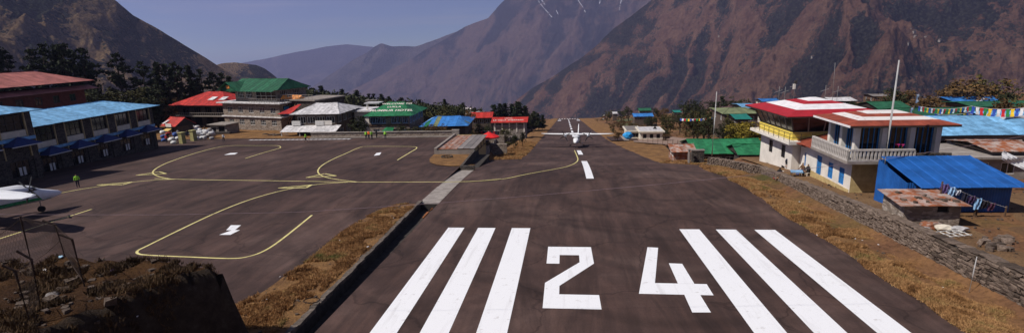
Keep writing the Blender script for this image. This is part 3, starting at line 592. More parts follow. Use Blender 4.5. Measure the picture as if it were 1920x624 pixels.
def row(n, x0, x1, w, z0, z1, kind='w'): return [(x0 + (x1 - x0)*(i + .5)/n - w/2, z0, x0 + (x1 - x0)*(i + .5)/n + w/2, z1, kind) for i in range(n)]
def text_mesh(name, body, size, m, parent, Mx, ext=.01, spacing=1.0):
    cu = bpy.data.curves.new(name, 'FONT'); cu.body = body; cu.size = size; cu.align_x = 'CENTER'; cu.extrude = ext; cu.space_character = spacing; cu.offset = size*.018
    t = bpy.data.objects.new(name, cu); COL.objects.link(t); dg = bpy.context.evaluated_depsgraph_get(); me = bpy.data.meshes.new_from_object(t.evaluated_get(dg)); bpy.data.objects.remove(t)
    me.materials.clear(); o = obj(name, me, m, parent); o.matrix_local = Mx; return o
# house materials
mat('white_wood', (.62, .60, .57), .6, .15); mat('blue_paint', (.03, .17, .42), .55, .2, 3, rnd=.1); mat('cream_wall', (.62, .56, .46), .85, .12, 1.2, .2, 30); mat('white_wall', (.70, .65, .585), .85, .1, 1.0, .2, 30)
mat('roof_sky', (.17, .38, .60), .45, .33, 1.4, rnd=.18, spec=.4); mat('roof_blue', (.035, .17, .46), .45, .33, 1.4, rnd=.18, spec=.4); mat('roof_red', (.42, .030, .020), .55, .33, 1.4, rnd=.18); mat('roof_oldred', (.35, .12, .10), .65, .25, .7, rnd=.12)
mat('roof_green', (.022, .155, .062), .5, .33, 1.4, rnd=.18); mat('roof_darkgreen', (.018, .095, .045), .55, .33, 1.4, rnd=.18); mat('roof_white', (.52, .50, .50), .55, .33, 1.4, rnd=.18); mat('roof_grey', (.20, .175, .16), .6, .25, .7, rnd=.14)
mat('roof_moss', (.15, .17, .085), .7, .25, .7, rnd=.16); mat('roof_teal', (.015, .16, .13), .55, .2, .8, rnd=.1)
mat('rusty_sheet', (.26, .085, .035), .8, .4, 1.6, col2=(.36, .30, .27), rnd=.2, fac=(.42, .62)); mat('timber', (.11, .065, .04), .85, .3, 2, rnd=.2); mat('dark_wall', (.09, .065, .05), .9, .25, 1.5); mat('redbrown_wall', (.13, .035, .025), .85, .25, 1.5)
mat('tan_wall', (.40, .29, .13), .9, .25, 2.0, .5, 14, col2=(.55, .42, .20)); mat('ochre_trim', (.50, .38, .20), .8, .2); mat('yellow_wall', (.72, .55, .10), .7, .12); mat('grey_render', (.25, .215, .19), .9, .2, 1.2, .2, 20)
m, N, L, b, oc = newmat('stone_wall', .95, .15)
v = N.new('ShaderNodeTexVoronoi'); v.inputs['Scale'].default_value = 3.0; L.new(mapping(N, L, oc, (1, 1, 1.9)), v.inputs['Vector'])
v2 = N.new('ShaderNodeTexVoronoi'); v2.feature = 'DISTANCE_TO_EDGE'; v2.inputs['Scale'].default_value = 3.0; L.new(mapping(N, L, oc, (1, 1, 1.9)), v2.inputs['Vector'])
sp = N.new('ShaderNodeSeparateColor'); L.new(v.outputs['Color'], sp.inputs[0])
c = ramp(N, L, sp.outputs[0], [(0, (.15, .115, .09)), (.5, (.26, .205, .165)), (1, (.38, .32, .27))]); c = mixc(N, L, ramp(N, L, v2.outputs[0], [(0, (1, 1, 1)), (.06, (0, 0, 0))]), c, (.17, .14, .12)); L.new(c, b.inputs['Base Color']); bump(N, L, b, v2.outputs[0], .6, .08)
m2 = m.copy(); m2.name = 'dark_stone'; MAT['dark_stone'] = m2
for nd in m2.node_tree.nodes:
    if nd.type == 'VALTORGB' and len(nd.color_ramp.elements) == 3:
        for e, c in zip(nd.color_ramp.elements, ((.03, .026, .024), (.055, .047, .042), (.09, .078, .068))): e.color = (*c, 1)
# ------------------------------------------------------------------ terminal
def terminal(name, label, loc, rz, n, bay, d, zb_skirt, eave, rise, gable):
    e = empty(name, loc, rz, label, 'terminal'); w = n*bay
    ops = []
    up0 = eave - 3.1
    for i in range(n): ops += [(i*bay + .95, up0 + .95, (i + 1)*bay - .95, eave - .35), (i*bay + 1.2, .25, (i + 1)*bay - 1.2, 2.3)]
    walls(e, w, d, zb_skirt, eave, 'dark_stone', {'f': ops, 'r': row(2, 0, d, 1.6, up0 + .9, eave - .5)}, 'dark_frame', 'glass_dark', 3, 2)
    for i in range(n + 1):
        x = i*bay; MB().box(max(-.05, x - .72), min(w + .05, x + .72), -.14, .02, zb_skirt, eave - .02).build('pier', 'dark_stone', e)
        for dx in (-.82, .82):
            if 0 <= x + dx <= w: MB().box(x + dx - .07, x + dx + .07, -.17, .02, 2.6, eave - .03).build('pier_trim', 'ochre_trim', e)
    for i in range(n):
        MB().box(i*bay + .92, (i + 1)*bay - .92, -.1, .015, up0 + .12, up0 + .9).build('spandrel', 'cream_wall', e)
    MB().box(-.06, w + .06, -.2, .01, up0 - .35, up0 + .05).build('blue_band', 'roof_sky', e)
    for i in range(n):
        x0, x1, z = i*bay + .55, (i + 1)*bay - .55, up0 - .75; xm = (x0 + x1)/2
        MB().add([(x0, -1.7, z), (x1, -1.7, z), (x1, -.2, z), (x0, -.2, z), (xm, -.55, z + 1.0)], [(0, 1, 4), (1, 2, 4), (2, 3, 4), (3, 0, 4), (3, 2, 1, 0)]).build('awning', 'awning_blue', e)
        MB().box(x0 - .02, x1 + .02, -1.74, -1.66, z - .1, z).build('awning_edge', 'white_wood', e)
        MB().box(xm - .42, xm - .08, -.16, -.145, .5, 1.5).build('notice', 'white_wood', e); MB().box(xm + .1, xm + .42, -.16, -.145, .5, 1.5).build('notice', 'white_wood', e)
    hip_roof(e, -.9, w + 1.0, -1.0, d + 1.0, eave, eave + rise, 'roof_sky', sw=1.35, gable=gable)
    return e
mat('dark_frame', (.05, .042, .038), .6); mat('awning_blue', (.015, .035, .14), .6, .2)
terminal('terminal_building', 'long two-storey terminal with light blue roof and five blue awnings', (-69.7, 62.2, -3.9), math.radians(94.5), 5, 4.75, 9, -1.2, 6.75, 1.45, (True, False))
terminal('terminal_building', 'nearer terminal block with light blue roof at the left edge', (-66.2, 45.2, -2.8), math.radians(90), 3, 4.85, 9, -1, 8.1, 1.6, (False, False))
# dark red house behind
e = empty('red_house', (-88, 66, -3.2), math.radians(93), 'dark red house with faded red roof behind the terminal', 'house')
walls(e, 26, 9, -1, 9.2, 'redbrown_wall', {'f': row(7, 1, 25, 1.3, 6.9, 8.2) + row(7, 1, 25, 1.3, 3.5, 5)}, 'dark_frame', 'glass_dark')
hip_roof(e, -1.2, 27.2, -1.3, 10.3, 10.3, 12.4, 'roof_oldred', sw=1.3)
roof_slope(e, (-1.2, -2.2, 8.9), (27, -2.2, 8.9), (27, -.1, 9.5), (-1.2, -.1, 9.5), 'roof_oldred', 1.3)
# ------------------------------------------------------------------ hotels along the far side of the apron
A = atY(424, 243, 117.5); Bp = atY(529, 245, 112.5); rz = math.atan2(Bp[1] - A[1], Bp[0] - A[0]); w = math.hypot(*(Bp[:2] - A[:2]))
e = empty('stone_hotel', (A[0], A[1], -6.3), rz, 'four-storey stone hotel with green gabled roof and concrete floor slabs', 'hotel'); d = 12
walls(e, w, d, -1.2, 6.4, 'stone_wall', {'f': row(5, .6, w - .4, 1.5, 4.2, 5.5) + row(5, .6, w - .4, 1.5, 1.45, 2.7) + row(5, .6, w - .4, 1.6, -.6, .25), 'r': row(3, 1, 11, 1.5, 1.3, 2.8) + [(1, 3.9, 10.5, 5.9, 'w')]}, 'white_wood', 'glass_dark', 3, 2)
for z, o_ in ((3.25, .35), (6.4, .9)): MB().box(-o_, w + o_ + .3, -o_, d + .3, z, z + .22).build('floor_slab', 'roof_white', e)
walls(e, w - 5, d - 2.5, 6.62, 9.3, 'stone_wall', {'f': row(2, .4, 5.6, 1.9, 7.4, 8.9) + [(6.4, 6.8, 12.6, 9.0, 'w')], 'r': row(2, .6, 8.5, 2.2, 7, 9)}, 'white_wood', 'glass_dark', 4, 2, off=(2.2, 2.0), name='top_floor_wall')
hip_roof(e, .6, w - .6, .7, d - 1.0, 9.3, 11.5, 'roof_darkgreen', inset=1.6, sw=1.1, gable=(True, False))
roof_slope(e, (.2, -.1, 9.0), (w - 1.5, -.1, 9.0), (w - 1.5, 1.2, 9.45), (.2, 1.2, 9.45), 'roof_darkgreen', 1.1)
roof_slope(e, (-.6, -.6, 9.1), (-.6, 6, 9.1), (2.6, 6, 11.1), (2.6, -.6, 11.1), 'roof_darkgreen', 1.1); roof_slope(e, (5.8, 6, 9.1), (5.8, -.6, 9.1), (2.6, -.6, 11.1), (2.6, 6, 11.1), 'roof_darkgreen', 1.1)
MB().add([(-.2, .0, 9.2), (5.4, .0, 9.2), (2.6, .0, 10.95)], [(0, 1, 2)]).build('front_gable', 'roof_darkgreen', e)
MB().box(2.1, 3.1, -.1, -.04, 9.7, 10.4).build('gable_sign', mat('orange', (.75, .28, .06), .6), e)
rl = MB()
for i in range(16): x = 9.2 + i*.75; rl.bar((x, -.5, 6.6), (x, -.5, 7.5), .05)
rl.bar((9, -.5, 7.5), (w + 1, -.5, 7.5), .07); rl.bar((9, -.5, 7.05), (w + 1, -.5, 7.05), .05); rl.build('terrace_railing', 'grey_render', e)
MB().box(w + .12, w + .2, 1.2, 8.5, 3.7, 5.6).build('blue_shutter', 'blue_paint', e)
wing = empty('hotel_annex', (e.location.x + w*math.cos(rz) + .4, e.location.y + w*math.sin(rz) + 2.6, -6.3), rz, 'unfinished dark annex with flat roof beside the stone hotel', 'building')
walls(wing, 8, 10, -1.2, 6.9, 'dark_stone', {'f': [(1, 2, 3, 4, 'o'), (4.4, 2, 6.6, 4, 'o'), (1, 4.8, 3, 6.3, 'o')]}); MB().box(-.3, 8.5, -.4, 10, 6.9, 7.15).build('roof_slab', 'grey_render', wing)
r2 = MB()
for i in range(9): r2.bar((i*.95 + .1, -.2, 7.1), (i*.95 + .1, -.2, 8.2), .05)
r2.bar((0, -.2, 8.2), (8, -.2, 8.2), .07); r2.bar((0, -.2, 7.7), (8, -.2, 7.7), .05); r2.build('roof_railing', 'grey_render', wing)
lp = Vector((wing.location.x + 2.5, wing.location.y - 1.3, -.05))
lad = MB()
for s_ in (-.3, .3): lad.bar(lp + Vector((-2.2 + s_, .3, -4.6)), lp + Vector((.6 + s_, .9, .9)), .12)
for i in range(9): t = i/8; q = lp + Vector((-2.2 + 2.8*t, .3 + .6*t, -4.6 + 5.5*t)); lad.bar(q + Vector((-.3, 0, 0)), q + Vector((.3, 0, 0)), .09)
tag(lad.build('ladder', mat('pale_wood', (.35, .2, .09), .8)), 'pale wooden ladder leaning on the annex beside the hotel', 'ladder')
tp = MB()
for i in range(5): a = [(-1.2 + i*.9 + (.45 if j % 2 else 0), -.9 + .5*j, .1 + .35*math.sin(1.7*i + 2.1*j) + (.5 if 0 < j < 3 else 0)) for j in range(4)]; b = [(x + .9, y + .05, z + .12*math.sin(i*2.3)) for x, y, z in a]; [tp.add([a[j], b[j], b[j + 1], a[j + 1], (a[j][0], a[j][1], 0), (b[j][0], b[j][1], 0), (b[j + 1][0], b[j + 1][1], 0), (a[j + 1][0], a[j + 1][1], 0)], [(0, 1, 2, 3), (4, 5, 1, 0), (5, 6, 2, 1), (6, 7, 3, 2), (7, 4, 0, 3)]) for j in range(3)]
t_ = tp.build('tarpaulin', 'orange'); t_.location = (wing.location.x - .2, wing.location.y + 1.0, .86); tag(t_, 'crumpled orange tarpaulin on the roof between hotel and annex', 'tarpaulin')
# red-roofed lodge and small shop
A = atY(333, 197, 126); e = empty('red_roof_lodge', (A[0], A[1], -6.2), math.radians(-8), 'timber lodge under a bright red roof left of the stone hotel', 'lodge')
walls(e, 14.5, 10, -1.5, 5.2, 'dark_wall', {'f': row(4, .6, 14, 2.0, 2.9, 4.5) + row(4, .6, 14, 2.2, 0, 2.0, 'o')}, 'timber', 'glass_dark', 3, 1); hip_roof(e, -1.6, 16.2, -1.6, 11.6, 5.1, 7.9, 'roof_red', sw=1.1)
bal = MB().box(-.5, 15, -1.5, -.05, 2.35, 2.5)
for i in range(24): bal.bar((-.3 + i*.63, -1.45, 2.5), (-.3 + i*.63, -1.45, 3.3), .06)
bal.bar((-.5, -1.45, 3.3), (15, -1.45, 3.3), .08); bal.build('balcony', 'grey_render', e)
for x in (8.6, 11.8): MB().add([(x, .6, 6.25), (x + 1.7, .6, 6.25), (x + 2.2, 1.9, 6.95), (x + .5, 1.9, 6.95)], [(0, 1, 2, 3)]).build('skylight', 'roof_white', e)
A = atY(306, 219, 105); e = empty('snack_stall', (A[0], A[1], -5.6), math.radians(-20), 'small shop with red gable roof beside the terminal', 'shop'); e.scale = (.62, .7, .8)
walls(e, 6.5, 5, -1, 2.9, 'dark_wall', {'f': [(.6, .6, 2.8, 2.2, 'w'), (3.4, -.2, 4.8, 2.2, 'o')]}, 'timber'); hip_roof(e, -.8, 7.2, -.9, 5.9, 2.9, 4.9, 'roof_red', sw=.9, gable=(True, True))
MB().box(2.2, 5.2, -.95, -.88, 2.75, 3.65).build('shop_sign', 'white_wood', e); MB().slab([(2.4, -.9, 2.35), (5.2, -.9, 2.35), (5.4, -2.2, 1.9), (2.2, -2.2, 1.9)], .06).build('striped_awning', mat('awning_tan', (.55, .38, .12), .7), e)
MB().add([(-.3, -.6, 3.5), (.8, -.6, 3.5), (1.6, .9, 4.3), (.5, .9, 4.3)], [(0, 1, 2, 3)]).build('skylight', 'roof_white', e)
A = atY(395, 246, 108); e = empty('concrete_kiosk', (A[0], A[1], -5.9), math.radians(-10), 'small unpainted concrete kiosk below the red-roofed lodge', 'kiosk')
walls(e, 4.4, 3.5, -1, 2.2, 'grey_render', {'f': [(.4, .4, 1.5, 1.6, 'o'), (2.2, -.5, 3.8, 1.9, 'o')]}); MB().box(-.3, 4.7, -.5, 3.7, 2.2, 2.36).build('roof_slab', 'grey_render', e)
# white-roofed lodge
A = atY(553, 214.5, 104); Bp = atY(628, 215, 104); w = Bp[0] - A[0]
e = empty('white_roof_lodge', (A[0], 104, -6.6), 0, 'lodge with pale grey hipped roof behind the low stone wall', 'lodge'); ev = A[2] + 6.6
walls(e, w + .2, 11, -1.5, ev, 'dark_wall', {'f': row(4, .3, w, 1.7, ev - 1.9, ev - .5), 'r': row(4, .4, 10.6, 2.0, ev - 1.9, ev - .4) + row(3, .4, 10.6, 2.0, .6, 2.2)}, 'white_wood', 'glass_dark', 3, 1)
hip_roof(e, -.9, w + 1.3, -.7, 11.9, ev, ev + 1.6, 'roof_white', inset=3.0, sw=1.0, gable=(False, False))
roof_slope(e, (-2.0, -3.2, ev - 3.2), (w + 1.2, -3.2, ev - 3.2), (w + 1.2, -.1, ev - 2.3), (-2.0, -.1, ev - 2.3), 'roof_white', 1.0)
for x in (-1.8, 2, 5.4, w + .8): MB().box(x, x + .14, -3.0, -2.86, -1.5, ev - 3.15).build('porch_post', 'white_wood', e)
MB().box(w - 3.6, w - .6, -.5, -.42, ev - 2.2, ev - 1.3).build('sign_board', 'white_wall', e)
for x in (-.6, 4.4): MB().box(x, x + 1.8, -.6, -.12, ev - 2.25, ev - 1.35).build('balcony_panel', 'white_wood', e)
roof_slope(e, (-3.6, -.4, ev + .1), (-.7, -.4, ev + .15), (.6, 4.5, ev + 1.6), (-1.4, 4.5, ev + 1.5), 'roof_red', 1.0)
# hotel with the lettered green roof
A = atY(684, 217.5, 104.5); Bp = atY(772, 218, 104.5); w = Bp[0] - A[0]
e = empty('green_roof_hotel', (A[0] + .8, 104.5, -7.0), 0, 'hotel with white lettering on its green hipped roof', 'hotel'); ev = A[2] + 7.0; w -= 1.4
walls(e, w, 11, -1, ev, 'stone_wall', {'f': row(3, .3, w*.42, 1.05, ev - 1.6, ev - .3) + row(3, w*.55, w - .2, 1.05, ev - 1.6, ev - .3) + row(4, .5, w - .3, 1.3, .6, 2.4), 'r': row(5, .3, 10.8, 1.6, ev - 1.7, ev - .3) + row(4, .3, 10.6, 1.5, .7, 2.3)}, 'pale_blue', 'glass_dark', 3, 1) if False else None
mat('pale_blue', (.35, .55, .72), .6)
walls(e, w, 11, -1, ev, 'stone_wall', {'f': row(3, .3, w*.42, 1.05, ev - 1.6, ev - .3) + row(3, w*.55, w - .2, 1.05, ev - 1.6, ev - .3) + row(4, .5, w - .3, 1.3, .6, 2.4), 'r': row(5, .3, 10.8, 1.6, ev - 1.7, ev - .3) + row(4, .3, 10.6, 1.5, .7, 2.3)}, 'pale_blue', 'glass_dark', 3, 1)
ins = 3.3; rise = 2.1; hip_roof(e, -.9, w + .9, -.9, 11.9, ev, ev + rise, 'roof_green', inset=ins, sw=.95)
MB().box(-.05, w + .05, -.12, .02, ev - 2.1, ev - 1.75).build('balcony_band', 'timber', e)
sl = math.atan2(rise, 6.4)
for body, size, t_, dx in (('WELCOME TO', .95, .80, .5), ('LUKLA', .95, .575, .3), ('NUMBUR HOTEL', 1.15, .31, .2)):
    y = -.9 + 6.4*t_; z = ev + rise*t_; text_mesh('roof_lettering', body, size, 'white_wall', e, Matrix.Translation((w*.5 + dx, y, z + .1)) @ Matrix.Rotation(sl, 4, 'X'), .012, 1.05)
roof_slope(e, (w*.36, -3.2, ev - 3.1), (w*.68, -3.2, ev - 3.1), (w*.62, -.15, ev - 2.4), (w*.42, -.15, ev - 2.4), 'roof_green', .9)
for x in (w*.38, w*.66): MB().box(x, x + .16, -3.0, -2.84, -.5, ev - 3.1).build('porch_post', 'timber', e)
# water tanks on a frame behind, roof terrace
for i, px_ in enumerate((692, 701)):
    P = atY(px_, 187, 122); t_ = MB().tube([(0, 0, 0), (0, 0, 1.25), (0, 0, 1.45)], [.55, .55, .2], 14).build('water_tank', mat('black_plastic', (.012, .012, .012), .5), smooth=False); t_.location = P; tag(t_, '%s black water tank standing above the hotels' % ('left' if i == 0 else 'right'), 'tank')
P = atY(697, 187, 122); fr = MB().box(-1.4, 1.4, -.8, .8, -.15, 0)
for sx in (-1.2, 1.2):
    for sy in (-.6, .6): fr.bar((sx, sy, -5), (sx, sy, -.1), .12)
f_ = fr.build('tank_stand', 'grey_render'); f_.location = P; tag(f_, 'grey stand carrying the two black water tanks', 'stand')
P = atY(672, 207, 112); e = empty('flat_roof_house', (P[0] - 1, 112, -8), 0, 'pale flat-roofed house between the two hotels', 'house')
walls(e, 6, 6, -1, P[2] + 8 - .3, 'white_wall', {'f': row(2, .3, 5.7, 1.2, 4.0, 5.2)}); MB().box(-.5, 7.5, -.6, 6.4, P[2] + 7.7, P[2] + 8).build('roof_slab', 'roof_white', e); MB().box(2.2, 5.6, .4, 3.5, P[2] + 9.3, P[2] + 9.5).build('upper_slab', 'roof_white', e); MB().box(2.6, 2.9, .6, .9, P[2] + 8, P[2] + 9.3).build('column', 'white_wall', e)
# low blue patchwork roof
A = atY(790, 236, 102.5); Bp = atY(868, 238, 102.5); w = Bp[0] - A[0]
e = empty('blue_roof_lodge', (A[0] + .4, 102.5, -8.3), math.radians(3), 'low dark lodge with patched blue hipped roof behind the wall', 'lodge'); ev = A[2] + 8.3 - .1
walls(e, w, 11, -2, ev, 'dark_wall', {'f': row(4, .3, w, 1.2, 1.2, 2.4), 'r': row(4, .4, 10.6, 1.5, 1.2, 2.6)}, 'timber'); hip_roof(e, -.7, w + .7, -.7, 11.7, ev, ev + 1.15, 'roof_blue', inset=2.4, sw=.9)
rp_ = random.Random(4)
for ch in e.children:
    if ch.name.startswith('roof_sheet') and rp_.random() < .13: ch.data.materials[0] = MAT[rp_.choice(['roof_moss', 'rusty_sheet', 'roof_sky', 'roof_green'])]
# hut with rusty roof beside the taxiway, on its own retaining wall
z_ = lambda Y: -.053*Y
e = empty('rusty_roof_hut', (-18.6, 76.5, z_(76.5)), 0, 'low hut with rusty and grey sheet roof at the apron corner', 'hut')
walls(e, 4.9, 13.0, -3.4, .75, 'tan_wall', {'r': row(4, .6, 12.5, 1.0, -.7, .25)}, 'timber')
roof_slope(e, (-.2, -.3, .82), (5.2, -.3, .78), (5.2, 13.2, .55), (-.2, 13.2, .6), 'rusty_sheet', .8, rib=.04); roof_slope(e, (2.6, -.34, .90), (5.25, -.34, .88), (5.25, 13, .66), (2.6, 13, .68), 'roof_grey', .85, rib=.04)
pr = MB(); pr.add([(-.75, -.6, -.4), (-.35, -.6, -.4), (-.35, 13.6, -1.0), (-.75, 13.6, -1.0), (-.75, -.6, 1.05), (-.35, -.6, 1.05), (-.35, 13.6, .85), (-.75, 13.6, .85)], [(4, 5, 6, 7), (0, 1, 5, 4), (1, 2, 6, 5), (2, 3, 7, 6), (3, 0, 4, 7)]); pr.box(-.35, 5.2, -.6, -.4, -1.0, .72); pr.build('parapet', 'grey_render', e)
# red parasol beside it
e = empty('parasol', (-13.4, 91.5, zr(91.5) + 1.6), 0, 'bright red parasol standing behind the rusty-roofed hut', 'parasol'); cn = MB(); R_ = 1.9
for i in range(8):
    a, b_ = 2*math.pi*i/8, 2*math.pi*(i + 1)/8; cn.face([(0, 0, 2.75), (R_*math.cos(a), R_*math.sin(a), 1.95), (R_*math.cos(b_), R_*math.sin(b_), 1.95)]); cn.face([(R_*math.cos(a), R_*math.sin(a), 1.95), (R_*math.cos(b_), R_*math.sin(b_), 1.95), (R_*.98*math.cos(b_), R_*.98*math.sin(b_), 1.75), (R_*.98*math.cos(a), R_*.98*math.sin(a), 1.75)])
cn.build('canopy', mat('parasol_red', (.65, .02, .02), .7, .1), e); MB().tube([(0, 0, -.8), (0, 0, 2.95)], .035, 6).build('pole', 'white_wood', e)
# red-roofed hotel down the slope with its lettering
Yh = 168.0; A = atY(921, 230.5, Yh); Bp = atY(988, 230.5, Yh); w = Bp[0] - A[0] - 1.2; ev = A[2] - atY(945, 240, Yh)[2]; rs = atY(950, 220, Yh + 4.4)[2] - A[2]
e = empty('red_roof_hotel', (A[0] + .6, Yh + .9, A[2] - ev), 0, 'long low hotel with white lettering on its bright red roof', 'hotel')
walls(e, w, 7, -6, ev, 'grey_render', {'f': row(4, .5, w - .5, 1.9, ev*.4, ev*.85)}, 'white_wood', 'glass_dark', 4, 1); hip_roof(e, -.8, w + .8, -.9, 7.9, ev, ev + rs, 'roof_red', sw=1.2, gable=(True, True)); sl = math.atan2(rs, 4.4)
for x in np.linspace(.4, w - .4, 5): MB().box(x - .18, x + .18, -.15, .02, -1.5, ev).build('pilaster', 'white_wall', e)
for body, size, t_ in (('HOTEL', .8, .68), ('LE VILLA SHERPANI', 1.05, .32)): text_mesh('roof_lettering', body, size, 'white_wall', e, Matrix.Translation((w*.46, -.9 + 4.4*t_, ev + rs*t_ + .12)) @ Matrix.Rotation(sl, 4, 'X'), .012, 1.1)
P = atY(884, 221, 185); Q = atY(920, 221, 185); e = empty('red_roof_house', (P[0], 185, P[2] - 5), 0, 'smaller red-roofed house behind the lettered red roof', 'house'); w = Q[0] - P[0]
walls(e, w, 6, -4, 5, 'dark_wall', {'f': row(3, .3, w, 1.4, 3, 4.4)}); hip_roof(e, -.7, w + .7, -.8, 6.8, 5, 6.5, 'roof_red', sw=1.2, gable=(True, True)); MB().box(-3.5, -.8, -.5, 2, 4.3, 5.0).build('white_parapet', 'white_wall', e)
# ------------------------------------------------------------------ dry-stone boundary wall on the right
WX = 21.65
def wtop(Y): return float(zr(Y)) + float(np.interp(Y, [10, 25, 36, 43.6, 52, 58, 66, 70], [1.85, 1.8, 1.64, 1.34, 1.05, .9, 1.0, 1.0]))
def wxo(Y): return float(np.interp(Y, [10, 60, 70], [0, 0, -3.4]))
e = empty('stone_wall', (WX, 24, zr(24)), 0, 'long dry-stone boundary wall along the right side of the runway', 'wall')
core = MB(); ys = np.arange(10, 70.1, 2.0); O_ = Vector(e.location)
for a, b_ in zip(ys[:-1], ys[1:]):
    pts = [(WX + .12 + wxo(a), a, zr(a) - .6), (WX + .6 + wxo(a), a, zr(a) - .6), (WX + .6 + wxo(b_), b_, zr(b_) - .6), (WX + .12 + wxo(b_), b_, zr(b_) - .6)]; tp_ = [(p[0], p[1], wtop(p[1]) - .06) for p in pts]
    core.add([Vector(p) - O_ for p in pts + tp_], [(4, 5, 6, 7), (0, 1, 5, 4), (1, 2, 6, 5), (2, 3, 7, 6), (3, 0, 4, 7)])
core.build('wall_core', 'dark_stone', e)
def rock(seed, j=.16):
    r = random.Random(seed); mb = MB(); vs = []
    for z in (-.5, .5):
        for x, y in ((-.5, -.5), (.5, -.5), (.5, .5), (-.5, .5)): vs.append((x + r.uniform(-j, j), y + r.uniform(-j, j), z + r.uniform(-j, j)))
    vs += [(r.uniform(-.62, -.5), r.uniform(-.2, .2), r.uniform(-.2, .2))]
    mb.add(vs, [(3, 2, 1, 0), (4, 5, 6, 7), (0, 1, 5, 4), (1, 2, 6, 5), (2, 3, 7, 6), (0, 8, 3), (3, 8, 7), (7, 8, 4), (4, 8, 0)]); return mb.mesh('stone')
rocks = [rock(i) for i in range(10)]
m, N, L, b, oc = newmat('wall_stone', .95, .15)
a = noise(N, L, oc, 3.0, 7, .7); c = ramp(N, L, a, [(.3, (.065, .046, .036)), (.5, (.125, .092, .072)), (.72, (.23, .178, .145))]); oi = N.new('ShaderNodeObjectInfo'); mr = N.new('ShaderNodeMapRange'); mr.inputs[3].default_value = .5; mr.inputs[4].default_value = 1.5; L.new(oi.outputs['Random'], mr.inputs[0]); hs = N.new('ShaderNodeHueSaturation'); L.new(mr.outputs[0], hs.inputs['Value']); L.new(c, hs.inputs['Color']); L.new(hs.outputs[0], b.inputs['Base Color']); bump(N, L, b, a, .5, .06)
for me in rocks: me.materials.append(m)
stones = []
for layer_i in range(15):
    y = 18.0 + random.random()*.4
    while y < 69.5:
        hgt = .145; ln = random.uniform(.2, .48); zc = float(zr(y)) - .1 + layer_i*hgt + .04*math.sin(y*1.3 + layer_i)
        if zc < wtop(y) - .08: stones.append((y + ln/2, zc, ln, hgt*random.uniform(.82, 1.05), 0))
        y += ln + .025
y = 18.0
while y < 69.5:
    ln = random.uniform(.35, .8); stones.append((y + ln/2, wtop(y) - .01, ln, random.uniform(.08, .16), 1)); y += ln + .02
vis = sorted([s_ for s_ in stones if s_[0] > 24.2], key=lambda s_: s_[0]); keep = set(id(s_) for s_ in vis[:300]); rest = MB(); ri = random.Random(3)
for s_ in stones:
    yc, zc, ln, hh, capf = s_; x = WX + .1 + wxo(yc) + ri.uniform(-.035, .05) + (.24 if capf else 0); dp = .62 if capf else .32; me = ri.choice(rocks)
    if id(s_) in keep:
        o = obj('stone', me, None, e); o.location = Vector((x, yc, zc)) - O_; o.scale = (dp, ln, hh); o.rotation_euler = (ri.uniform(-.1, .1), ri.uniform(-.06, .06), ri.uniform(-.05, .05))
    else:
        rest.add([(v.co.x*dp + x - O_.x, v.co.y*ln + yc - O_.y, v.co.z*hh + zc - O_.z) for v in me.vertices], [tuple(p.vertices) for p in me.polygons])
tag(rest.build('stone_rows', m, e, fix=False), kind='stuff')
# stone gate pillar and low walls where the boundary ends
for (xa, xb, yt, yb, Y, lb, nm) in ((1291, 1295, 280, 297, 71.5, 'thin concrete gate post at the far end of the boundary wall', 'gate_post'), (1297, 1321, 281, 296, 72.5, 'short dark stone wall with flat capping beside the gate post', 'low_wall')):
    A = atY(xa, yb, Y); B_ = atY(xb, yt, Y); e2 = empty(nm, (A[0], Y, A[2]), 0, lb, 'post' if 'post' in nm else 'wall'); w = B_[0] - A[0]; h_ = B_[2] - A[2]
    MB().box(0, w, 0, .5, -1, h_ - .12).build('body', 'dark_stone' if w > 1 else 'grey_render', e2); MB().box(-.06, w + .06, -.06, .56, h_ - .12, h_).build('capping', 'grey_render', e2)
# ------------------------------------------------------------------ control tower
mat('band_white', (.72, .69, .70), .6, .1, 1.5); mat('band_red', (.36, .018, .025), .55, .15, 1.5); mat('band_stained', (.30, .12, .06), .7, .3, 1.6, col2=(.66, .62, .60), fac=(.30, .44)); mat('band_rust', (.25, .055, .03), .7, .3, 1.2)
def banded_roof(par, x0, x1, y0, y1, ze, zp, tx, ty, bands, t=.05):
    """low hipped roof painted in bands; (tx, ty) half size of the flat top"""
    xm, ym = (x0 + x1)/2, (y0 + y1)/2
    def ring(f): return [(x0 + (xm - tx - x0)*f, y0 + (ym - ty - y0)*f, ze + (zp - ze)*f), (x1 + (xm + tx - x1)*f, y0 + (ym - ty - y0)*f, ze + (zp - ze)*f), (x1 + (xm + tx - x1)*f, y1 + (ym + ty - y1)*f, ze + (zp - ze)*f), (x0 + (xm - tx - x0)*f, y1 + (ym + ty - y1)*f, ze + (zp - ze)*f)]
    for f0, f1, mm in bands:
        r0, r1 = ring(f0), ring(f1)
        for i in range(4): j = (i + 1) % 4; MB().slab([r0[i], r0[j], r1[j], r1[i]], t).build('roof_band', mm, par)
    MB().slab(ring(1.0), .04).build('roof_top', bands[-1][2], par); MB().slab([(p[0], p[1], p[2] - t - .02) for p in ring(0)], .12).build('eave_board', 'dark_timber', par)
T0 = Vector((23.6, 57.3, -3.45)); e = empty('control_tower', T0, math.radians(4), 'white control tower with red and white banded roof and slanted glass cab', 'tower')
w, d = 7.4, 7.6; zs = 4.35
walls(e, w, d, -1, zs, 'white_wall', {'l': [(2.2, 2.35, 3.1, 3.75, 'w'), (5.2, 2.35, 6.1, 3.75, 'w'), (5.5, .1, 6.3, 1.5, 'w'), (1.9, .5, 2.9, 1.0, 'o')]}, 'dark_frame', 'glass_dark', 1, 1)
MB().box(-1.0, w + .8, -1.2, d + .9, zs, zs + .3).build('gallery_slab', 'white_wall', e)
MB().box(-.25, w + .2, -.25, d + .2, zs + .3, zs + 1.12).build('cab_base', 'yellow_wall', e)
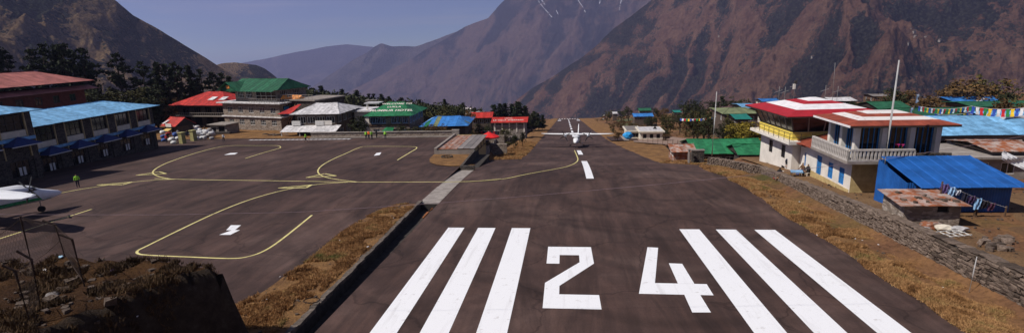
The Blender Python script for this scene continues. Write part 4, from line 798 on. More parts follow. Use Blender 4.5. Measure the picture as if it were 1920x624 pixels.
def cabring(f, o0=-.1, o1=-.75): o = o0 + (o1 - o0)*f; z = zs + 1.12 + f*1.62; return [(o, o, z), (w - o, o, z), (w - o, d - o, z), (o, d - o, z)]
c0, c1 = cabring(0), cabring(1)
for i in range(4):
    j = (i + 1) % 4; MB().face([c0[i], c0[j], c1[j], c1[i]]).build('cab_glass', 'glass_dark', e, fix=False)
    n_ = 6 if i in (1, 3) else 5
    for k in range(n_ + 1): t_ = k/n_; a = Vector(c0[i]).lerp(Vector(c0[j]), t_); b_ = Vector(c1[i]).lerp(Vector(c1[j]), t_); MB().bar(a, b_, .11).build('cab_mullion', 'grey_render', e)
    MB().bar(c0[i], c0[j], .12).build('cab_sill', 'grey_render', e)
rl = MB(); cr_ = [(-.95, -1.15), (w + .75, -1.15), (w + .75, d + .85), (-.95, d + .85)]
for i in range(4):
    a, b_ = Vector((*cr_[i], zs + .3)), Vector((*cr_[(i + 1) % 4], zs + .3)); 
    for k in range(9): p = a.lerp(b_, k/8); rl.bar(p, p + ZV*.85, .04)
    for hh in (.45, .85): rl.bar(a + ZV*hh, b_ + ZV*hh, .045)
rl.build('gallery_railing', 'dark_frame', e)
banded_roof(e, -1.55, w + 1.5, -1.6, d + 1.5, 7.32, 8.6, .35, .35, [(0, .34, 'band_red'), (.34, .64, 'band_white'), (.64, .82, 'band_red'), (.82, 1, 'band_white')])
# ------------------------------------------------------------------ house with balcony
G0 = Vector((24.0, 46.3, -1.5)); e = empty('balcony_house', G0, 0, 'two-storey house with white balcony rail and rusty red and white banded roof', 'house'); w, d = 6.5, 8.6
walls(e, w, d, -1, 2.85, 'white_wall', {'l': [(d - 2.0, .5, d - 1.1, 1.95, 'w'), (d - 4.0, .5, d - 3.1, 1.95, 'w'), (d - 6.3, -.1, d - 5.3, 2.1, 'd')]}, 'blue_paint', 'blue_paint', 2, 2, skip='f')
fmb = MB(); facade(fmb, Vector((0, 0, 0)), Vector((1, 0, 0)), Vector((0, -1, 0)), w, -1, 2.85, []); fmb.build('front_wall', 'tan_wall', e)
MB().box(-.03, .0, .1, d - .1, -.4, .35).build('plinth', 'tan_wall', e)
MB().box(-1.0, w + .6, -1.15, 5.6, 2.85, 3.08).build('balcony_slab', 'grey_render', e)
roof_slope(e, (-.85, 5.65, 2.8), (-.85, d + .05, 2.8), (4.2, d + .05, 3.9), (4.2, 5.65, 3.9), 'band_rust', .8); MB().box(4.2, w + .1, 5.65, d, 2.85, 3.0).build('rear_roof', 'band_rust', e)
zb, zt = 3.08, 6.0
def pillar(x, y): MB().box(x - .2, x + .2, y - .2, y + .2, zb, zt).build('pillar', 'white_wall', e)
for x in (.15, 2.25, 4.4, 6.4): pillar(x, .15)
for y in (2.3, 4.4): pillar(.15, y)
def glazing(O, U, Nn, a, b_):
    W_ = window(e, O, U, Nn, (a, zb + .15, b_, zt - .15), 'blue_paint', 'glass_dark', 4, 1, fw=.09)
    cu = MB(); nf = max(3, int((b_ - a)/.16))
    for k in range(nf):
        x0, x1 = a + (b_ - a)*k/nf, a + (b_ - a)*(k + 1)/nf
        if (k*7) % 5 == 0: continue
        cu.face([O + U*x0 - Nn*(.2 + .05*(k % 2)) + ZV*(zb + .2), O + U*x1 - Nn*(.2 + .05*((k + 1) % 2)) + ZV*(zb + .2), O + U*x1 - Nn*(.2 + .05*((k + 1) % 2)) + ZV*(zt - .3), O + U*x0 - Nn*(.2 + .05*(k % 2)) + ZV*(zt - .3)])
    cu.build('curtain', mat('curtain', (.32, .30, .29), .9), W_, fix=False)
for a, b_ in ((.38, 2.02), (2.48, 4.17), (4.63, 6.17)): glazing(Vector((0, .3, 0)), Vector((1, 0, 0)), Vector((0, -1, 0)), a, b_)
for a, b_ in ((.38, 2.07), (2.53, 4.17)): glazing(Vector((.3, 0, 0)), Vector((0, 1, 0)), Vector((-1, 0, 0)), a, b_)
walls(e, w - .5, 3.9, zb, zt, 'interior', {}, name='room_core', off=(.62, .62)); MB().box(.0, w, .0, 4.6, zt - .02, zt + .1).build('ceiling_slab', 'grey_render', e)
banded_roof(e, -1.15, w + .65, -1.35, 5.3, 6.08, 6.85, 1.2, .35, [(0, .36, 'band_rust'), (.36, .60, 'band_stained'), (.60, .82, 'band_rust'), (.82, 1, 'band_stained')])
MB().box(-1.2, -1.1, -1.3, 5.25, 5.9, 6.06).build('white_fascia', 'band_white', e)
bl = MB().box(-.07, .07, -.07, .07, 0, .86).mesh('baluster'); bl.materials.append(mat('rail_paint', (.46, .42, .39), .8, .25, 4))
def rail(a, b_):
    a, b_ = Vector(a), Vector(b_); n_ = int((b_ - a).length/.29)
    for k in range(n_ + 1): o = obj('baluster', bl, None, e); o.location = a.lerp(b_, k/n_)
    for z, t_ in ((.05, .14), (.92, .15)): MB().bar(a + ZV*z, b_ + ZV*z, t_ + .04, t_).build('handrail' if z > .5 else 'bottom_rail', 'rail_paint', e)
rail((-.9, -1.05, 3.1), (-.9, 5.5, 3.1)); rail((-.9, -1.05, 3.1), (4.1, -1.05, 3.1)); MB().box(4.3, 6.9, -1.1, -.95, 3.08, 3.75).build('parapet', 'dark_stone', e)
fp = empty('flower_pot', G0 + Vector((3.1, -.72, 3.08)), 0, 'potted pink flower on the balcony of the banded-roof house', 'plant'); MB().tube([(0, 0, 0), (0, 0, .3)], [.12, .17], 8).build('pot', 'rusty_sheet', fp)
fl = MB(); [fl.tube([(0, 0, .3), (random.uniform(-.1, .1), random.uniform(-.1, .1), .8), (.25*math.cos(k*1.3), .25*math.sin(k*1.3), 1.25)], .02, 5) for k in range(5)]; fl.build('stem', mat('leaf_green', (.05, .09, .02), .8), fp); bl2 = MB(); [bl2.tube([(.25*math.cos(k*1.3), .25*math.sin(k*1.3), 1.2), (.25*math.cos(k*1.3), .25*math.sin(k*1.3), 1.36)], [.04, .12], 6) for k in range(5)]; bl2.build('blossom', mat('pink', (.7, .05, .25), .7), fp)
# lean-to between house and tower
e = empty('lean_to', (24.4, 54.95, -2.0), 0, 'white lean-to with brown roof between tower and balcony house', 'annex')
walls(e, 5, 2.2, -1, 2.9, 'white_wall', {'l': [(1.0, .75, 1.75, 2.1, 'w')]}, 'blue_paint', 'blue_paint', 2, 2); roof_slope(e, (-1.0, -.9, 3.05), (-1.0, 2.3, 3.05), (4.8, 2.3, 4.3), (4.8, -.9, 4.3), 'band_rust', .8)
# ------------------------------------------------------------------ blue sheet-metal shed
e = empty('blue_shed', (24.7, 40.1, -1.0), math.radians(1), 'bright blue corrugated metal shed below the balcony house', 'shed'); w, d = 7.2, 3.7
mat('blue_sheet', (.012, .092, .33), .5, .22, 1.0, rnd=.1, spec=.4)
def ribbed(par, O, U, Nn, ln, z0, z1f, m):
    n_ = int(ln/.9)
    for i in range(n_):
        a, b_ = ln*i/n_, ln*(i + 1)/n_; mb = MB(); k_ = 10
        for j in range(k_):
            u0, u1 = a + (b_ - a)*j/k_, a + (b_ - a)*(j + 1)/k_; q0, q1 = (.022 if j % 2 else 0), (.022 if (j + 1) % 2 else 0)
            mb.face([O + U*u0 + Nn*q0 + ZV*z0, O + U*u1 + Nn*q1 + ZV*z0, O + U*u1 + Nn*q1 + ZV*z1f(u1), O + U*u0 + Nn*q0 + ZV*z1f(u0)])
        mb.build('wall_sheet', m, par, fix=False)
ribbed(e, Vector((0, 0, 0)), Vector((1, 0, 0)), Vector((0, -1, 0)), w, -.5, lambda u: 2.15, 'blue_sheet')
ribbed(e, Vector((0, d, 0)), Vector((0, -1, 0)), Vector((-1, 0, 0)), d, -.5, lambda u: 2.15 + .95*(d - u)/d if True else 2, 'blue_sheet')
ribbed(e, Vector((w, 0, 0)), Vector((0, 1, 0)), Vector((1, 0, 0)), d, -.5, lambda u: 2.15 + .95*u/d, 'blue_sheet'); ribbed(e, Vector((w, d, 0)), Vector((-1, 0, 0)), Vector((0, 1, 0)), w, -.5, lambda u: 3.05, 'blue_sheet')
roof_slope(e, (.35, -1.05, 2.0), (w + .45, -1.05, 2.0), (w - .3, d + .35, 3.2), (-.5, d + .35, 3.2), 'blue_sheet', .82, rib=.05)
door(e, Vector((0, d, 0)), Vector((0, -1, 0)), Vector((-1, 0, 0)), (.4, -.2, 1.2, 1.75), mat('door_dark', (.02, .03, .05), .7))
# low stone store with stones on its rusty roof
e = empty('stone_store', (22.55, 36.5, -.75), math.radians(-3), 'low stone store with rusty sheet roof held down by stones', 'store'); w, d = 3.4, 2.7
walls(e, w, d, -.6, 1.25, 'stone_wall', {'f': [(2.0, .85, 2.7, 1.25, 'o')]}); roof_slope(e, (-.5, -.5, 1.36), (w + .35, -.4, 1.4), (w + .1, d + .25, 1.62), (-.4, d + .3, 1.6), 'rusty_sheet', .75, rib=.02)
for k in range(15):
    o = obj('roof_stone', random.choice(rocks), None, e); f = random.random(); o.location = (random.uniform(-.2, w), .0 + f*2.3, 1.52 + .08*f); s_ = random.uniform(.14, .3); o.scale = (s_, s_*random.uniform(.7, 1.3), s_*.6); o.rotation_euler = (0, 0, random.random()*6)
# poles, cable
def pole(name, base, top, r, label, mm='grey_render'):
    base, top = Vector(base), Vector(top); o = MB().tube([Vector((0, 0, -.4)), (top - base)*.55, top - base], [r, r*.85, r*.6], 10).build(name, mm, smooth=True); o.location = base; return tag(o, label, 'pole')
mat('galvanised', (.42, .41, .41), .45, .15, 2, metal=.3)
pole('flag_pole', atY(1653, 352, 43.2), atY(1686, 113, 43.0), .085, 'tall leaning metal pole standing beside the blue shed', 'galvanised')
pole('radio_mast', atY(1335, 287, 76), atY(1344, 172, 76), .09, 'tall grey mast standing in front of the long green roof', 'galvanised')
C0, C1 = Vector(atY(-60, 402, 21)), Vector(atY(2050, 243, 24))
def cabpt(t):
    x = -60 + 2110*t; y = float(np.interp(x, [-60, 0, 300, 560, 800, 1000, 1240, 1430, 1640, 1800, 1920, 2050], [400, 402, 402.5, 397.5, 382, 366.5, 345, 326, 301, 276, 255, 230])); return Vector(atY(x, y, 21 + 3*t))
tag(MB().tube([cabpt(i/60) for i in range(61)], .008, 5).build('overhead_cable', mat('cable', (.20, .14, .16), .6)), 'thin overhead cable stretched across the apron and runway', 'cable')
for t_, lb in ((0.0, 'wooden cable pole beyond the left edge of the frame'), (1.0, 'wooden cable pole beyond the right edge of the frame')):
    p = cabpt(t_); pole('cable_pole', (p.x, p.y, min(-1, p.z - 6)), (p.x, p.y, p.z + .3), .12, lb, 'timber')
# ------------------------------------------------------------------ washing line beside the shed
pA, pB = Vector(atY(1768, 343, 38.2)), Vector(atY(1888, 389, 38.8))
ln_ = empty('washing_line', (pA.x, pA.y, hz(pA.x, pA.y)), 0, 'washing line strung in front of the blue shed', 'line'); L0 = Vector(ln_.location)
MB().tube([pA.lerp(pB, i/8) - ZV*.12*math.sin(math.pi*i/8) - L0 for i in range(9)], .012, 5).build('cord', 'white_wood', ln_)
MB().bar(Vector((pA.x, pA.y + .05, L0.z)) - L0, pA + Vector((0, .05, .1)) - L0, .08).build('post', 'timber', ln_); MB().bar(Vector((pB.x, pB.y + .05, L0.z - .3)) - L0, pB + Vector((0, .05, .1)) - L0, .08).build('post', 'timber', ln_)
gar = [('purple checked shirt on the washing line', (.12, .08, .22)), ('pale blue shirt on the washing line', (.35, .55, .8)), ('small white cloth on the washing line', (.6, .62, .7)), ('dark trousers on the washing line', (.02, .02, .04)), ('dark violet top on the washing line', (.07, .04, .1)), ('light blue towel on the washing line', (.25, .45, .7)), ('black jacket on the washing line', (.02, .018, .025)), ('dark maroon cloth at the low end of the washing line', (.08, .03, .06))]
for k, (lb, c_) in enumerate(gar):
    t_ = .04 + k*.105; p = pA.lerp(pB, t_) - ZV*.12*math.sin(math.pi*t_); wd, hh = (.42, .8) if k in (0, 1, 5) else (.3, .35) if k == 2 else (.36, .95) if k == 3 else (.42, .55)
    mb = MB(); nx, ny = 5, 4; G = [[(-wd/2 + wd*i/nx*(1 if j < 2 else .92), .05*math.sin(i*1.9 + j*.8) + .02*j, -hh*j/ny - .02*math.sin(i)) for i in range(nx + 1)] for j in range(ny + 1)]
    for j in range(ny):
        for i in range(nx):
            if k == 3 and j > 0 and i == 2: continue
            mb.face([G[j][i], G[j][i + 1], G[j + 1][i + 1], G[j + 1][i]])
    if k in (0, 1, 4, 6): mb.face([(-wd/2, 0, 0), (-wd/2 - .18, .02, -.3), (-wd/2 - .06, .02, -.36), (-wd/2, 0, -.2)]); mb.face([(wd/2, 0, 0), (wd/2 + .18, .02, -.3), (wd/2 + .06, .02, -.36), (wd/2, 0, -.2)])
    o = mb.build('garment', mat('cloth_%d' % k, c_, .9, .25, 8), fix=False); o.location = p; o.rotation_euler = (0, 0, .1); so = o.modifiers.new('s', 'SOLIDIFY'); so.thickness = .015; tag(o, lb, 'clothing')
# yard odds and ends
P = near(1828, 405, 1.1); o = MB().bar((0, 0, -.3), (.02, 0, 1.0), .14).build('stump_post', 'timber'); o.location = P; tag(o, 'short wooden post standing in the dirt yard', 'post')
P = near(1780, 441, 1.2); e = empty('bed_base', P, .25, 'white wire frame lying on the ground behind the wall', 'frame')
for i in range(6): MB().bar((-1.1 + i*.44, -.45, .06), (-1.1 + i*.44, .45, .08), .045).build('slat', 'white_wood', e)
for y in (-.45, 0, .45): MB().bar((-1.1, y, .11), (1.1, y, .12), .04).build('cross_bar', 'white_wood', e)
for (x, y, s_, mm, lb) in ((1768, 430, .42, 'cream_wall', 'crumpled cream sack among rubble behind the wall'), (1798, 432, .38, 'roof_white', 'crumpled white sheet among rubble behind the wall'), (1745, 425, .5, 'rusty_sheet', 'rust-coloured bundle among rubble behind the wall'), (1735, 431, .2, 'roof_white', 'small white bag on top of the boundary wall')):
    P = near(x, y, 1.2); bm = bmesh.new(); bmesh.ops.create_icosphere(bm, subdivisions=2, radius=1)
    for v in bm.verts: v.co *= .75 + .5*random.random(); v.co.z *= .5
    me = bpy.data.meshes.new('bundle'); bm.to_mesh(me); bm.free(); o = obj('bundle', me, mm); o.location = P + np.array([0, 0, .12]); o.scale = (s_*1.4, s_*.8, s_); tag(o, lb, 'bundle')
for k in range(16):
    P = near(random.choice([1870, 1885, 1900, 1855]) + random.uniform(-14, 14), 455 + random.uniform(-12, 14), 1.2); o = obj('rubble_stone', random.choice(rocks), None); o.location = P; s_ = random.uniform(.2, .5); o.scale = (s_, s_*.8, s_*.7); o.rotation_euler = (0, 0, random.random()*6); tag(o, 'rough stone in the scatter of rubble on the dirt yard', 'stone', 'rubble stones on the dirt yard')
# ------------------------------------------------------------------ more roofs on the right
def px_house(name, label, xL, xR, yE, yR, Y, d, h, roof, wall='dark_wall', rz=0.0, over=.6, inset=0, sw=1.3, wins=3, fm='white_wood', yE2=None, cat='house', group=None, skirt=3):
    A = atY(xL, yE, Y); B_ = atY(xR, yE2 or yE, Y); w = B_[0] - A[0]; R_ = atY((xL + xR)/2, yR, Y + d/2); rise = max(.4, R_[2] - A[2])
    e = empty(name, (A[0] + over*.5, Y + over, A[2] - h), rz, label, cat, group); w2 = w - over
    ops = row(wins, .4, w2 - .4, min(1.3, (w2 - .8)/wins*.7), h*.42, h*.8) if wins else []
    walls(e, w2, d, -skirt, h, wall, {'f': ops, 'l': row(2, .4, d - .4, 1.0, h*.42, h*.8)}, fm); hip_roof(e, -over, w2 + over, -over, d + over, h, h + rise, roof, inset=inset or None, sw=sw, gable=(inset == 0, inset == 0)); return e
px_house('long_green_roof_building', 'long low building with bright green roof beyond the boundary wall', 1304, 1440, 289, 262, 79, 9, 2.6, 'roof_green', 'dark_stone', sw=1.2, wins=5)
px_house('green_roof_annex', 'small green-roofed annex beside the white tower', 1388, 1440, 291, 272, 75.5, 5, 2.2, 'roof_green', 'dark_stone', sw=1.1, wins=1)
px_house('rusty_shack', 'small shack of rusty sheets by the gate post', 1262, 1304, 286, 272, 77, 4, 1.6, 'rusty_sheet', 'rusty_sheet', wins=0, sw=.8)
px_house('long_blue_roof_building', 'long building with light blue roof behind the balcony house', 1745, 1990, 255, 218, 60, 9, 3.0, 'roof_sky', 'grey_render', wins=7, sw=1.5, fm='timber', yE2=257)
px_house('green_roof_building', 'wide green roof hung with prayer flags behind the light blue roof', 1712, 1885, 224, 203, 78, 9, 3.2, 'roof_darkgreen', 'dark_wall', sw=1.4, wins=5)
px_house('green_roof_house', 'small green roof right behind the banded house roof', 1652, 1712, 206, 191, 105, 8, 3, 'roof_darkgreen', 'dark_wall', sw=1.4, wins=3)
px_house('blue_roof_house', 'house with bright blue roof under the big brown tree', 1800, 1895, 194, 182, 112, 9, 3, 'roof_blue', 'dark_wall', sw=1.4)
px_house('brown_roof_house', 'low brown-roofed house among the trees at upper right', 1828, 1960, 201, 194, 98, 7, 3, 'roof_darkgreen', 'timber', sw=1.6)
px_house('pale_blue_roof_house', 'pale blue roof piece at the right edge above the flags', 1868, 1960, 224, 210, 74, 7, 3, 'roof_sky', 'grey_render', sw=1.5)
px_house('moss_roof_house', 'grey-green hipped roof left of the control tower', 1358, 1426, 214, 203, 120, 10, 3, 'roof_moss', 'dark_wall', inset=3, sw=1.4)
px_house('blue_roof_house', 'light blue roof left of the control tower', 1396, 1426, 203, 196, 140, 9, 3.2, 'roof_sky', 'dark_wall', sw=1.6)
px_house('teal_roof_house', 'small teal roof half hidden below the mossy roof', 1382, 1408, 224, 215, 105, 6, 2.4, 'roof_teal', 'dark_wall', sw=1.4, wins=2)
px_house('blue_roof_cabin', 'little cabin with blue roof and yellow wall above the tower roof', 1432, 1463, 191, 186, 150, 6, 3, 'roof_blue', 'cream_wall', sw=1.6, wins=2)
px_house('grey_roof_hall', 'long grey-white roof behind the tower roof', 1561, 1607, 190, 183, 170, 8, 2.6, 'roof_white', 'dark_wall', sw=1.8)
px_house('flat_roof_house', 'brown house on the skyline right of the tower', 1640, 1672, 181, 177, 200, 7, 3, 'roof_grey', 'timber', sw=2)
px_house('blue_roof_farmhouse', 'farmhouse with wide blue roof in the fields', 1189, 1225, 219, 213, 255, 8, 2.2, 'roof_blue', 'dark_wall', sw=1.6)
px_house('green_roof_farmhouse', 'tall farmhouse with green roof behind the blue farmhouse', 1199, 1221, 208, 203, 300, 8, 3, 'roof_darkgreen', 'dark_wall', sw=1.8)
px_house('white_roof_hut', 'tiny hut with white roof at the far right of the runway end', 1149, 1158, 213.5, 210, 380, 6, 2, 'roof_white', 'dark_wall', sw=2, wins=2)
px_house('teal_roof_hut', 'small teal-roofed hut among trees on the far slope', 1264, 1278, 211, 207, 280, 7, 3, 'roof_teal', 'dark_wall', sw=2, wins=2)
px_house('rusty_roof_house', 'rusty sheet roof at the right edge above the white tarpaulin', 1866, 1960, 285, 270, 52, 5, 2.6, 'rusty_sheet', 'grey_render', sw=.9, wins=2)
px_house('grey_roof_barn', 'dull grey roof between trees left of the big brown tree', 1655, 1668, 200, 197, 210, 6, 2, 'roof_grey', 'dark_wall', sw=2, wins=1)
px_house('white_roof_cottage', 'white-roofed cottage on the skyline left of the big brown tree', 1762, 1786, 187, 183, 190, 7, 2.6, 'roof_white', 'timber', sw=2, wins=2)
P = atY(1780, 285, 54); e = empty('flat_roof_block', (P[0], 52, -2), 0, 'low block with flat concrete roof behind the blue shed', 'building'); zt_ = P[2] + 2; walls(e, 5.4, 6, -1, zt_ - .2, 'grey_render', {'f': row(2, .5, 5, 1.2, .8, 1.9)}); MB().box(-.4, 5.9, -.5, 6.4, zt_ - .2, zt_).build('roof_slab', 'concrete', e)
# white tarpaulin hung at the right edge
tp = MB(); A, B_, C_, D_ = (Vector(atY(*q, 46.5)) for q in ((1883, 282), (1945, 300), (1945, 330), (1876, 298)))
G = [[A.lerp(B_, i/8).lerp(D_.lerp(C_, i/8), j/5) + Vector((0, .12*math.sin(i*1.4 + j), -.25*math.sin(math.pi*i/8)*(1 - j/5))) for i in range(9)] for j in range(6)]
for j in range(5):
    for i in range(8): tp.face([G[j][i], G[j][i + 1], G[j + 1][i + 1], G[j + 1][i]])
o = tp.build('white_tarpaulin', mat('tarp_white', (.66, .66, .68), .7, .12), fix=False); so = o.modifiers.new('s', 'SOLIDIFY'); so.thickness = .02; tag(o, 'white tarpaulin hanging at the right edge behind the blue shed', 'tarpaulin')
# flat-roofed yellow-edged building beside the field, rolled sheets on it
for (xa, xb, ye, yr_, Y, lb) in ((1176, 1200, 245, 240, 158, 'small pale flat-roofed shelter beside the playing field'), (1201, 1243, 246.5, 240, 154, 'wide pale flat-roofed building beside the playing field')):
    A = atY(xa, ye, Y); B_ = atY(xb, ye, Y); e = empty('flat_roof_building', (A[0], Y, A[2] - 2.4), 0, lb, 'building'); w = B_[0] - A[0]; walls(e, w, 8, -2, 2.1, 'cream_wall', {'f': row(3, .3, w - .3, 1.0, .4, 1.6, 'o')})
    MB().box(-.5, w + .5, -.6, 8.5, 2.1, 2.45).build('roof_slab', 'cream_wall', e); MB().box(-.1, w + .1, 0, 8, 2.45, 2.5).build('roof_screed', 'roof_grey' if 'small' in lb else 'roof_white', e)
P = atY(1228, 240, 150); o = MB().tube([(0, 0, 0), (0, 0, 1.2), (0, 0, 1.4)], [.6, .6, .2], 12).build('water_tank', 'black_plastic'); o.location = P + np.array([0, 0, -.2]); tag(o, 'black water tank on the flat roof beside the field', 'tank')
P = ground_px(1177, 258, 100, 160); bm = bmesh.new(); bmesh.ops.create_icosphere(bm, subdivisions=2, radius=1)
for v in bm.verts: v.co *= .8 + .4*random.random()
me = bpy.data.meshes.new('tarp'); bm.to_mesh(me); bm.free(); o = obj('blue_tarpaulin', me, mat('tarp_blue', (.03, .28, .62), .6)); o.location = P + np.array([0, 0, .4]); o.scale = (1.0, .8, .65); tag(o, 'blue tarpaulin heap beside the runway near the field', 'tarpaulin')
# fence of the playing field
for k in range(12):
    x = 1196 + k*9.3; P = ground_px(x, 266.5 + k*1.25, 80, 150); o = MB().bar((0, 0, -.2), (0, 0, 1.7), .09).build('fence_post', 'timber'); o.location = P; tag(o, '%s thin fence post from the left along the playing field' % ORD[k], 'post', 'fence posts along the playing field')
# wind sock / marker
P = ground_px(1132, 226, 200, 420); e = empty('marker_board', P, 0, 'small red and white marker board beside the far runway', 'marker'); MB().box(-.7, .7, -.05, .05, .8, 2.0).build('lower_panel', 'band_white', e); MB().box(-.7, .7, -.05, .05, 2.01, 3.2).build('middle_panel', 'roof_red', e); MB().box(-.7, .7, -.05, .05, 3.21, 4.2).build('upper_panel', 'band_white', e); MB().bar((0, .1, -.3), (0, .1, 4), .1).build('post', 'grey_render', e)
# antennas behind the tower
for (x, y0, y1, Y, lb) in ((1459, 186, 162, 110, 'short antenna left of the tower roof peak'), (1470, 188, 163, 108, 'thin mast nearest the tower roof peak'), (1488, 183, 152, 112, 'antenna mast with equipment boxes behind the tower roof'), (1546, 186, 160, 112, 'antenna with side arms right of the tower roof peak'), (1563, 190, 118, 100, 'tallest thin antenna behind the tower roof'), (1569, 184, 162, 112, 'short antenna beside the tallest one')):
    A, B_ = Vector(atY(x, y0, Y)), Vector(atY(x + 3, y1, Y)); e = empty('antenna', (A.x, Y, hz(A.x, Y)), 0, lb, 'antenna'); o0 = Vector(e.location); MB().tube([Vector((0, 0, -.3)), B_ - o0], [.09, .05], 6).build('mast', 'galvanised', e)
    tp_ = B_ - o0
    if 'tallest' not in lb or 'beside' in lb:
        MB().bar(tp_ - ZV*.9 - Vector((.9, 0, .3)), tp_ - ZV*.9 + Vector((.6, 0, .2)), .06).build('cross_arm', 'galvanised', e)
    if 'boxes' in lb: MB().box(tp_.x - .3, tp_.x + .1, -.2, .2, tp_.z - 1.6, tp_.z - .6).build('equipment_box', 'white_wall', e); MB().box(tp_.x - .1, tp_.x + .35, -.2, .2, tp_.z - .5, tp_.z + .1).build('equipment_box', 'dark_frame', e)
# prayer flags
FC = [('flag_blue', (.03, .08, .4)), ('flag_white', (.7, .7, .72)), ('flag_red', (.5, .02, .03)), ('flag_green', (.03, .22, .06)), ('flag_yellow', (.75, .5, .03))]
for n_, c_ in FC: mat(n_, c_, .9, .15, 6)
def flags(p0, p1, Y0, Y1, n, h, sag, label):
    A, B_ = Vector(atY(*p0, Y0)), Vector(atY(*p1, Y1)); e = empty('prayer_flag_string', A, 0, label, 'flags'); f = lambda t: (B_ - A)*t - ZV*sag*4*t*(1 - t)
    MB().tube([f(i/20) for i in range(21)], .015, 4).build('cord', 'white_wood', e)
    for k in range(n):
        a, b_ = f((k + .06)/n), f((k + .94)/n); sw_ = Vector((random.uniform(-.1, .1), .12*random.uniform(-1, 1), 0)); m_ = (a + b_)/2 - ZV*h*.5 + Vector((0, random.uniform(-.12, .12), 0))
        mb = MB(); mb.face([a, b_, b_ - ZV*h*.5 + Vector((0, .06, 0)), a - ZV*h*.5 - Vector((0, .06, 0))]); mb.face([a - ZV*h*.5 - Vector((0, .06, 0)), b_ - ZV*h*.5 + Vector((0, .06, 0)), b_ - ZV*h + sw_, a - ZV*h + sw_]); mb.build('flag', FC[k % 5][0], e, fix=False)
flags((1722, 199), (1822, 199), 68, 66, 24, .55, .35, 'upper string of small prayer flags over the green roof')
flags((1822, 199), (1950, 197), 58, 54, 15, .75, .35, 'string of large bright prayer flags at the right edge')
flags((1752, 213), (1825, 208), 66, 66, 12, .5, .3, 'lower string of small prayer flags above the light blue roof')
flags((1275, 222), (1338, 219), 140, 130, 16, .6, .3, 'far string of pale prayer flags crossing the trees')
for (x, y0, y1, lb) in ((1716, 178, 190, 'white prayer banner on a pole behind the banded roof'), (1705, 203, 214, 'bundle of white scarves tied behind the banded roof')):
    A = Vector(atY(x, y1, 70)); B_ = Vector(atY(x + 2, y0, 70)); e = empty('prayer_banner', (A.x, 70, hz(A.x, 70)), 0, lb, 'banner'); o0 = Vector(e.location); MB().tube([Vector((0, 0, 0)), B_ - o0], .05, 6).build('pole', 'timber', e); mb = MB(); q = B_ - o0
    for k in range(5): mb.face([q + Vector((0, 0, -.2*k)), q + Vector((.35 + .12*math.sin(k*2), .05, .1 - .22*k)), q + Vector((.3 + .12*math.sin(k*2 + 2), .08, -.14 - .22*k)), q + Vector((0, 0, -.2*k - .2))])
    mb.build('cloth', 'flag_white', e, fix=False)
for k, x in enumerate((1838, 1872, 1905)):
    P = Vector(atY(x, 218, 66 - k)); o = MB().tube([(-1.3, 0, 0), (1.3, .2, -.25)], .36, 12).build('rolled_sheet', 'roof_white' if k else 'roof_grey'); o.location = P; tag(o, ['grey', 'white', 'rightmost white'][k] + ' roll lying on the ridge of the light blue roof', 'roll')
# far houses on the mountain slope
for (x, y) in ((1708, 55), (1714, 60), (1716, 68), (1736, 70), (1762, 76), (1702, 82), (1524, 107), (1349, 68)):
    P = on_surface(BIG, x, y); e = empty('far_house', P, random.random(), 'tiny pale house high on the opposite mountain slope', 'house', 'tiny houses on the opposite slope'); MB().box(-5, 5, -3, 3, -6, 3).build('wall', 'grey_render', e); MB().add([(-6, -4, 3), (6, -4, 3), (6, 4, 3), (-6, 4, 3), (-6, 0, 6), (6, 0, 6)], [(0, 1, 5, 4), (2, 3, 4, 5), (0, 4, 3), (1, 2, 5)]).build('roof', 'dark_wall', e)
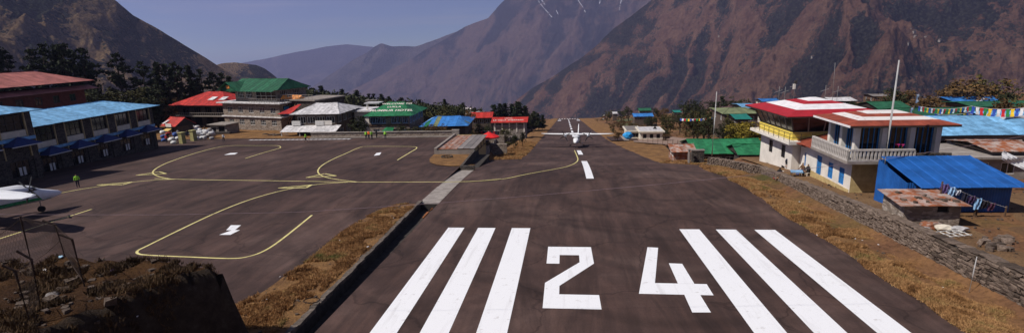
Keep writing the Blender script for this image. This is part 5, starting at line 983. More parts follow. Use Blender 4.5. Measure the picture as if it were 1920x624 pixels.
# ------------------------------------------------------------------ aircraft (twin turboprop, high wing)
mat('plane_white', (.78, .78, .79), .35, .06, 1.0, spec=.5); mat('tyre', (.015, .015, .015), .8); mat('prop_black', (.02, .02, .022), .5); mat('plane_green', (.02, .22, .07), .4); mat('plane_under', (.10, .10, .11), .5); mat('chrome', (.6, .6, .62), .25, .1, metal=.8)
def aircraft(label, loc, rz, pitch=0.0, props=True):
    """nose along local -y, origin on the ground below the wing"""
    e = empty('aircraft', loc, 0, label, 'aircraft'); e.rotation_euler = Euler((pitch, 0, rz), 'XYZ')
    def ring(y, zc, w, h, n=16, sq=2.6):
        out = []
        for k in range(n):
            a = 2*math.pi*k/n; c_, s_ = math.cos(a), math.sin(a); out.append((w*math.copysign(abs(c_)**(2/sq), c_), y, zc + h*math.copysign(abs(s_)**(2/sq), s_)))
        return out
    sec = [(-7.4, 1.45, .05, .05), (-7.1, 1.47, .26, .24), (-6.4, 1.52, .45, .42), (-5.6, 1.62, .60, .58), (-4.9, 1.82, .68, .80), (-4.0, 1.93, .72, .92), (-2, 1.95, .73, .94), (2.5, 1.95, .73, .94), (4.5, 2.1, .62, .80), (6.5, 2.42, .40, .52), (8.2, 2.75, .15, .22), (8.6, 2.8, .04, .06)]
    fu = MB().loft([ring(y, z, w, h) for y, z, w, h in sec]).build('fuselage', 'plane_white', e, smooth=True)
    st = MB()
    for s_ in (-1, 1): st.face([(s_*.64, -5.4, 1.25), (s_*.755, -2, 1.2), (s_*.755, 2.5, 1.2), (s_*.755, 2.5, 1.5), (s_*.755, -2, 1.5), (s_*.68, -5.2, 1.5)])
    st.face([(-.5, -6.2, 1.2), (-.1, -6.5, 1.12), (-.1, -5.6, 1.02), (-.55, -5.4, 1.12)]); st.build('green_stripe', 'plane_green', fu, fix=False)
    # cockpit windows
    for s_ in (-1, 1):
        MB().add([(s_*.06, -5.42, 2.26), (s_*.56, -5.22, 2.22), (s_*.52, -4.92, 2.56), (s_*.06, -5.0, 2.62)], [(0, 1, 2, 3)]).build('windscreen', 'glass_dark', fu, fix=False)
        MB().add([(s_*.63, -5.1, 2.2), (s_*.74, -4.3, 2.2), (s_*.70, -4.4, 2.55), (s_*.60, -4.85, 2.55)], [(0, 1, 2, 3)]).build('side_window', 'glass_dark', fu, fix=False)
        for k in range(8): y = -3.3 + k*.78; MB().box(s_*.742 - .01, s_*.742 + .01, y, y + .38, 2.1, 2.5).build('cabin_window', 'glass_dark', fu)
    # wing
    def foil(x, y0, c, z, t): return [(x, y0, z), (x, y0 + .12*c, z + t*.55), (x, y0 + .4*c, z + t*.6), (x, y0 + c, z + .02), (x, y0 + c, z - .02), (x, y0 + .4*c, z - t*.4), (x, y0 + .12*c, z - t*.35)]
    for s_ in (-1, 1):
        wg = MB().loft([foil(0, -1.5, 2.15, 3.0, .36), foil(s_*5.6, -1.45, 2.1, 3.05, .32), foil(s_*7.6, -1.15, 1.6, 3.12, .2), foil(s_*8.5, -.3, .6, 3.18, .06)]).build('wing', 'plane_white', e, smooth=False)
        MB().slab([(s_*1.0, .66, 2.98), (s_*5.4, .66, 3.03), (s_*5.4, 1.05, 2.88), (s_*1.0, 1.05, 2.83)], .03).build('flap', 'plane_white', wg)
        nc = MB().loft([ring(y, z, w, h, 12, 2.2) for y, z, w, h in ((-3.3, 2.72, .16, .16), (-3.05, 2.72, .27, .28), (-2.2, 2.75, .31, .36), (-1.2, 2.8, .3, .36), (.2, 2.85, .2, .24), (1.0, 2.9, .05, .08))])
        nc.v = [(v[0] + s_*2.65, v[1], v[2]) for v in nc.v]; en = nc.build('engine_nacelle', 'plane_white', e, smooth=True)
        MB().tube([(s_*2.65, -2.95, 2.5), (s_*2.65, -3.2, 2.47)], [.15, .14], 10).build('air_intake', 'prop_black', en)
        sp_ = MB().tube([(s_*2.65, -3.25, 2.72), (s_*2.65, -3.5, 2.72), (s_*2.65, -3.66, 2.72)], [.2, .16, .03], 10).build('spinner', 'chrome', en, smooth=True)
        if props:
            for k in range(4):
                a = math.pi/4 + k*math.pi/2 + .3*s_; d_ = Vector((math.cos(a), 0, math.sin(a))); t_ = Vector((-math.sin(a), 0, math.cos(a))); c_ = Vector((s_*2.65, -3.42, 2.72))
                MB().add([c_ + d_*.1 + t_*.06, c_ + d_*.5 + t_*.1 + Vector((0, .03, 0)), c_ + d_*1.33 + t_*.07, c_ + d_*1.33 - t_*.07, c_ + d_*.5 - t_*.1 - Vector((0, .03, 0)), c_ + d_*.1 - t_*.06] + [c_ + d_*.1 + t_*.06 + Vector((0, .03, 0)), c_ + d_*.5 + t_*.1 + Vector((0, .06, 0)), c_ + d_*1.33 + t_*.07 + Vector((0, .02, 0)), c_ + d_*1.33 - t_*.07 + Vector((0, .02, 0)), c_ + d_*.5 - t_*.1, c_ + d_*.1 - t_*.06 + Vector((0, .03, 0))],
                    [(0, 1, 4, 5), (1, 2, 3, 4), (6, 11, 10, 7), (7, 10, 9, 8), (2, 8, 9, 3), (0, 6, 7, 1), (1, 7, 8, 2), (3, 9, 10, 4), (4, 10, 11, 5)]).build('propeller_blade', 'prop_black', en)
        # main gear pod, wheel
        MB().loft([ring(y, 1.05, w, h, 10) for y, w, h in ((-1.0, .1, .1), (-.5, .32, .3), (.8, .32, .3), (1.9, .06, .08))]).build('gear_pod', 'plane_under', e, smooth=True) if s_ < 0 else None
        MB().tube([(s_*.6, .1, 1.1), (s_*1.5, .1, .45)], .09, 8).build('gear_leg', 'plane_under', e)
        wh = MB().tube([(s_*1.48, .1, .36), (s_*1.76, .1, .36)], .36, 16).build('wheel', 'tyre', e); MB().tube([(s_*1.755, .1, .36), (s_*1.78, .1, .36)], .17, 12).build('wheel_hub', 'chrome', wh)
        MB().tube([(s_*1.25, -.55, 1.0), (s_*1.25, -.75, 1.0)], .12, 10).build('landing_light', 'chrome', e)
        MB().loft([foil(0, 6.6, 1.5, 2.95, .14), foil(s_*3.2, 7.0, 1.0, 2.98, .08)]).build('tailplane', 'plane_white', e)
    MB().tube([(0, -5.5, 1.1), (0, -5.55, .3)], .07, 8).build('nose_gear_leg', 'chrome', e); MB().tube([(-.11, -5.55, .28), (.11, -5.55, .28)], .28, 14).build('nose_wheel', 'tyre', e)
    fin = MB().add([(-.1, 5.0, 2.9), (-.1, 6.6, 4.2), (-.07, 7.4, 5.2), (-.07, 8.5, 5.25), (-.05, 8.8, 2.9), (.1, 5.0, 2.9), (.1, 6.6, 4.2), (.07, 7.4, 5.2), (.07, 8.5, 5.25), (.05, 8.8, 2.9)], [(0, 1, 2, 3, 4), (5, 9, 8, 7, 6), (0, 5, 6, 1), (1, 6, 7, 2), (2, 7, 8, 3), (3, 8, 9, 4), (4, 9, 5, 0)]).build('fin', 'plane_white', e)
    MB().slab([(-.5, 8.0, 5.36), (.5, 8.0, 5.36), (.5, 8.6, 5.36), (-.5, 8.6, 5.36)], .06).build('fin_fairing', 'plane_white', fin) if False else None
    return e
PLY = float(ground_px(1083, 275.5, 80, 200)[1])
aircraft('white twin-propeller aircraft facing the camera on the runway', (atY(1082, 275, PLY)[0], PLY, float(zr(PLY)) + .02), -.07, -math.atan(.128))
aircraft('white twin-propeller aircraft parked at the left edge of the apron', (-49.6, 37.4, -.053*37.4 + .03), math.radians(180 - 13), math.atan(-.05)*-1)
# ------------------------------------------------------------------ people
mat('skin', (.30, .17, .11), .6); mat('hair_black', (.012, .01, .009), .6)
def person_mesh(pose, cols):
    """one continuous skinned figure, 1.68 m tall, facing -y; cols = (top, trousers, head wear)"""
    J = {'pel': (0, 0, .92), 'chest': (0, 0, 1.22), 'neck': (0, 0, 1.42), 'head': (0, -.02, 1.52), 'crown': (0, 0, 1.66)}
    R_ = {'pel': .135, 'chest': .16, 'neck': .06, 'head': .085, 'crown': .075}
    if pose == 'walk': K = {-1: ((-.1, -.12, .5), (-.1, -.26, .08), (-.1, -.36, .04)), 1: ((.1, .06, .5), (.1, .3, .12), (.1, .22, .05))}; A_ = {-1: ((-.23, .1, 1.08), (-.24, .2, .86)), 1: ((.23, -.08, 1.08), (.24, -.24, .9))}
    elif pose == 'sit':
        J = {k: (v[0], v[1] + .05, v[2] - .44) for k, v in J.items()}; K = {s_: ((s_*.11, -.42, .5), (s_*.11, -.45, .08), (s_*.11, -.58, .04)) for s_ in (-1, 1)}; A_ = {s_: ((s_*.25, -.05, .62), (s_*.16, -.3, .56)) for s_ in (-1, 1)}
    elif pose == 'bend':
        J = {'pel': (0, .1, .88), 'chest': (0, -.16, 1.05), 'neck': (0, -.33, 1.05), 'head': (0, -.42, 1.0), 'crown': (0, -.52, .93)}; K = {s_: ((s_*.12, .02, .48), (s_*.12, .05, .08), (s_*.12, -.1, .04)) for s_ in (-1, 1)}; A_ = {s_: ((s_*.2, -.3, .78), (s_*.16, -.42, .55)) for s_ in (-1, 1)}
    else: K = {s_: ((s_*.1, -.01, .5), (s_*.11, .02, .08), (s_*.12, -.12, .04)) for s_ in (-1, 1)}; A_ = {s_: ((s_*.25, .02, 1.1), (s_*.26, -.08, .86)) for s_ in (-1, 1)}
    V, Rd, Ed = [], [], []; idx = {}
    for k in J: idx[k] = len(V); V.append(J[k]); Rd.append(R_[k])
    ks = list(J); Ed += [(idx[a], idx[b_]) for a, b_ in zip(ks[:-1], ks[1:])]
    for s_ in (-1, 1):
        h = len(V); hp = J['pel']; V.append((hp[0] + s_*.1, hp[1], hp[2] - .06)); Rd.append(.1); Ed.append((idx['pel'], h)); pr_ = h
        for p, r in zip(K[s_], (.075, .048, .045)): V.append(p); Rd.append(r); Ed.append((pr_, len(V) - 1)); pr_ = len(V) - 1
        c_ = J['chest']; q = len(V); n_ = J['neck']; V.append((s_*.19, (c_[1] + n_[1])/2, (c_[2] + 2*n_[2])/3)); Rd.append(.065); Ed.append((idx['chest'], q)); pr_ = q
        for p, r in zip(A_[s_], (.05, .035)): V.append(p); Rd.append(r); Ed.append((pr_, len(V) - 1)); pr_ = len(V) - 1
        d_ = Vector(A_[s_][1]) - Vector(A_[s_][0]); d_.normalize(); V.append(tuple(Vector(A_[s_][1]) + d_*.12)); Rd.append(.032); Ed.append((pr_, len(V) - 1))
    me = bpy.data.meshes.new('body'); me.from_pydata(V, Ed, []); o = bpy.data.objects.new('tmp', me); COL.objects.link(o)
    o.modifiers.new('skin', 'SKIN'); sv = me.skin_vertices[0].data
    for k, r in enumerate(Rd): sv[k].radius = (r, r); sv[k].use_root = (k == 0)
    o.modifiers.new('sub', 'SUBSURF').levels = 1
    dg = bpy.context.evaluated_depsgraph_get(); out = bpy.data.meshes.new_from_object(o.evaluated_get(dg)); bpy.data.objects.remove(o); out.name = 'person'
    out.materials.clear()
    for c_ in (cols[0], cols[1], 'skin', cols[2]): out.materials.append(MAT[c_])
    hd, nk, pl = Vector(J['head']), Vector(J['neck']), Vector(J['pel']); up = (Vector(J['crown']) - hd).normalized()
    wr = [Vector(A_[s_][1]) for s_ in (-1, 1)]
    for p in out.polygons:
        c_ = p.center; p.use_smooth = True; t_ = (c_ - hd).dot(up)
        if (c_ - nk).dot(up) > .03: p.material_index = 3 if t_ > .06 or (c_ - hd).y > .03 and pose != 'bend' else 2
        elif any((c_ - w_).length < .13 and c_.z < w_.z + .02 for w_ in wr) : p.material_index = 2
        elif c_.z < pl.z + .02 or (pose == 'sit' and c_.y < -.12 and c_.z < .58 and abs(c_.x) < .2): p.material_index = 1
    return out
mat('hivis', (.35, .75, .06), .7, .1); mat('hivis_orange', (.85, .16, .02), .7, .1); mat('navy', (.015, .02, .04), .85); mat('black_cloth', (.012, .012, .014), .85); mat('white_cloth', (.6, .6, .6), .85); mat('red_cloth', (.4, .03, .03), .85); mat('brown_cloth', (.12, .06, .03), .85); mat('blue_cloth', (.05, .1, .3), .85); mat('ochre_cloth', (.45, .2, .03), .85)
PM = {}
def person(label, P, rz, pose, top, tr='navy', head='hair_black', sc=1.0):
    key = (pose, top, tr, head)
    if key not in PM: PM[key] = person_mesh(pose, (top, tr, head))
    o = obj('person', PM[key], None); o.location = P; o.rotation_euler = (0, 0, rz); o.scale = (sc,)*3; return tag(o, label, 'person')
ap_ = lambda x, y: Vector(near(x, y)) + ZV*.0
person('person in yellow-green vest standing in front of the terminal', ap_(147, 351), .8, 'stand', 'hivis', sc=.93)
person('person in white shirt walking near the luggage', ap_(420, 266), .4, 'walk', 'white_cloth', sc=.95)
person('person in yellow-green vest walking along the broken white line', ap_(574, 266), -1.4, 'walk', 'hivis', sc=.98)
person('leftmost person in yellow-green vest by the low wall', ap_(687, 261.5), .3, 'stand', 'hivis'); person('person in orange vest between two yellow-green vests', ap_(692, 260.8), -.4, 'stand', 'hivis_orange'); person('person in yellow-green vest right of the orange vest', ap_(697.5, 261.3), .9, 'stand', 'hivis')
person('person in black clothes by the low wall', ap_(706.5, 258.6), 2.5, 'stand', 'black_cloth', 'black_cloth'); person('person in yellow-green vest standing alone right of the group by the wall', ap_(723, 261.3), .1, 'stand', 'hivis')
yd = lambda x, y: Vector(near(x, y, 1.05))
def yard_z(P): P.z = hz(P.x, P.y) + .03; return P
c0_ = yard_z(yd(1453, 320)); c0_.x += .5; person('person in black seated at the low wall below the tower', c0_, 2.6, 'sit', 'black_cloth', 'black_cloth'); person('person in ochre jacket crouching beside the tower', yard_z(yd(1463, 325)), -2.0, 'sit', 'ochre_cloth', 'brown_cloth', sc=.72); person('person in dark clothes bending down in front of the tower', yard_z(yd(1475, 315)), 1.6, 'bend', 'navy', 'black_cloth', sc=1.05)
person('person in brown jacket seated on a white chair', yard_z(yd(1503, 327)), -1.3, 'sit', 'brown_cloth', 'blue_cloth'); person('person in black jacket seated nearest the blue door', yard_z(yd(1513, 330)), -1.4, 'sit', 'black_cloth', 'black_cloth')
for (x, y, lb) in ((1503, 327, 'white plastic chair under the person in brown'), (1513, 330, 'white plastic chair under the person in black'), (1453, 320, 'white plastic chair by the wall below the tower')):
    P = yard_z(yd(x, y)); P.x += .5 if x < 1460 else 0; e = empty('plastic_chair', P, -1.3, lb, 'chair'); MB().box(-.24, .24, -.2, .26, .34, .39).build('seat', 'white_wall', e); MB().box(-.24, .24, .27, .31, .4, .85).build('backrest', 'white_wall', e)
    for sx in (-.21, .21):
        for sy in (-.17, .23): MB().box(sx - .025, sx + .025, sy - .025, sy + .025, -.05, .34).build('leg', 'white_wall', e)
P = yard_z(yd(1480, 330)); o = MB().tube([(0, 0, 0), (0, 0, .32)], [.26, .34], 12, cap=True).build('blue_tub', 'blue_paint'); o.location = P; tag(o, 'blue washing tub on the ground beside the seated people', 'tub')
P = yard_z(yd(1493, 330)); e = empty('low_table', P, -.2, 'low table with a blue cloth among the seated people', 'table'); MB().box(-.5, .5, -.3, .3, .5, .55).build('table_top', 'curtain', e); MB().box(-.52, .52, -.32, .32, .4, .555).build('cloth', 'cloth_5', e)
for sx in (-.45, .45):
    for sy in (-.25, .25): MB().box(sx - .03, sx + .03, sy - .03, sy + .03, -.05, .5).build('leg', 'timber', e)
P = yard_z(yd(1455, 322)); o = MB().tube([(0, 0, 0), (0, 0, .3)], [.2, .26], 12).build('red_basin', 'red_cloth'); o.location = P; tag(o, 'small red basin beside the low wall', 'basin')
# crowd and luggage between terminal and hotel
tops = ['red_cloth', 'black_cloth', 'brown_cloth', 'blue_cloth', 'white_cloth', 'ochre_cloth', 'navy']
for k, (x, y, lb) in enumerate(((313, 268, 'person in red among the bags at the terminal corner'), (316, 263, 'person in black behind the one in red'), (322, 266, 'person in brown left of the yellow gate pillars'), (337, 262, 'person in blue left of the nearer yellow pillar'), (335, 257, 'person in white by the gate pillars'), (336.5, 264, 'person in ochre at the foot of the gate pillars'), (352, 259, 'person in navy between the gate pillars'), (325, 250, 'person in dark red in the shop yard'), (333, 249, 'person in black in the shop yard'), (341, 240, 'person in brown at the shop door'), (372, 252, 'person in blue behind the white sacks'), (308, 258, 'person in white at the corner of the terminal'), (319, 257, 'person in ochre behind the crowd at the terminal corner'), (328, 262, 'person in navy in the crowd at the terminal corner'), (347, 246, 'person in red near the shop sign'), (357, 247, 'person in black right of the shop'), (385, 249, 'person in brown behind the sacks near the kiosk'), (398, 250, 'person in blue beside the kiosk'))):
    person(lb, ap_(x, y) , k*1.1, 'stand', next(t_ for w_, t_ in (('dark red', 'red_cloth'), (' red', 'red_cloth'), ('black', 'black_cloth'), ('brown', 'brown_cloth'), ('blue', 'blue_cloth'), ('white', 'white_cloth'), ('ochre', 'ochre_cloth'), ('navy', 'navy')) if 'person in' + (' ' + w_.strip()) in lb), sc=.97)
for k, (x, y, lb) in enumerate(((343, 269, 'left yellow-green gate pillar beside the luggage'), (364, 264, 'right yellow-green gate pillar beside the luggage'))):
    P = ap_(x, y); e = empty('gate_pillar', P, -.2, lb, 'pillar'); MB().box(-.42, .42, -.42, .42, -.3, 1.95).build('shaft', mat('pillar_green', (.33, .30, .13), .9, .25, 3), e); MB().box(-.52, .52, -.52, .52, 1.95, 2.12).build('cap', 'pillar_green', e)
sack = []
for k in range(4):
    bm = bmesh.new(); bmesh.ops.create_icosphere(bm, subdivisions=2, radius=.5)
    for v in bm.verts: n_ = v.co.normalized(); v.co = Vector([math.copysign(abs(c_)**.7, c_) for c_ in n_])*.5*(.85 + .3*random.random())
    me = bpy.data.meshes.new('sack'); bm.to_mesh(me); bm.free(); me.polygons.foreach_set('use_smooth', [True]*len(me.polygons)); sack.append(me)
for k in range(46):
    left = k < 20; x, y = (random.uniform(303, 338), random.uniform(255, 272)) if k < 10 else (random.uniform(350, 372), random.uniform(246, 256)) if left else (random.uniform(368, 402), random.uniform(253, 262)); mm = random.choice(['white_cloth', 'white_cloth', 'roof_white', 'blue_cloth' if left else 'white_cloth', 'red_cloth' if left else 'curtain']); me = random.choice(sack).copy(); me.materials.append(MAT[mm])
    o = obj('luggage_sack', me, None); P = ap_(x, y); o.location = P + ZV*(.28 + .45*(k % 3)); o.scale = (random.uniform(.8, 1.5), random.uniform(.7, 1.1), random.uniform(.6, .95)); o.rotation_euler = (0, 0, random.random()*3)
    cn_ = {'white_cloth': 'white', 'roof_white': 'pale grey', 'blue_cloth': 'blue', 'red_cloth': 'red', 'curtain': 'dull grey'}[mm]; tag(o, '%s luggage sack in the pile %s' % (cn_, 'at the terminal corner' if k < 10 else 'behind the gate pillars' if left else 'right of the gate pillars'), 'sack', 'luggage sacks %s' % ('at the terminal corner' if k < 10 else 'behind the gate pillars' if left else 'right of the gate pillars'))
P = ap_(415, 252.5); o = MB().box(-2.2, 2.2, -.5, .5, .2, .6).build('baggage_cart', 'dark_frame'); o.location = P; tag(o, 'dark flat baggage cart behind the person in white', 'cart')
# ------------------------------------------------------------------ low wall at the far apron edge
e = empty('apron_wall', (-49.5, 98.6, -5.22), 0, 'low stone wall along the far edge of the apron', 'wall'); O_ = Vector(e.location)
MB().box(0, 28.6, 0, .45, -1.6, .98).build('wall_body', 'stone_wall', e); MB().box(-.1, 28.7, -.12, .55, .98, 1.1).build('capping', 'grey_render', e); MB().box(0, 28.5, -.6, -.02, -.3, .2).build('footing', 'grey_render', e)
MB().box(28.0, 29.4, -.2, .7, -1.0, 1.3).build('end_pier', 'grey_render', e)
for k in range(7):
    P = ap_(500 + k*7 + random.uniform(-3, 3), 254.5 + random.uniform(-2, 1)); o = obj('concrete_lump', random.choice(rocks), None); o.location = P; s_ = random.uniform(.5, 1.1); o.scale = (s_*1.6, s_, s_*.6); o.rotation_euler = (0, 0, random.random()*6); tag(o, 'broken concrete lump at the left end of the low wall', 'rubble', 'broken concrete at the wall end')
# sandy platform at the apron corner with tyres of planters
strip('sand_platform', np.arange(66.0, 76.3, .4), lambda Y: np.interp(Y, [66, 66.8, 69, 72, 76], [-14.6, -16.8, -18.3, -19.1, -19.4]), lambda Y: Y*0 - 13.45, lambda X, Y: -.053*Y + .05 + .1*vn(X, Y, 3), 'dry_grass', 10)
for k, (x, y) in enumerate(((852, 284), (838, 296))):
    P = ap_(x, y); mb = MB(); n_ = 14
    for i in range(n_): a, b_ = 2*math.pi*i/n_, 2*math.pi*(i + 1)/n_; mb.tube([(.75*math.cos(a), .75*math.sin(a), .22), (.75*math.cos(b_), .75*math.sin(b_), .22)], .14, 6)
    o = mb.build('stone_ring', 'coping'); o.location = P; tag(o, 'low stone ring on the sandy platform, %s' % ('nearer the rusty-roofed hut' if k == 0 else 'nearer the taxiway'), 'ring')
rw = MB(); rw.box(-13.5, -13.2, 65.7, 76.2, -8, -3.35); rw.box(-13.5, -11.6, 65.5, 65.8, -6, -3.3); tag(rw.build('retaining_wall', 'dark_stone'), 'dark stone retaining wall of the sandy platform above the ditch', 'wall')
# lower hut yard: washing, walls
for k, (x, c_) in enumerate(((903, 'red_cloth'), (907, 'navy'), (911, 'navy'), (915, 'red_cloth'), (918, 'red_cloth'), (922, 'navy'), (926, 'red_cloth'), (930, 'navy'), (934, 'black_cloth'))):
    P = Vector(atY(x, 246, 112)); G = MB(); G.face([(-.25, 0, 0), (.25, .03, 0), (.22, .06, -.6), (-.2, 0, -.55)]); G.face([(-.2, 0, -.55), (.22, .06, -.6), (.25, -.03, -1.0 - .3*(k % 2)), (-.25, .04, -1.05)]); o = G.build('garment', c_, fix=False); o.location = P; so = o.modifiers.new('s', 'SOLIDIFY'); so.thickness = .02; o.scale = (.95, 1, 1); tag(o, ('red' if c_ == 'red_cloth' else 'black' if c_ == 'black_cloth' else 'dark blue') + ' garment drying on the line behind the red parasol', 'clothing', 'washing behind the red parasol')
A, B_ = Vector(atY(899, 245.6, 112)), Vector(atY(938, 246, 112)); e = empty('washing_line', (A.x, 112, hz(A.x, 112)), 0, 'washing line with red and dark clothes behind the parasol', 'line'); o0 = Vector(e.location); MB().tube([A - o0, B_ - o0], .02, 5).build('cord', 'white_wood', e); MB().bar(Vector((0, .05, -1)), A - o0 + Vector((0, .05, .2)), .1).build('post', 'timber', e); MB().bar(Vector((B_.x - o0.x, .05, -1)), B_ - o0 + Vector((0, .05, .2)), .1).build('post', 'timber', e)
for (xa, xb, y, Y, lb) in ((897, 945, 257, 106, 'grey rubble wall of the garden behind the parasol'), (895, 950, 273, 96, 'low wall between ditch and garden')):
    A, B_ = atY(xa, y, Y), atY(xb, y - 1, Y); o = MB().box(0, B_[0] - A[0], 0, .6, -3, .25).build('garden_wall', 'stone_wall'); o.location = A; tag(o, lb, 'wall')
# picket fence along the left of the runway
fpx = [(905, 291), (925, 284), (942, 276), (955, 268), (968, 261), (980, 254), (992, 246), (1003, 240), (1012, 235)]
FP = [ground_px(x, y, 70, 400) for x, y in fpx]; PT = []
for i in range(len(FP) - 1):
    n_ = max(3, int(np.linalg.norm(FP[i + 1] - FP[i])/2.2))
    for k in range(n_): PT.append(FP[i] + (FP[i + 1] - FP[i])*k/n_)
e = empty('slab_fence', FP[0], 0, 'dark fence of upright slabs down the left side of the runway', 'fence'); o0 = Vector(FP[0])
for i in range(len(PT) - 1):
    a, b_ = Vector(PT[i]), Vector(PT[i + 1]); a.z, b_.z = hz(a.x, a.y), hz(b_.x, b_.y); h_ = 1.5 + random.uniform(-.2, .25); mb = MB(); dd = (b_ - a)*.93; nn = Vector((-dd.y, dd.x, 0)).normalized()*.08; q = a - o0
    mb.add([q - nn - ZV*.5, q + dd - nn - ZV*.5, q + dd + nn - ZV*.5, q + nn - ZV*.5, q - nn + ZV*h_, q + dd - nn + ZV*h_, q + dd + nn + ZV*h_, q + nn + ZV*h_], [(4, 5, 6, 7), (0, 1, 5, 4), (1, 2, 6, 5), (2, 3, 7, 6), (3, 0, 4, 7)]); mb.build('fence_panel', 'concrete' if i % 3 else 'dark_stone', e)
# ------------------------------------------------------------------ foreground fence on the embankment
mat('rusty_iron', (.05, .03, .022), .8, .3, 6)
fp_ = [((53.5, 474), (38, 405), None), ((124, 484), (103.6, 421), (80, 413)), ((156, 521), (135, 448), (111, 439)), ((71.5, 564), (58.6, 485.5), (31, 470)), ((54, 593), (28, 507), (4, 497))]
fe = empty('wire_fence', atZ(100, 500, 3.0), 0, 'dark chain-link fence with bent posts on the foreground bank', 'fence'); o0 = Vector(fe.location); tops_ = []
for bpx, tpx, apx in fp_:
    B0 = Vector(atZ(*bpx, 3.0)); B0.z = bank_z(B0.x, B0.y); T_ = Vector(atY(*tpx, B0.y)); pts = [B0 - ZV*.5, T_] + ([Vector(atY(*apx, B0.y - .15))] if apx else []); po = MB().tube([p - o0 for p in pts], .045, 8).build('fence_post', 'rusty_iron', fe); tops_.append((B0, T_))
lw = Vector(atZ(-60, 476, 3.0)); lw.z = bank_z(lw.x, lw.y); tops_.insert(0, (lw, lw + ZV*1.8))
def mesh_panel(a, b_):
    (a0, a1), (b0, b1) = a, b_; mb = MB(); n_ = int(((b0 - a0).length)/.15); h_ = max(1, int((a1 - a0).length/.15)); tot = n_ + h_
    P = lambda u, v: (a0.lerp(b0, u)).lerp(a1.lerp(b1, u), v) - o0
    for s_ in (0, 1):
        for k in range(-h_, n_ + 1):
            u0, u1 = k/n_, (k + h_)/n_; v0, v1 = 0.0, 1.0
            if u0 < 0: v0 = -u0/(u1 - u0); u0 = 0
            if u1 > 1: v1 = v0 + (1 - u0)/(h_/n_) if u0 == 0 and v0 > 0 else (1 - u0)/(h_/n_); v1 = min(1, v1); u1 = 1
            if v1 - v0 < .02: continue
            p, q = (P(u0, v0), P(u1, v1)) if s_ == 0 else (P(u0, 1 - v0), P(u1, 1 - v1)); mb.bar(p, q, .005)
    mb.build('chain_link', 'rusty_iron', fe, fix=False)
mesh_panel(tops_[0], tops_[1]); mesh_panel(tops_[1], tops_[2]); mesh_panel(tops_[2], tops_[3]); mesh_panel(tops_[4], tops_[5])
fw_ = MB()
for i, j in ((0, 1), (1, 2), (2, 3), (4, 5)):
    for f in (.1, .5, .97):
        a, b_ = tops_[i][0].lerp(tops_[i][1], f), tops_[j][0].lerp(tops_[j][1], f); fw_.tube([a - o0, (a + b_)/2 - ZV*.06 - o0, b_ - o0], .012, 5)
fw_.build('strand_wire', 'rusty_iron', fe)
# litter on the bank and the verges
def litter(x, y, z0=None, Z=None, s_=.12, mm='roof_white', lb='scrap of litter'):
    P = atZ(x, y, Z) if Z is not None else near(x, y, z0 or .15); P = Vector(P)
    if Z is not None: P.z = bank_z(P.x, P.y) + .03
    o = obj('litter', random.choice(sack).copy(), mm); o.data.materials.clear(); o.data.materials.append(MAT[mm]); o.location = P; o.scale = (s_*.85, s_*.55, s_*.28); o.rotation_euler = (random.uniform(-.3, .3), 0, random.random()*6); return tag(o, lb, 'litter')
for (x, y, s_, mm) in ((115, 487, .3, 'pale_blue'), (85, 500, .45, 'roof_white'), (95, 540, .8, 'roof_grey'), (285, 547, .35, 'roof_white'), (247, 545, .16, 'roof_white'), (205, 515, .2, 'roof_white'), (210, 500, .2, 'cloth_0'), (300, 549, .13, 'roof_white'), (70, 512, .2, 'roof_white'), (95, 553, .25, 'roof_white'), (60, 478, .3, 'roof_grey')):
    litter(x, y, None, 3.0, s_, mm, {'pale_blue': 'pale blue', 'roof_white': 'white', 'roof_grey': 'grey', 'cloth_0': 'purple'}[mm] + ' scrap of litter on the foreground bank')['group'] = 'litter on the foreground bank'
for (x, y, s_) in ((690, 462, .22), (637, 450, .12), (525, 518, .14), (738, 408, .12), (770, 397, .1), (500, 560, .1)): litter(x, y, .25, None, s_, 'roof_white', 'white scrap of litter on the grass strip beside the drain')['group'] = 'litter on the grass strip'
for (x, y, s_) in ((1423, 345, .16), (1436, 349, .12), (1499, 378, .2), (1604, 447, .15), (1617, 450, .12), (1647, 458, .14), (1768, 538, .12), (1532, 440, .12)): litter(x, y, .2, None, s_, 'roof_white', 'white scrap of litter on the dry verge below the stone wall')['group'] = 'litter on the right verge'
P = near(1818, 541, .2); pole('broken_post', P, (P[0] + .15, P[1] + .1, P[2] + 1.75), .03, 'thin pale stake leaning against the boundary wall', 'roof_white')
# ring of wire in the grass strip
P = near(585, 565, .3); mb = MB()
for i in range(12): a, b_ = 2*math.pi*i/12, 2*math.pi*(i + 1)/12; mb.tube([(.42*math.cos(a), .3*math.sin(a), .08), (.42*math.cos(b_), .3*math.sin(b_), .08)], .04, 5)
o = mb.build('wire_ring', 'rusty_iron'); o.location = P; tag(o, 'ring of old wire lying in the grass strip', 'ring')
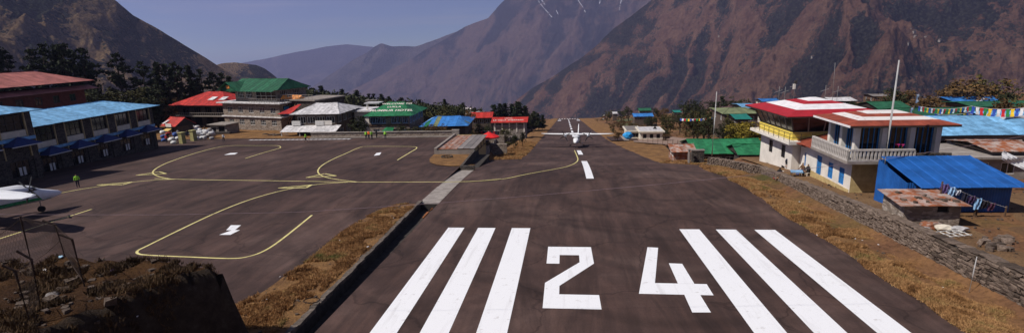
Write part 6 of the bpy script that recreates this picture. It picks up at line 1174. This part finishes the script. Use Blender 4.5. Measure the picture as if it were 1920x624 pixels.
# ------------------------------------------------------------------ trees
def leafmat(name, c1, c2, c3):
    m, N, L, b, oc = newmat(name, .8, .15); a = noise(N, L, oc, 1.3, 5, .6); c = ramp(N, L, a, [(.3, c1), (.5, c2), (.72, c3)])
    oi = N.new('ShaderNodeObjectInfo'); mr = N.new('ShaderNodeMapRange'); mr.inputs[3].default_value = .7; mr.inputs[4].default_value = 1.3; L.new(oi.outputs['Random'], mr.inputs[0]); hs = N.new('ShaderNodeHueSaturation'); L.new(mr.outputs[0], hs.inputs['Value']); L.new(c, hs.inputs['Color']); L.new(hs.outputs[0], b.inputs['Base Color'])
leafmat('pine_needles', (.012, .017, .009), (.022, .030, .014), (.042, .052, .022)); leafmat('dark_leaves', (.016, .019, .009), (.030, .034, .014), (.06, .058, .024)); leafmat('olive_leaves', (.03, .032, .012), (.055, .05, .016), (.10, .082, .026)); leafmat('gold_leaves', (.10, .075, .012), (.17, .125, .018), (.25, .19, .03)); leafmat('brown_leaves', (.06, .035, .016), (.10, .058, .024), (.15, .085, .03)); leafmat('white_blossom', (.42, .36, .36), (.62, .56, .55), (.8, .76, .75)); leafmat('bare_twigs', (.09, .05, .03), (.12, .07, .045), (.16, .095, .06))
mat('bark', (.05, .035, .026), .95, .35, 3, stretch=(1, 1, .2))
def leafquads(centers, n, spread, size, rng, flat=.8):
    C = np.repeat(np.asarray(centers, float), n, 0); k = len(C); P = C + rng.normal(size=(k, 3))*np.array([spread, spread, spread*flat])
    a = rng.normal(size=(k, 3)); a /= np.linalg.norm(a, axis=1)[:, None]; b_ = np.cross(a, rng.normal(size=(k, 3))); b_ /= np.linalg.norm(b_, axis=1)[:, None]
    s_ = size*(.6 + .8*rng.rand(k, 1)); V = np.stack([P - a*s_, P + b_*s_*.55, P + a*s_, P - b_*s_*.55], 1).reshape(-1, 3)
    me = bpy.data.meshes.new('crown'); me.vertices.add(len(V)); me.vertices.foreach_set('co', V.reshape(-1).astype(np.float32)); me.loops.add(4*k); me.loops.foreach_set('vertex_index', np.arange(4*k, dtype=np.int32)); me.polygons.add(k); me.polygons.foreach_set('loop_start', np.arange(0, 4*k, 4, dtype=np.int32)); me.update(calc_edges=True); return me
def make_pine(seed, dense=1.0, umbrella=False):
    """unit tree 10 m tall"""
    r = np.random.RandomState(seed); tr = MB(); bend = r.uniform(-.5, .5, 2); ax = lambda z: np.array([bend[0]*math.sin(z/6), bend[1]*math.sin(z/5), z])
    tr.tube([ax(z) for z in (-.6, 2, 4, 6, 8, 9.6)], [.24, .2, .17, .13, .08, .03], 7); cen = []
    z = 4.6 if umbrella else 1.6; side = r.rand()*6.28
    while z < 9.8:
        f = (9.9 - z)/7.5; R_ = (2.0*math.sin(min(1, f*1.5)*math.pi*.62) + .3) if umbrella else (.3 + 2.3*min(1, f)*(.75 + .25*r.rand()))
        for q in range(r.randint(2, 4) if umbrella else r.randint(3, 6)):
            a = r.rand()*6.28; rl_ = R_*r.uniform(.5, 1.1)*(1 + .35*math.cos(a - side) if umbrella else 1); p0 = ax(z); tip = p0 + np.array([math.cos(a)*rl_, math.sin(a)*rl_, rl_*r.uniform(-.12, .28)]); tr.tube([p0, (p0 + tip)/2 + np.array([0, 0, .08]), tip], [.05, .035, .015], 4)
            for t in np.linspace(.45 if umbrella else .25, 1, max(2, int(rl_*3.2))): cen.append(p0 + (tip - p0)*t + np.array([0, 0, .08]))
        z += r.uniform(.35, .75) if umbrella else r.uniform(.25, .45)
    cen.append(ax(9.7)); return tr.mesh('trunk', fix=False), leafquads(cen, int(11*dense), .2, .2, r, .6)
def make_broad(seed, wide=1.0, n=70, per=26, sz=.2, trunk=True):
    r = np.random.RandomState(seed); tr = MB(); tr.tube([(0, 0, -.6), (.1, 0, 1.2), (0, .1, 2.8)], [.3, .24, .18], 7); cen = []; lobes = [(r.uniform(-1, 1)*1.6*wide, r.uniform(-1, 1)*1.6*wide, r.uniform(2.0, 8.2), r.uniform(1.1, 2.0)) for _ in range(12)] + [(0, 0, 6.2, 2.3)]
    for lx, ly, lz, lr in lobes:
        tr.tube([(0, .1, 2.6), (lx*.5, ly*.5, (2.6 + lz)/2), (lx, ly, lz)], [.13, .08, .03], 5)
        for q in range(n//12): d_ = r.normal(size=3); d_ /= np.linalg.norm(d_); cen.append(np.array([lx, ly, lz]) + d_*lr*r.uniform(.55, 1.0)*np.array([wide, wide, .85]))
    return tr.mesh('trunk', fix=False), leafquads(cen, per, .3, sz, r)
def make_bare(seed, n=5, leaf=0):
    r = np.random.RandomState(seed); tr = MB(); cen = []
    def grow(p, d_, ln, rad, lv):
        q = p + d_*ln; tr.tube([p, (p + q)/2 + r.normal(size=3)*ln*.05, q], [rad, rad*.8, rad*.6], 5)
        if lv == 0: cen.append(q); return
        for _ in range(r.randint(3, 5)): dd = d_ + r.normal(size=3)*.5; dd[2] = abs(dd[2])*.8 + .1; dd /= np.linalg.norm(dd); grow(q, dd, ln*r.uniform(.55, .8), rad*.55, lv - 1)
    grow(np.array([0, 0, -.5]), np.array([0, 0, 1.0]), 3.2, .2, 4); return tr.mesh('trunk', fix=False), leafquads(cen, 7, .35, .14, r)
KIND = {}
def kind(k, meshes, leaf, bark='bark'):
    for t_, c_ in meshes: t_.materials.append(MAT[bark]); c_.materials.append(MAT[leaf])
    KIND[k] = meshes
kind('pine', [make_pine(s_, 1.5, True) for s_ in (1, 2, 3, 21, 22)], 'pine_needles'); kind('fir', [make_pine(s_, 1.2) for s_ in (4, 5)], 'pine_needles'); kind('dark', [make_broad(s_) for s_ in (6, 7, 8)], 'dark_leaves'); kind('olive', [make_broad(s_) for s_ in (9, 10)], 'olive_leaves'); kind('gold', [make_broad(s_, .7) for s_ in (11, 12)], 'gold_leaves'); kind('brown', [make_broad(s_, 1.1) for s_ in (13, 14)], 'brown_leaves'); kind('blossom', [make_broad(15, 1.0, 60, 16, .22)], 'white_blossom'); kind('bare', [make_bare(s_) for s_ in (16, 17)], 'bare_twigs'); kind('whitetwig', [make_bare(18)], 'white_blossom', 'curtain')
NAMES = {'pine': 'pine_tree', 'fir': 'fir_tree', 'dark': 'broadleaf_tree', 'olive': 'broadleaf_tree', 'gold': 'golden_tree', 'brown': 'autumn_tree', 'blossom': 'blossom_tree', 'bare': 'bare_tree', 'whitetwig': 'white_twig_tree'}
tcount = 0
def tree(k, x, ytop, Y, label, wide=1.0, group=None, base=None):
    global tcount
    T = atY(x, ytop - 3, Y); gz = hz(T[0], Y) if base is None else base; h_ = max(1.5, T[2] - gz); t_, c_ = KIND[k][tcount % len(KIND[k])]; tcount += 1
    e = empty(NAMES[k], (T[0], Y, gz), tcount*2.4, label, 'tree', group); s_ = h_/9.8; e.scale = (s_*wide, s_*wide, s_); link(bpy.data.objects.new('trunk', t_), e); link(bpy.data.objects.new('crown', c_), e); return e
R3 = random.Random(5)
gl = 'tall pines behind the terminal'
for i, (x, y, Y) in enumerate(((-8, 92, 118), (12, 100, 120), (52, 96, 118), (68, 88, 122), (100, 90, 126), (118, 88, 122), (132, 98, 128), (148, 94, 124), (163, 118, 130), (215, 107, 126), (230, 122, 132), (262, 120, 130), (288, 122, 135), (306, 125, 138), (322, 124, 136), (338, 131, 142), (356, 128, 142), (372, 133, 145), (398, 140, 150), (412, 143, 152), (424, 148, 155))):
    tree('pine' if i % 4 else 'fir', x, y, Y, '%s pine from the left in the tall row behind the terminal' % ORD[i], .85, gl)
gl = 'dark bushy trees behind the terminal'
for i in range(64):
    x = -10 + i*7.3 + R3.uniform(-6, 6); y = 163 + R3.uniform(-6, 20) + (6 if x > 300 else 0); tree(R3.choice(['dark', 'dark', 'dark', 'olive', 'fir', 'brown' if x > 150 else 'dark']), x, y, R3.uniform(106, 128) + (32 if x > 290 else 0), 'low dark bushy tree in the wood behind the terminal', 1.5, gl)
tree('blossom', 233, 172, 108, 'pale blossoming shrub among the dark trees behind the terminal', .6)
# wooded ridge behind the hotels
gl = 'single trees standing out on the wooded ridge'
for i, (x, y) in enumerate(sorted(((563, 164), (573, 163), (585, 162), (597, 163), (605, 165), (618, 168), (630, 166), (638, 171), (658, 172), (668, 173), (681, 178), (715, 180), (729, 177), (741, 183), (758, 186), (776, 188), (800, 191), (818, 192), (835, 190), (848, 194), (866, 196), (545, 160), (553, 166), (648, 174), (690, 183), (750, 187), (788, 190), (855, 197), (875, 201)))):
    tree('fir' if i % 3 == 0 else 'pine' if i % 3 == 1 else 'dark', x, y + (0, 7, 4)[i % 3], 235 + 4*(i % 5), '%s tree from the left standing out on the wooded ridge' % ORD[i], 1.15, gl)
cen = []; r_ = np.random.RandomState(44)
for i in range(900):
    x = r_.uniform(520, 905); yt_ = np.interp(x, [520, 560, 640, 700, 800, 905], [168, 168, 176, 184, 194, 206]) + abs(r_.normal())*8; Y = r_.uniform(205, 250); T = atY(x, yt_, Y); gz = hz(T[0], Y); hh = max(2.5, min(11, T[2] - gz))
    for q in range(9): f = r_.rand(); cen.append((T[0] + r_.normal()*1.4*(1.2 - f), Y + r_.normal()*1.4, T[2] - hh*(1 - f)))
me = leafquads(cen, 9, .75, .55, r_); tag(obj('wooded_ridge', me, 'dark_leaves'), 'dark wood covering the ridge behind the hotels', 'wood', kind='stuff')
for (x, y, Y, k, w_, lb) in ((835, 186, 150, 'dark', 1.2, 'large dark tree behind the patched blue roof'), (852, 196, 140, 'dark', 1.2, 'dark tree right of the large one behind the blue roof'), (822, 200, 130, 'olive', 1.3, 'olive bush behind the blue roof'), (868, 200, 150, 'brown', 1.2, 'brown bushy tree left of the blossoming tree'), (888, 199, 205, 'blossom', 1.5, 'white blossoming tree behind the red roofs'), (815, 228, 100.6, 'brown', 1.4, 'brownish shrub behind the low wall below the blue roof'), (800, 234, 100.6, 'olive', 1.5, 'green shrub behind the low wall left of the brown one'), (835, 234, 100.6, 'brown', 1.5, 'small reddish shrub behind the low wall right end'), (752, 231, 100.6, 'dark', 1.2, 'small dark tree in front of the green-roofed hotel'), (776, 236, 100.6, 'olive', 1.4, 'low shrub right of the green-roofed hotel front'), (676, 219, 101, 'dark', 1.2, 'dark tree between the white and green roofed hotels'), (666, 225, 101, 'dark', 1.2, 'dark shrub left of the green-roofed hotel'), (917, 229, 130, 'dark', 1.0, 'dark shrub between blue roof and lettered red roof'), (904, 232, 115, 'dark', 1.2, 'dark shrub beside the blue-roofed lodge'), (948, 238, 120, 'olive', 1.3, 'rounded green tree in the garden below the red roof'), (886, 246, 96, 'dark', 1.0, 'little green shrub behind the parasol'), (918, 253, 98, 'olive', .8, 'thin shrub in the garden right of the parasol'), (965, 250, 112, 'dark', .7, 'small dark conifer by the slab fence'), (979, 243, 126, 'dark', .7, 'small dark bush higher along the slab fence')):
    tree(k, x, y, Y, lb, w_)
gl = 'grove of dark conifers by the lettered red roof'
for i, (x, y) in enumerate(((929, 200), (938, 198), (948, 198), (957, 199), (967, 195), (973, 200), (982, 202), (988, 207), (996, 207), (1003, 212), (1010, 216), (1016, 219))): tree('fir' if i != 8 else 'dark', x, y, 225 + (i % 4)*4, '%s dark tree from the left in the grove by the lettered red roof' % ORD[i], 1.45, gl)
# right-hand slope
for (x, y, Y, k, w_, lb) in ((1215, 201, 320, 'dark', 1.0, 'round dark tree standing alone left of the green farmhouse') if False else (1179, 201, 330, 'dark', 1.2, 'round dark tree on the skyline left of the blue farmhouse'), (1166, 206, 340, 'dark', 1.2, 'small round tree left of the round skyline tree'), (1138, 208, 330, 'olive', 1.4, 'small bush near the marker board'), (1232, 204, 270, 'dark', 1.2, 'dark tree right of the green farmhouse'), (1243, 200, 268, 'brown', 1.2, 'dark brown tree right of the blue farmhouse'), (1258, 211, 190, 'olive', 1.0, 'tall green tree left of the cluster by the field'), (1252, 214, 176, 'olive', 1.1, 'full green tree at the edge of the field'), (1276, 213, 172, 'dark', .95, 'dark green tree in the middle of the field edge'), (1288, 226, 165, 'brown', 1.2, 'brown shrub right of the dark tree at the field edge'), (1214, 219, 215, 'dark', 1.3, 'dark shrub below the blue farmhouse'), (1222, 220, 205, 'dark', 1.3, 'dark bush right of the shrub below the farmhouse'), (1158, 247, 150, 'brown', 1.6, 'brown bush beside the runway left of the tarpaulin'), (1165, 225, 230, 'brown', 1.5, 'brown thicket beside the far runway'), (1148, 224, 260, 'bare', 1.5, 'bare thicket right of the marker board'), (1312, 198, 140, 'dark', 1.15, 'large dark tree left of the tall mast'), (1322, 203, 135, 'olive', 1.2, 'green tree directly left of the tall mast'), (1331, 210, 130, 'dark', 1.1, 'dark tree behind the tall mast'), (1304, 205, 142, 'olive', 1.1, 'green tree leftmost in the clump by the mast'), (1300, 188, 240, 'dark', 1.2, 'round tree on the skyline above the clump'), (1285, 190, 250, 'dark', 1.1, 'first of the skyline trees above the field'), (1314, 188, 250, 'dark', 1.3, 'flat dark tree on the skyline'), (1354, 184, 230, 'pine', 1.4, 'umbrella-shaped pine on the skyline right of the mast'), (1385, 180, 220, 'dark', 1.2, 'tallest dark tree on the skyline left of the tower'), (1396, 186, 220, 'olive', 1.2, 'olive tree on the skyline left of the tower'), (1338, 189, 230, 'dark', 1.2, 'small skyline tree behind the mast'), (1368, 200, 150, 'brown', 1.2, 'reddish tree above the mossy roof'), (1353, 203, 140, 'bare', 1.4, 'bare reddish tree right of the mast'), (1375, 214, 108, 'olive', 1.0, 'dark green tree left of the golden trees'), (1362, 226, 105, 'dark', 1.3, 'dark shrub left of the golden trees'), (1384, 219, 92, 'gold', 1.3, 'leftmost golden tree left of the tower'), (1400, 217, 93, 'gold', 1.4, 'middle golden tree left of the tower'), (1416, 219, 92, 'gold', 1.4, 'golden tree nearest the tower'), (1428, 221, 94, 'gold', 1.2, 'golden bush half behind the tower'), (1393, 236, 88, 'gold', 1.4, 'low golden bush in front of the golden trees')):
    tree(k, x, y, Y, lb, w_)
for (x, y, Y, k, w_, lb) in ((1835, 130, 118, 'brown', 1.45, 'big brown leafy tree left of the white-twigged one'), (1858, 136, 120, 'olive', 1.15, 'olive side of the big tree at upper right'), (1812, 146, 122, 'brown', 1.2, 'brown tree left of the big brown tree'), (1880, 145, 104, 'whitetwig', 1.0, 'tree with whitish twigs at upper right'), (1905, 155, 110, 'dark', 1.1, 'dark conifer-like tree at the right edge'), (1895, 172, 92, 'brown', 1.2, 'orange-brown tree in front of the blue roof'), (1725, 165, 112, 'brown', 1.2, 'brown tree behind the white banner'), (1712, 166, 130, 'bare', 1.4, 'bare tree left of the white banner'), (1690, 165, 140, 'dark', 1.3, 'dark tree right of the leaning pole'), (1700, 160, 150, 'brown', 1.3, 'brown thicket behind the leaning pole'), (1670, 168, 150, 'bare', 1.4, 'bare bush left of the leaning pole'), (1752, 165, 160, 'bare', 1.5, 'bare reddish tree right of the banner'), (1770, 170, 150, 'brown', 1.4, 'brown tree between banner and big tree'), (1790, 186, 120, 'dark', 1.5, 'dark shrub left of the bright blue roof'), (1780, 178, 150, 'bare', 1.4, 'bare tree left of the big brown tree'), (1615, 184, 160, 'dark', 1.5, 'low dark bush right of the tower roof'), (1630, 184, 165, 'brown', 1.5, 'low brown bush left of the leaning pole'), (1910, 182, 100, 'olive', 1.3, 'olive tree at the right edge')):
    tree(k, x, y, Y, lb, w_)
rb = random.Random(12)
for i in range(26):
    x = rb.uniform(1112, 1250); y = 232 + (x - 1112)*.12 + rb.uniform(-8, 12); P = ground_px(x, y + 6, 80, 420)
    if P[0] < float(xr(P[1])) + 5: continue
    k = rb.choice(['brown', 'olive', 'dark', 'bare']); t_, c_ = KIND[k][i % len(KIND[k])]; e = empty('bush', (P[0], P[1], hz(P[0], P[1]) - .2), i, {'brown': 'brown', 'olive': 'olive', 'dark': 'dark green', 'bare': 'bare reddish'}[k] + ' bush among the shrubs beside the far runway', 'bush', 'bushes beside the far runway'); s_ = rb.uniform(.18, .36); e.scale = (s_*1.5, s_*1.5, s_); link(bpy.data.objects.new('trunk', t_), e); link(bpy.data.objects.new('crown', c_), e)
# scattered scrub on both slopes: one mass
cen = []; r_ = np.random.RandomState(8)
for i in range(2200):
    Y = r_.uniform(105, 420); X = r_.uniform(22, 22 + Y*.95) if i % 3 else r_.uniform(-20 - Y*.25, -17)
    if i % 3 and ((X < 50 and Y < 156) or fbm(X/30, Y/30, 3, 77) < .44): continue
    g_ = hz(X, Y); s_ = r_.uniform(.4, 1.3)
    for q in range(6): cen.append((X + r_.normal()*s_, Y + r_.normal()*s_, g_ + r_.rand()*s_*1.2))
tag(obj('scrub', leafquads(cen, 8, .35, .28, r_), 'brown_leaves'), 'scattered brown scrub over the terraced slopes', 'scrub', kind='stuff')
# bushes behind the wall in the yard
for (x, y, lb) in ((1712, 411, 'low green plants left part of the patch behind the wall'), (1735, 410, 'low green plants in the middle of the patch behind the wall'), (1760, 411, 'low green plants right part of the patch behind the wall')):
    P = near(x, y, 1.1); r_ = np.random.RandomState(x); c_ = [(r_.normal()*.45, r_.normal()*.25, .1 + r_.rand()*.3) for _ in range(40)]; o = obj('garden_plant', leafquads(c_, 12, .12, .09, r_), mat('fresh_leaves', (.05, .10, .015), .8, .4, 6)); o.location = P; tag(o, lb, 'plant')
# ------------------------------------------------------------------ grass
def tufts(name, pts, h, m, seed, blades=5):
    r = np.random.RandomState(seed); P = np.repeat(np.asarray(pts, float), blades, 0); k = len(P); P = P + np.concatenate([r.normal(size=(k, 2))*.05, np.zeros((k, 1))], 1)
    a = r.rand(k)*6.28; d = np.stack([np.cos(a), np.sin(a), np.zeros(k)], 1); hh = h*(.5 + r.rand(k))[:, None]; lean = r.normal(size=(k, 3))*.45; lean[:, 2] = 0; up = np.array([[0, 0, 1.0]]) + lean; w = .022*(.6 + r.rand(k))[:, None]
    V = np.stack([P - d*w, P + d*w, P + up*hh], 1).reshape(-1, 3); me = bpy.data.meshes.new(name); me.vertices.add(3*k); me.vertices.foreach_set('co', V.reshape(-1).astype(np.float32)); me.loops.add(3*k); me.loops.foreach_set('vertex_index', np.arange(3*k, dtype=np.int32)); me.polygons.add(k); me.polygons.foreach_set('loop_start', np.arange(0, 3*k, 3, dtype=np.int32)); me.update(calc_edges=True); return tag(obj(name, me, m), kind='stuff')
m, N, L, b, oc = newmat('straw', .9, .1); a = noise(N, L, oc, .5, 6, .7); a2 = noise(N, L, oc, 4.0, 3, .7); c = ramp(N, L, a, [(.30, (.12, .058, .026)), (.42, (.24, .122, .050)), (.55, (.38, .215, .095)), (.64, (.20, .15, .055)), (.70, (.09, .095, .028))]); c = mixc(N, L, .7, c, ramp(N, L, a2, [(.3, (.5, .5, .5)), (.7, (1.5, 1.5, 1.5))]), 'MULTIPLY'); L.new(c, b.inputs['Base Color'])
mat('shaded_straw', (.042, .025, .013), .9, .4, 1.2, col2=(.12, .068, .03))  # straw darkened in its colour to imitate shade lying on the bank
r = np.random.RandomState(21)
def scatter(n, fx0, fx1, Y0, Y1, zf, pw=1.0, thr=.42, seed=50):
    Y = Y0 + (Y1 - Y0)*r.rand(n)**pw; t = r.rand(n); X = fx0(Y)*(1 - t) + fx1(Y)*t; k = fbm(X/1.5, Y/1.5, 3, seed) > thr; X, Y = X[k], Y[k]; return np.stack([X, Y, zf(X, Y)], 1)
tag(tufts('dry_grass', scatter(70000, xrw, lambda Y: Y*0 + 21.6, 20, 75, zrv, 1.5, .42), .15, 'straw', 1), 'dry straw-coloured grass on the verge below the stone wall', 'grass')
tag(tufts('dry_grass', scatter(32000, xg0, lambda Y: Y*0 - 13.5, 18, 46, zgs, 1.2, .42), .13, 'straw', 2), 'dry grass on the strip between apron and drain', 'grass')
tag(tufts('dry_grass', scatter(12000, lambda Y: Y*0 - 13, xlw, 66.5, 150, zlv, 1.4, .4), .18, 'straw', 3), 'dry grass beside the left runway edge', 'grass')
bz = lambda X, Y: np.array([bank_z(x, y) for x, y in zip(X, Y)])
tag(tufts('dry_grass', scatter(40000, lambda Y: Y*0 - 34, lambda Y: np.interp(Y, [6, 14, 20.6], [-17, -17, -14]), 8, 20.9, bz, .7, .41), .17, 'shaded_straw', 4), 'rough grass darkened as shade on the foreground bank', 'grass')

# loose stones on the bank and along the verges
r9 = np.random.RandomState(90); lo = MB()
def loose(P, s_):
    me = rocks[r9.randint(10)]; a = r9.rand()*6.28; ca, sa = math.cos(a), math.sin(a)
    lo.add([(P[0] + (v.co.x*ca - v.co.y*sa)*s_, P[1] + (v.co.x*sa + v.co.y*ca)*s_, P[2] + v.co.z*s_*.7) for v in me.vertices], [tuple(p.vertices) for p in me.polygons])
for _ in range(520): x, y = r9.uniform(-30, -15.5), r9.uniform(8, 20.6); loose((x, y, bank_z(x, y)), abs(r9.normal())*.13 + .05)
for _ in range(420): y = r9.uniform(20, 75); x = r9.uniform(float(xrw(y)), 21.6); loose((x, y, float(zrv(np.array(x), np.array(y))) + .02), abs(r9.normal())*.06 + .03)
for _ in range(200): y = r9.uniform(18, 46); x = r9.uniform(float(xg0(y)), -13.3); loose((x, y, float(zgs(np.array(x), np.array(y))) + .02), abs(r9.normal())*.05 + .03)
for _ in range(500): y = r9.uniform(22, 60); x = r9.uniform(22.6, 40); loose((x, y, hz(x, y) + .08), abs(r9.normal())*.07 + .03)
tag(lo.build('loose_stones', 'wall_stone', fix=False), 'loose stones scattered over the banks and verges', 'stones', kind='stuff')
# ------------------------------------------------------------------ the air
m = bpy.data.materials.new('haze_air'); m.use_nodes = True; N, L = nodes(m); N.remove(N['Principled BSDF'])
v = N.new('ShaderNodeVolumePrincipled'); v.inputs['Color'].default_value = (.54, .56, 1.0, 1); v.inputs['Density'].default_value = 8.2e-5; v.inputs['Anisotropy'].default_value = .2
L.new(v.outputs[0], N['Material Output'].inputs['Volume'])
tag(MB().box(-9000, 9000, -1000, 14500, -4500, 1900).build('haze', m), kind='stuff')
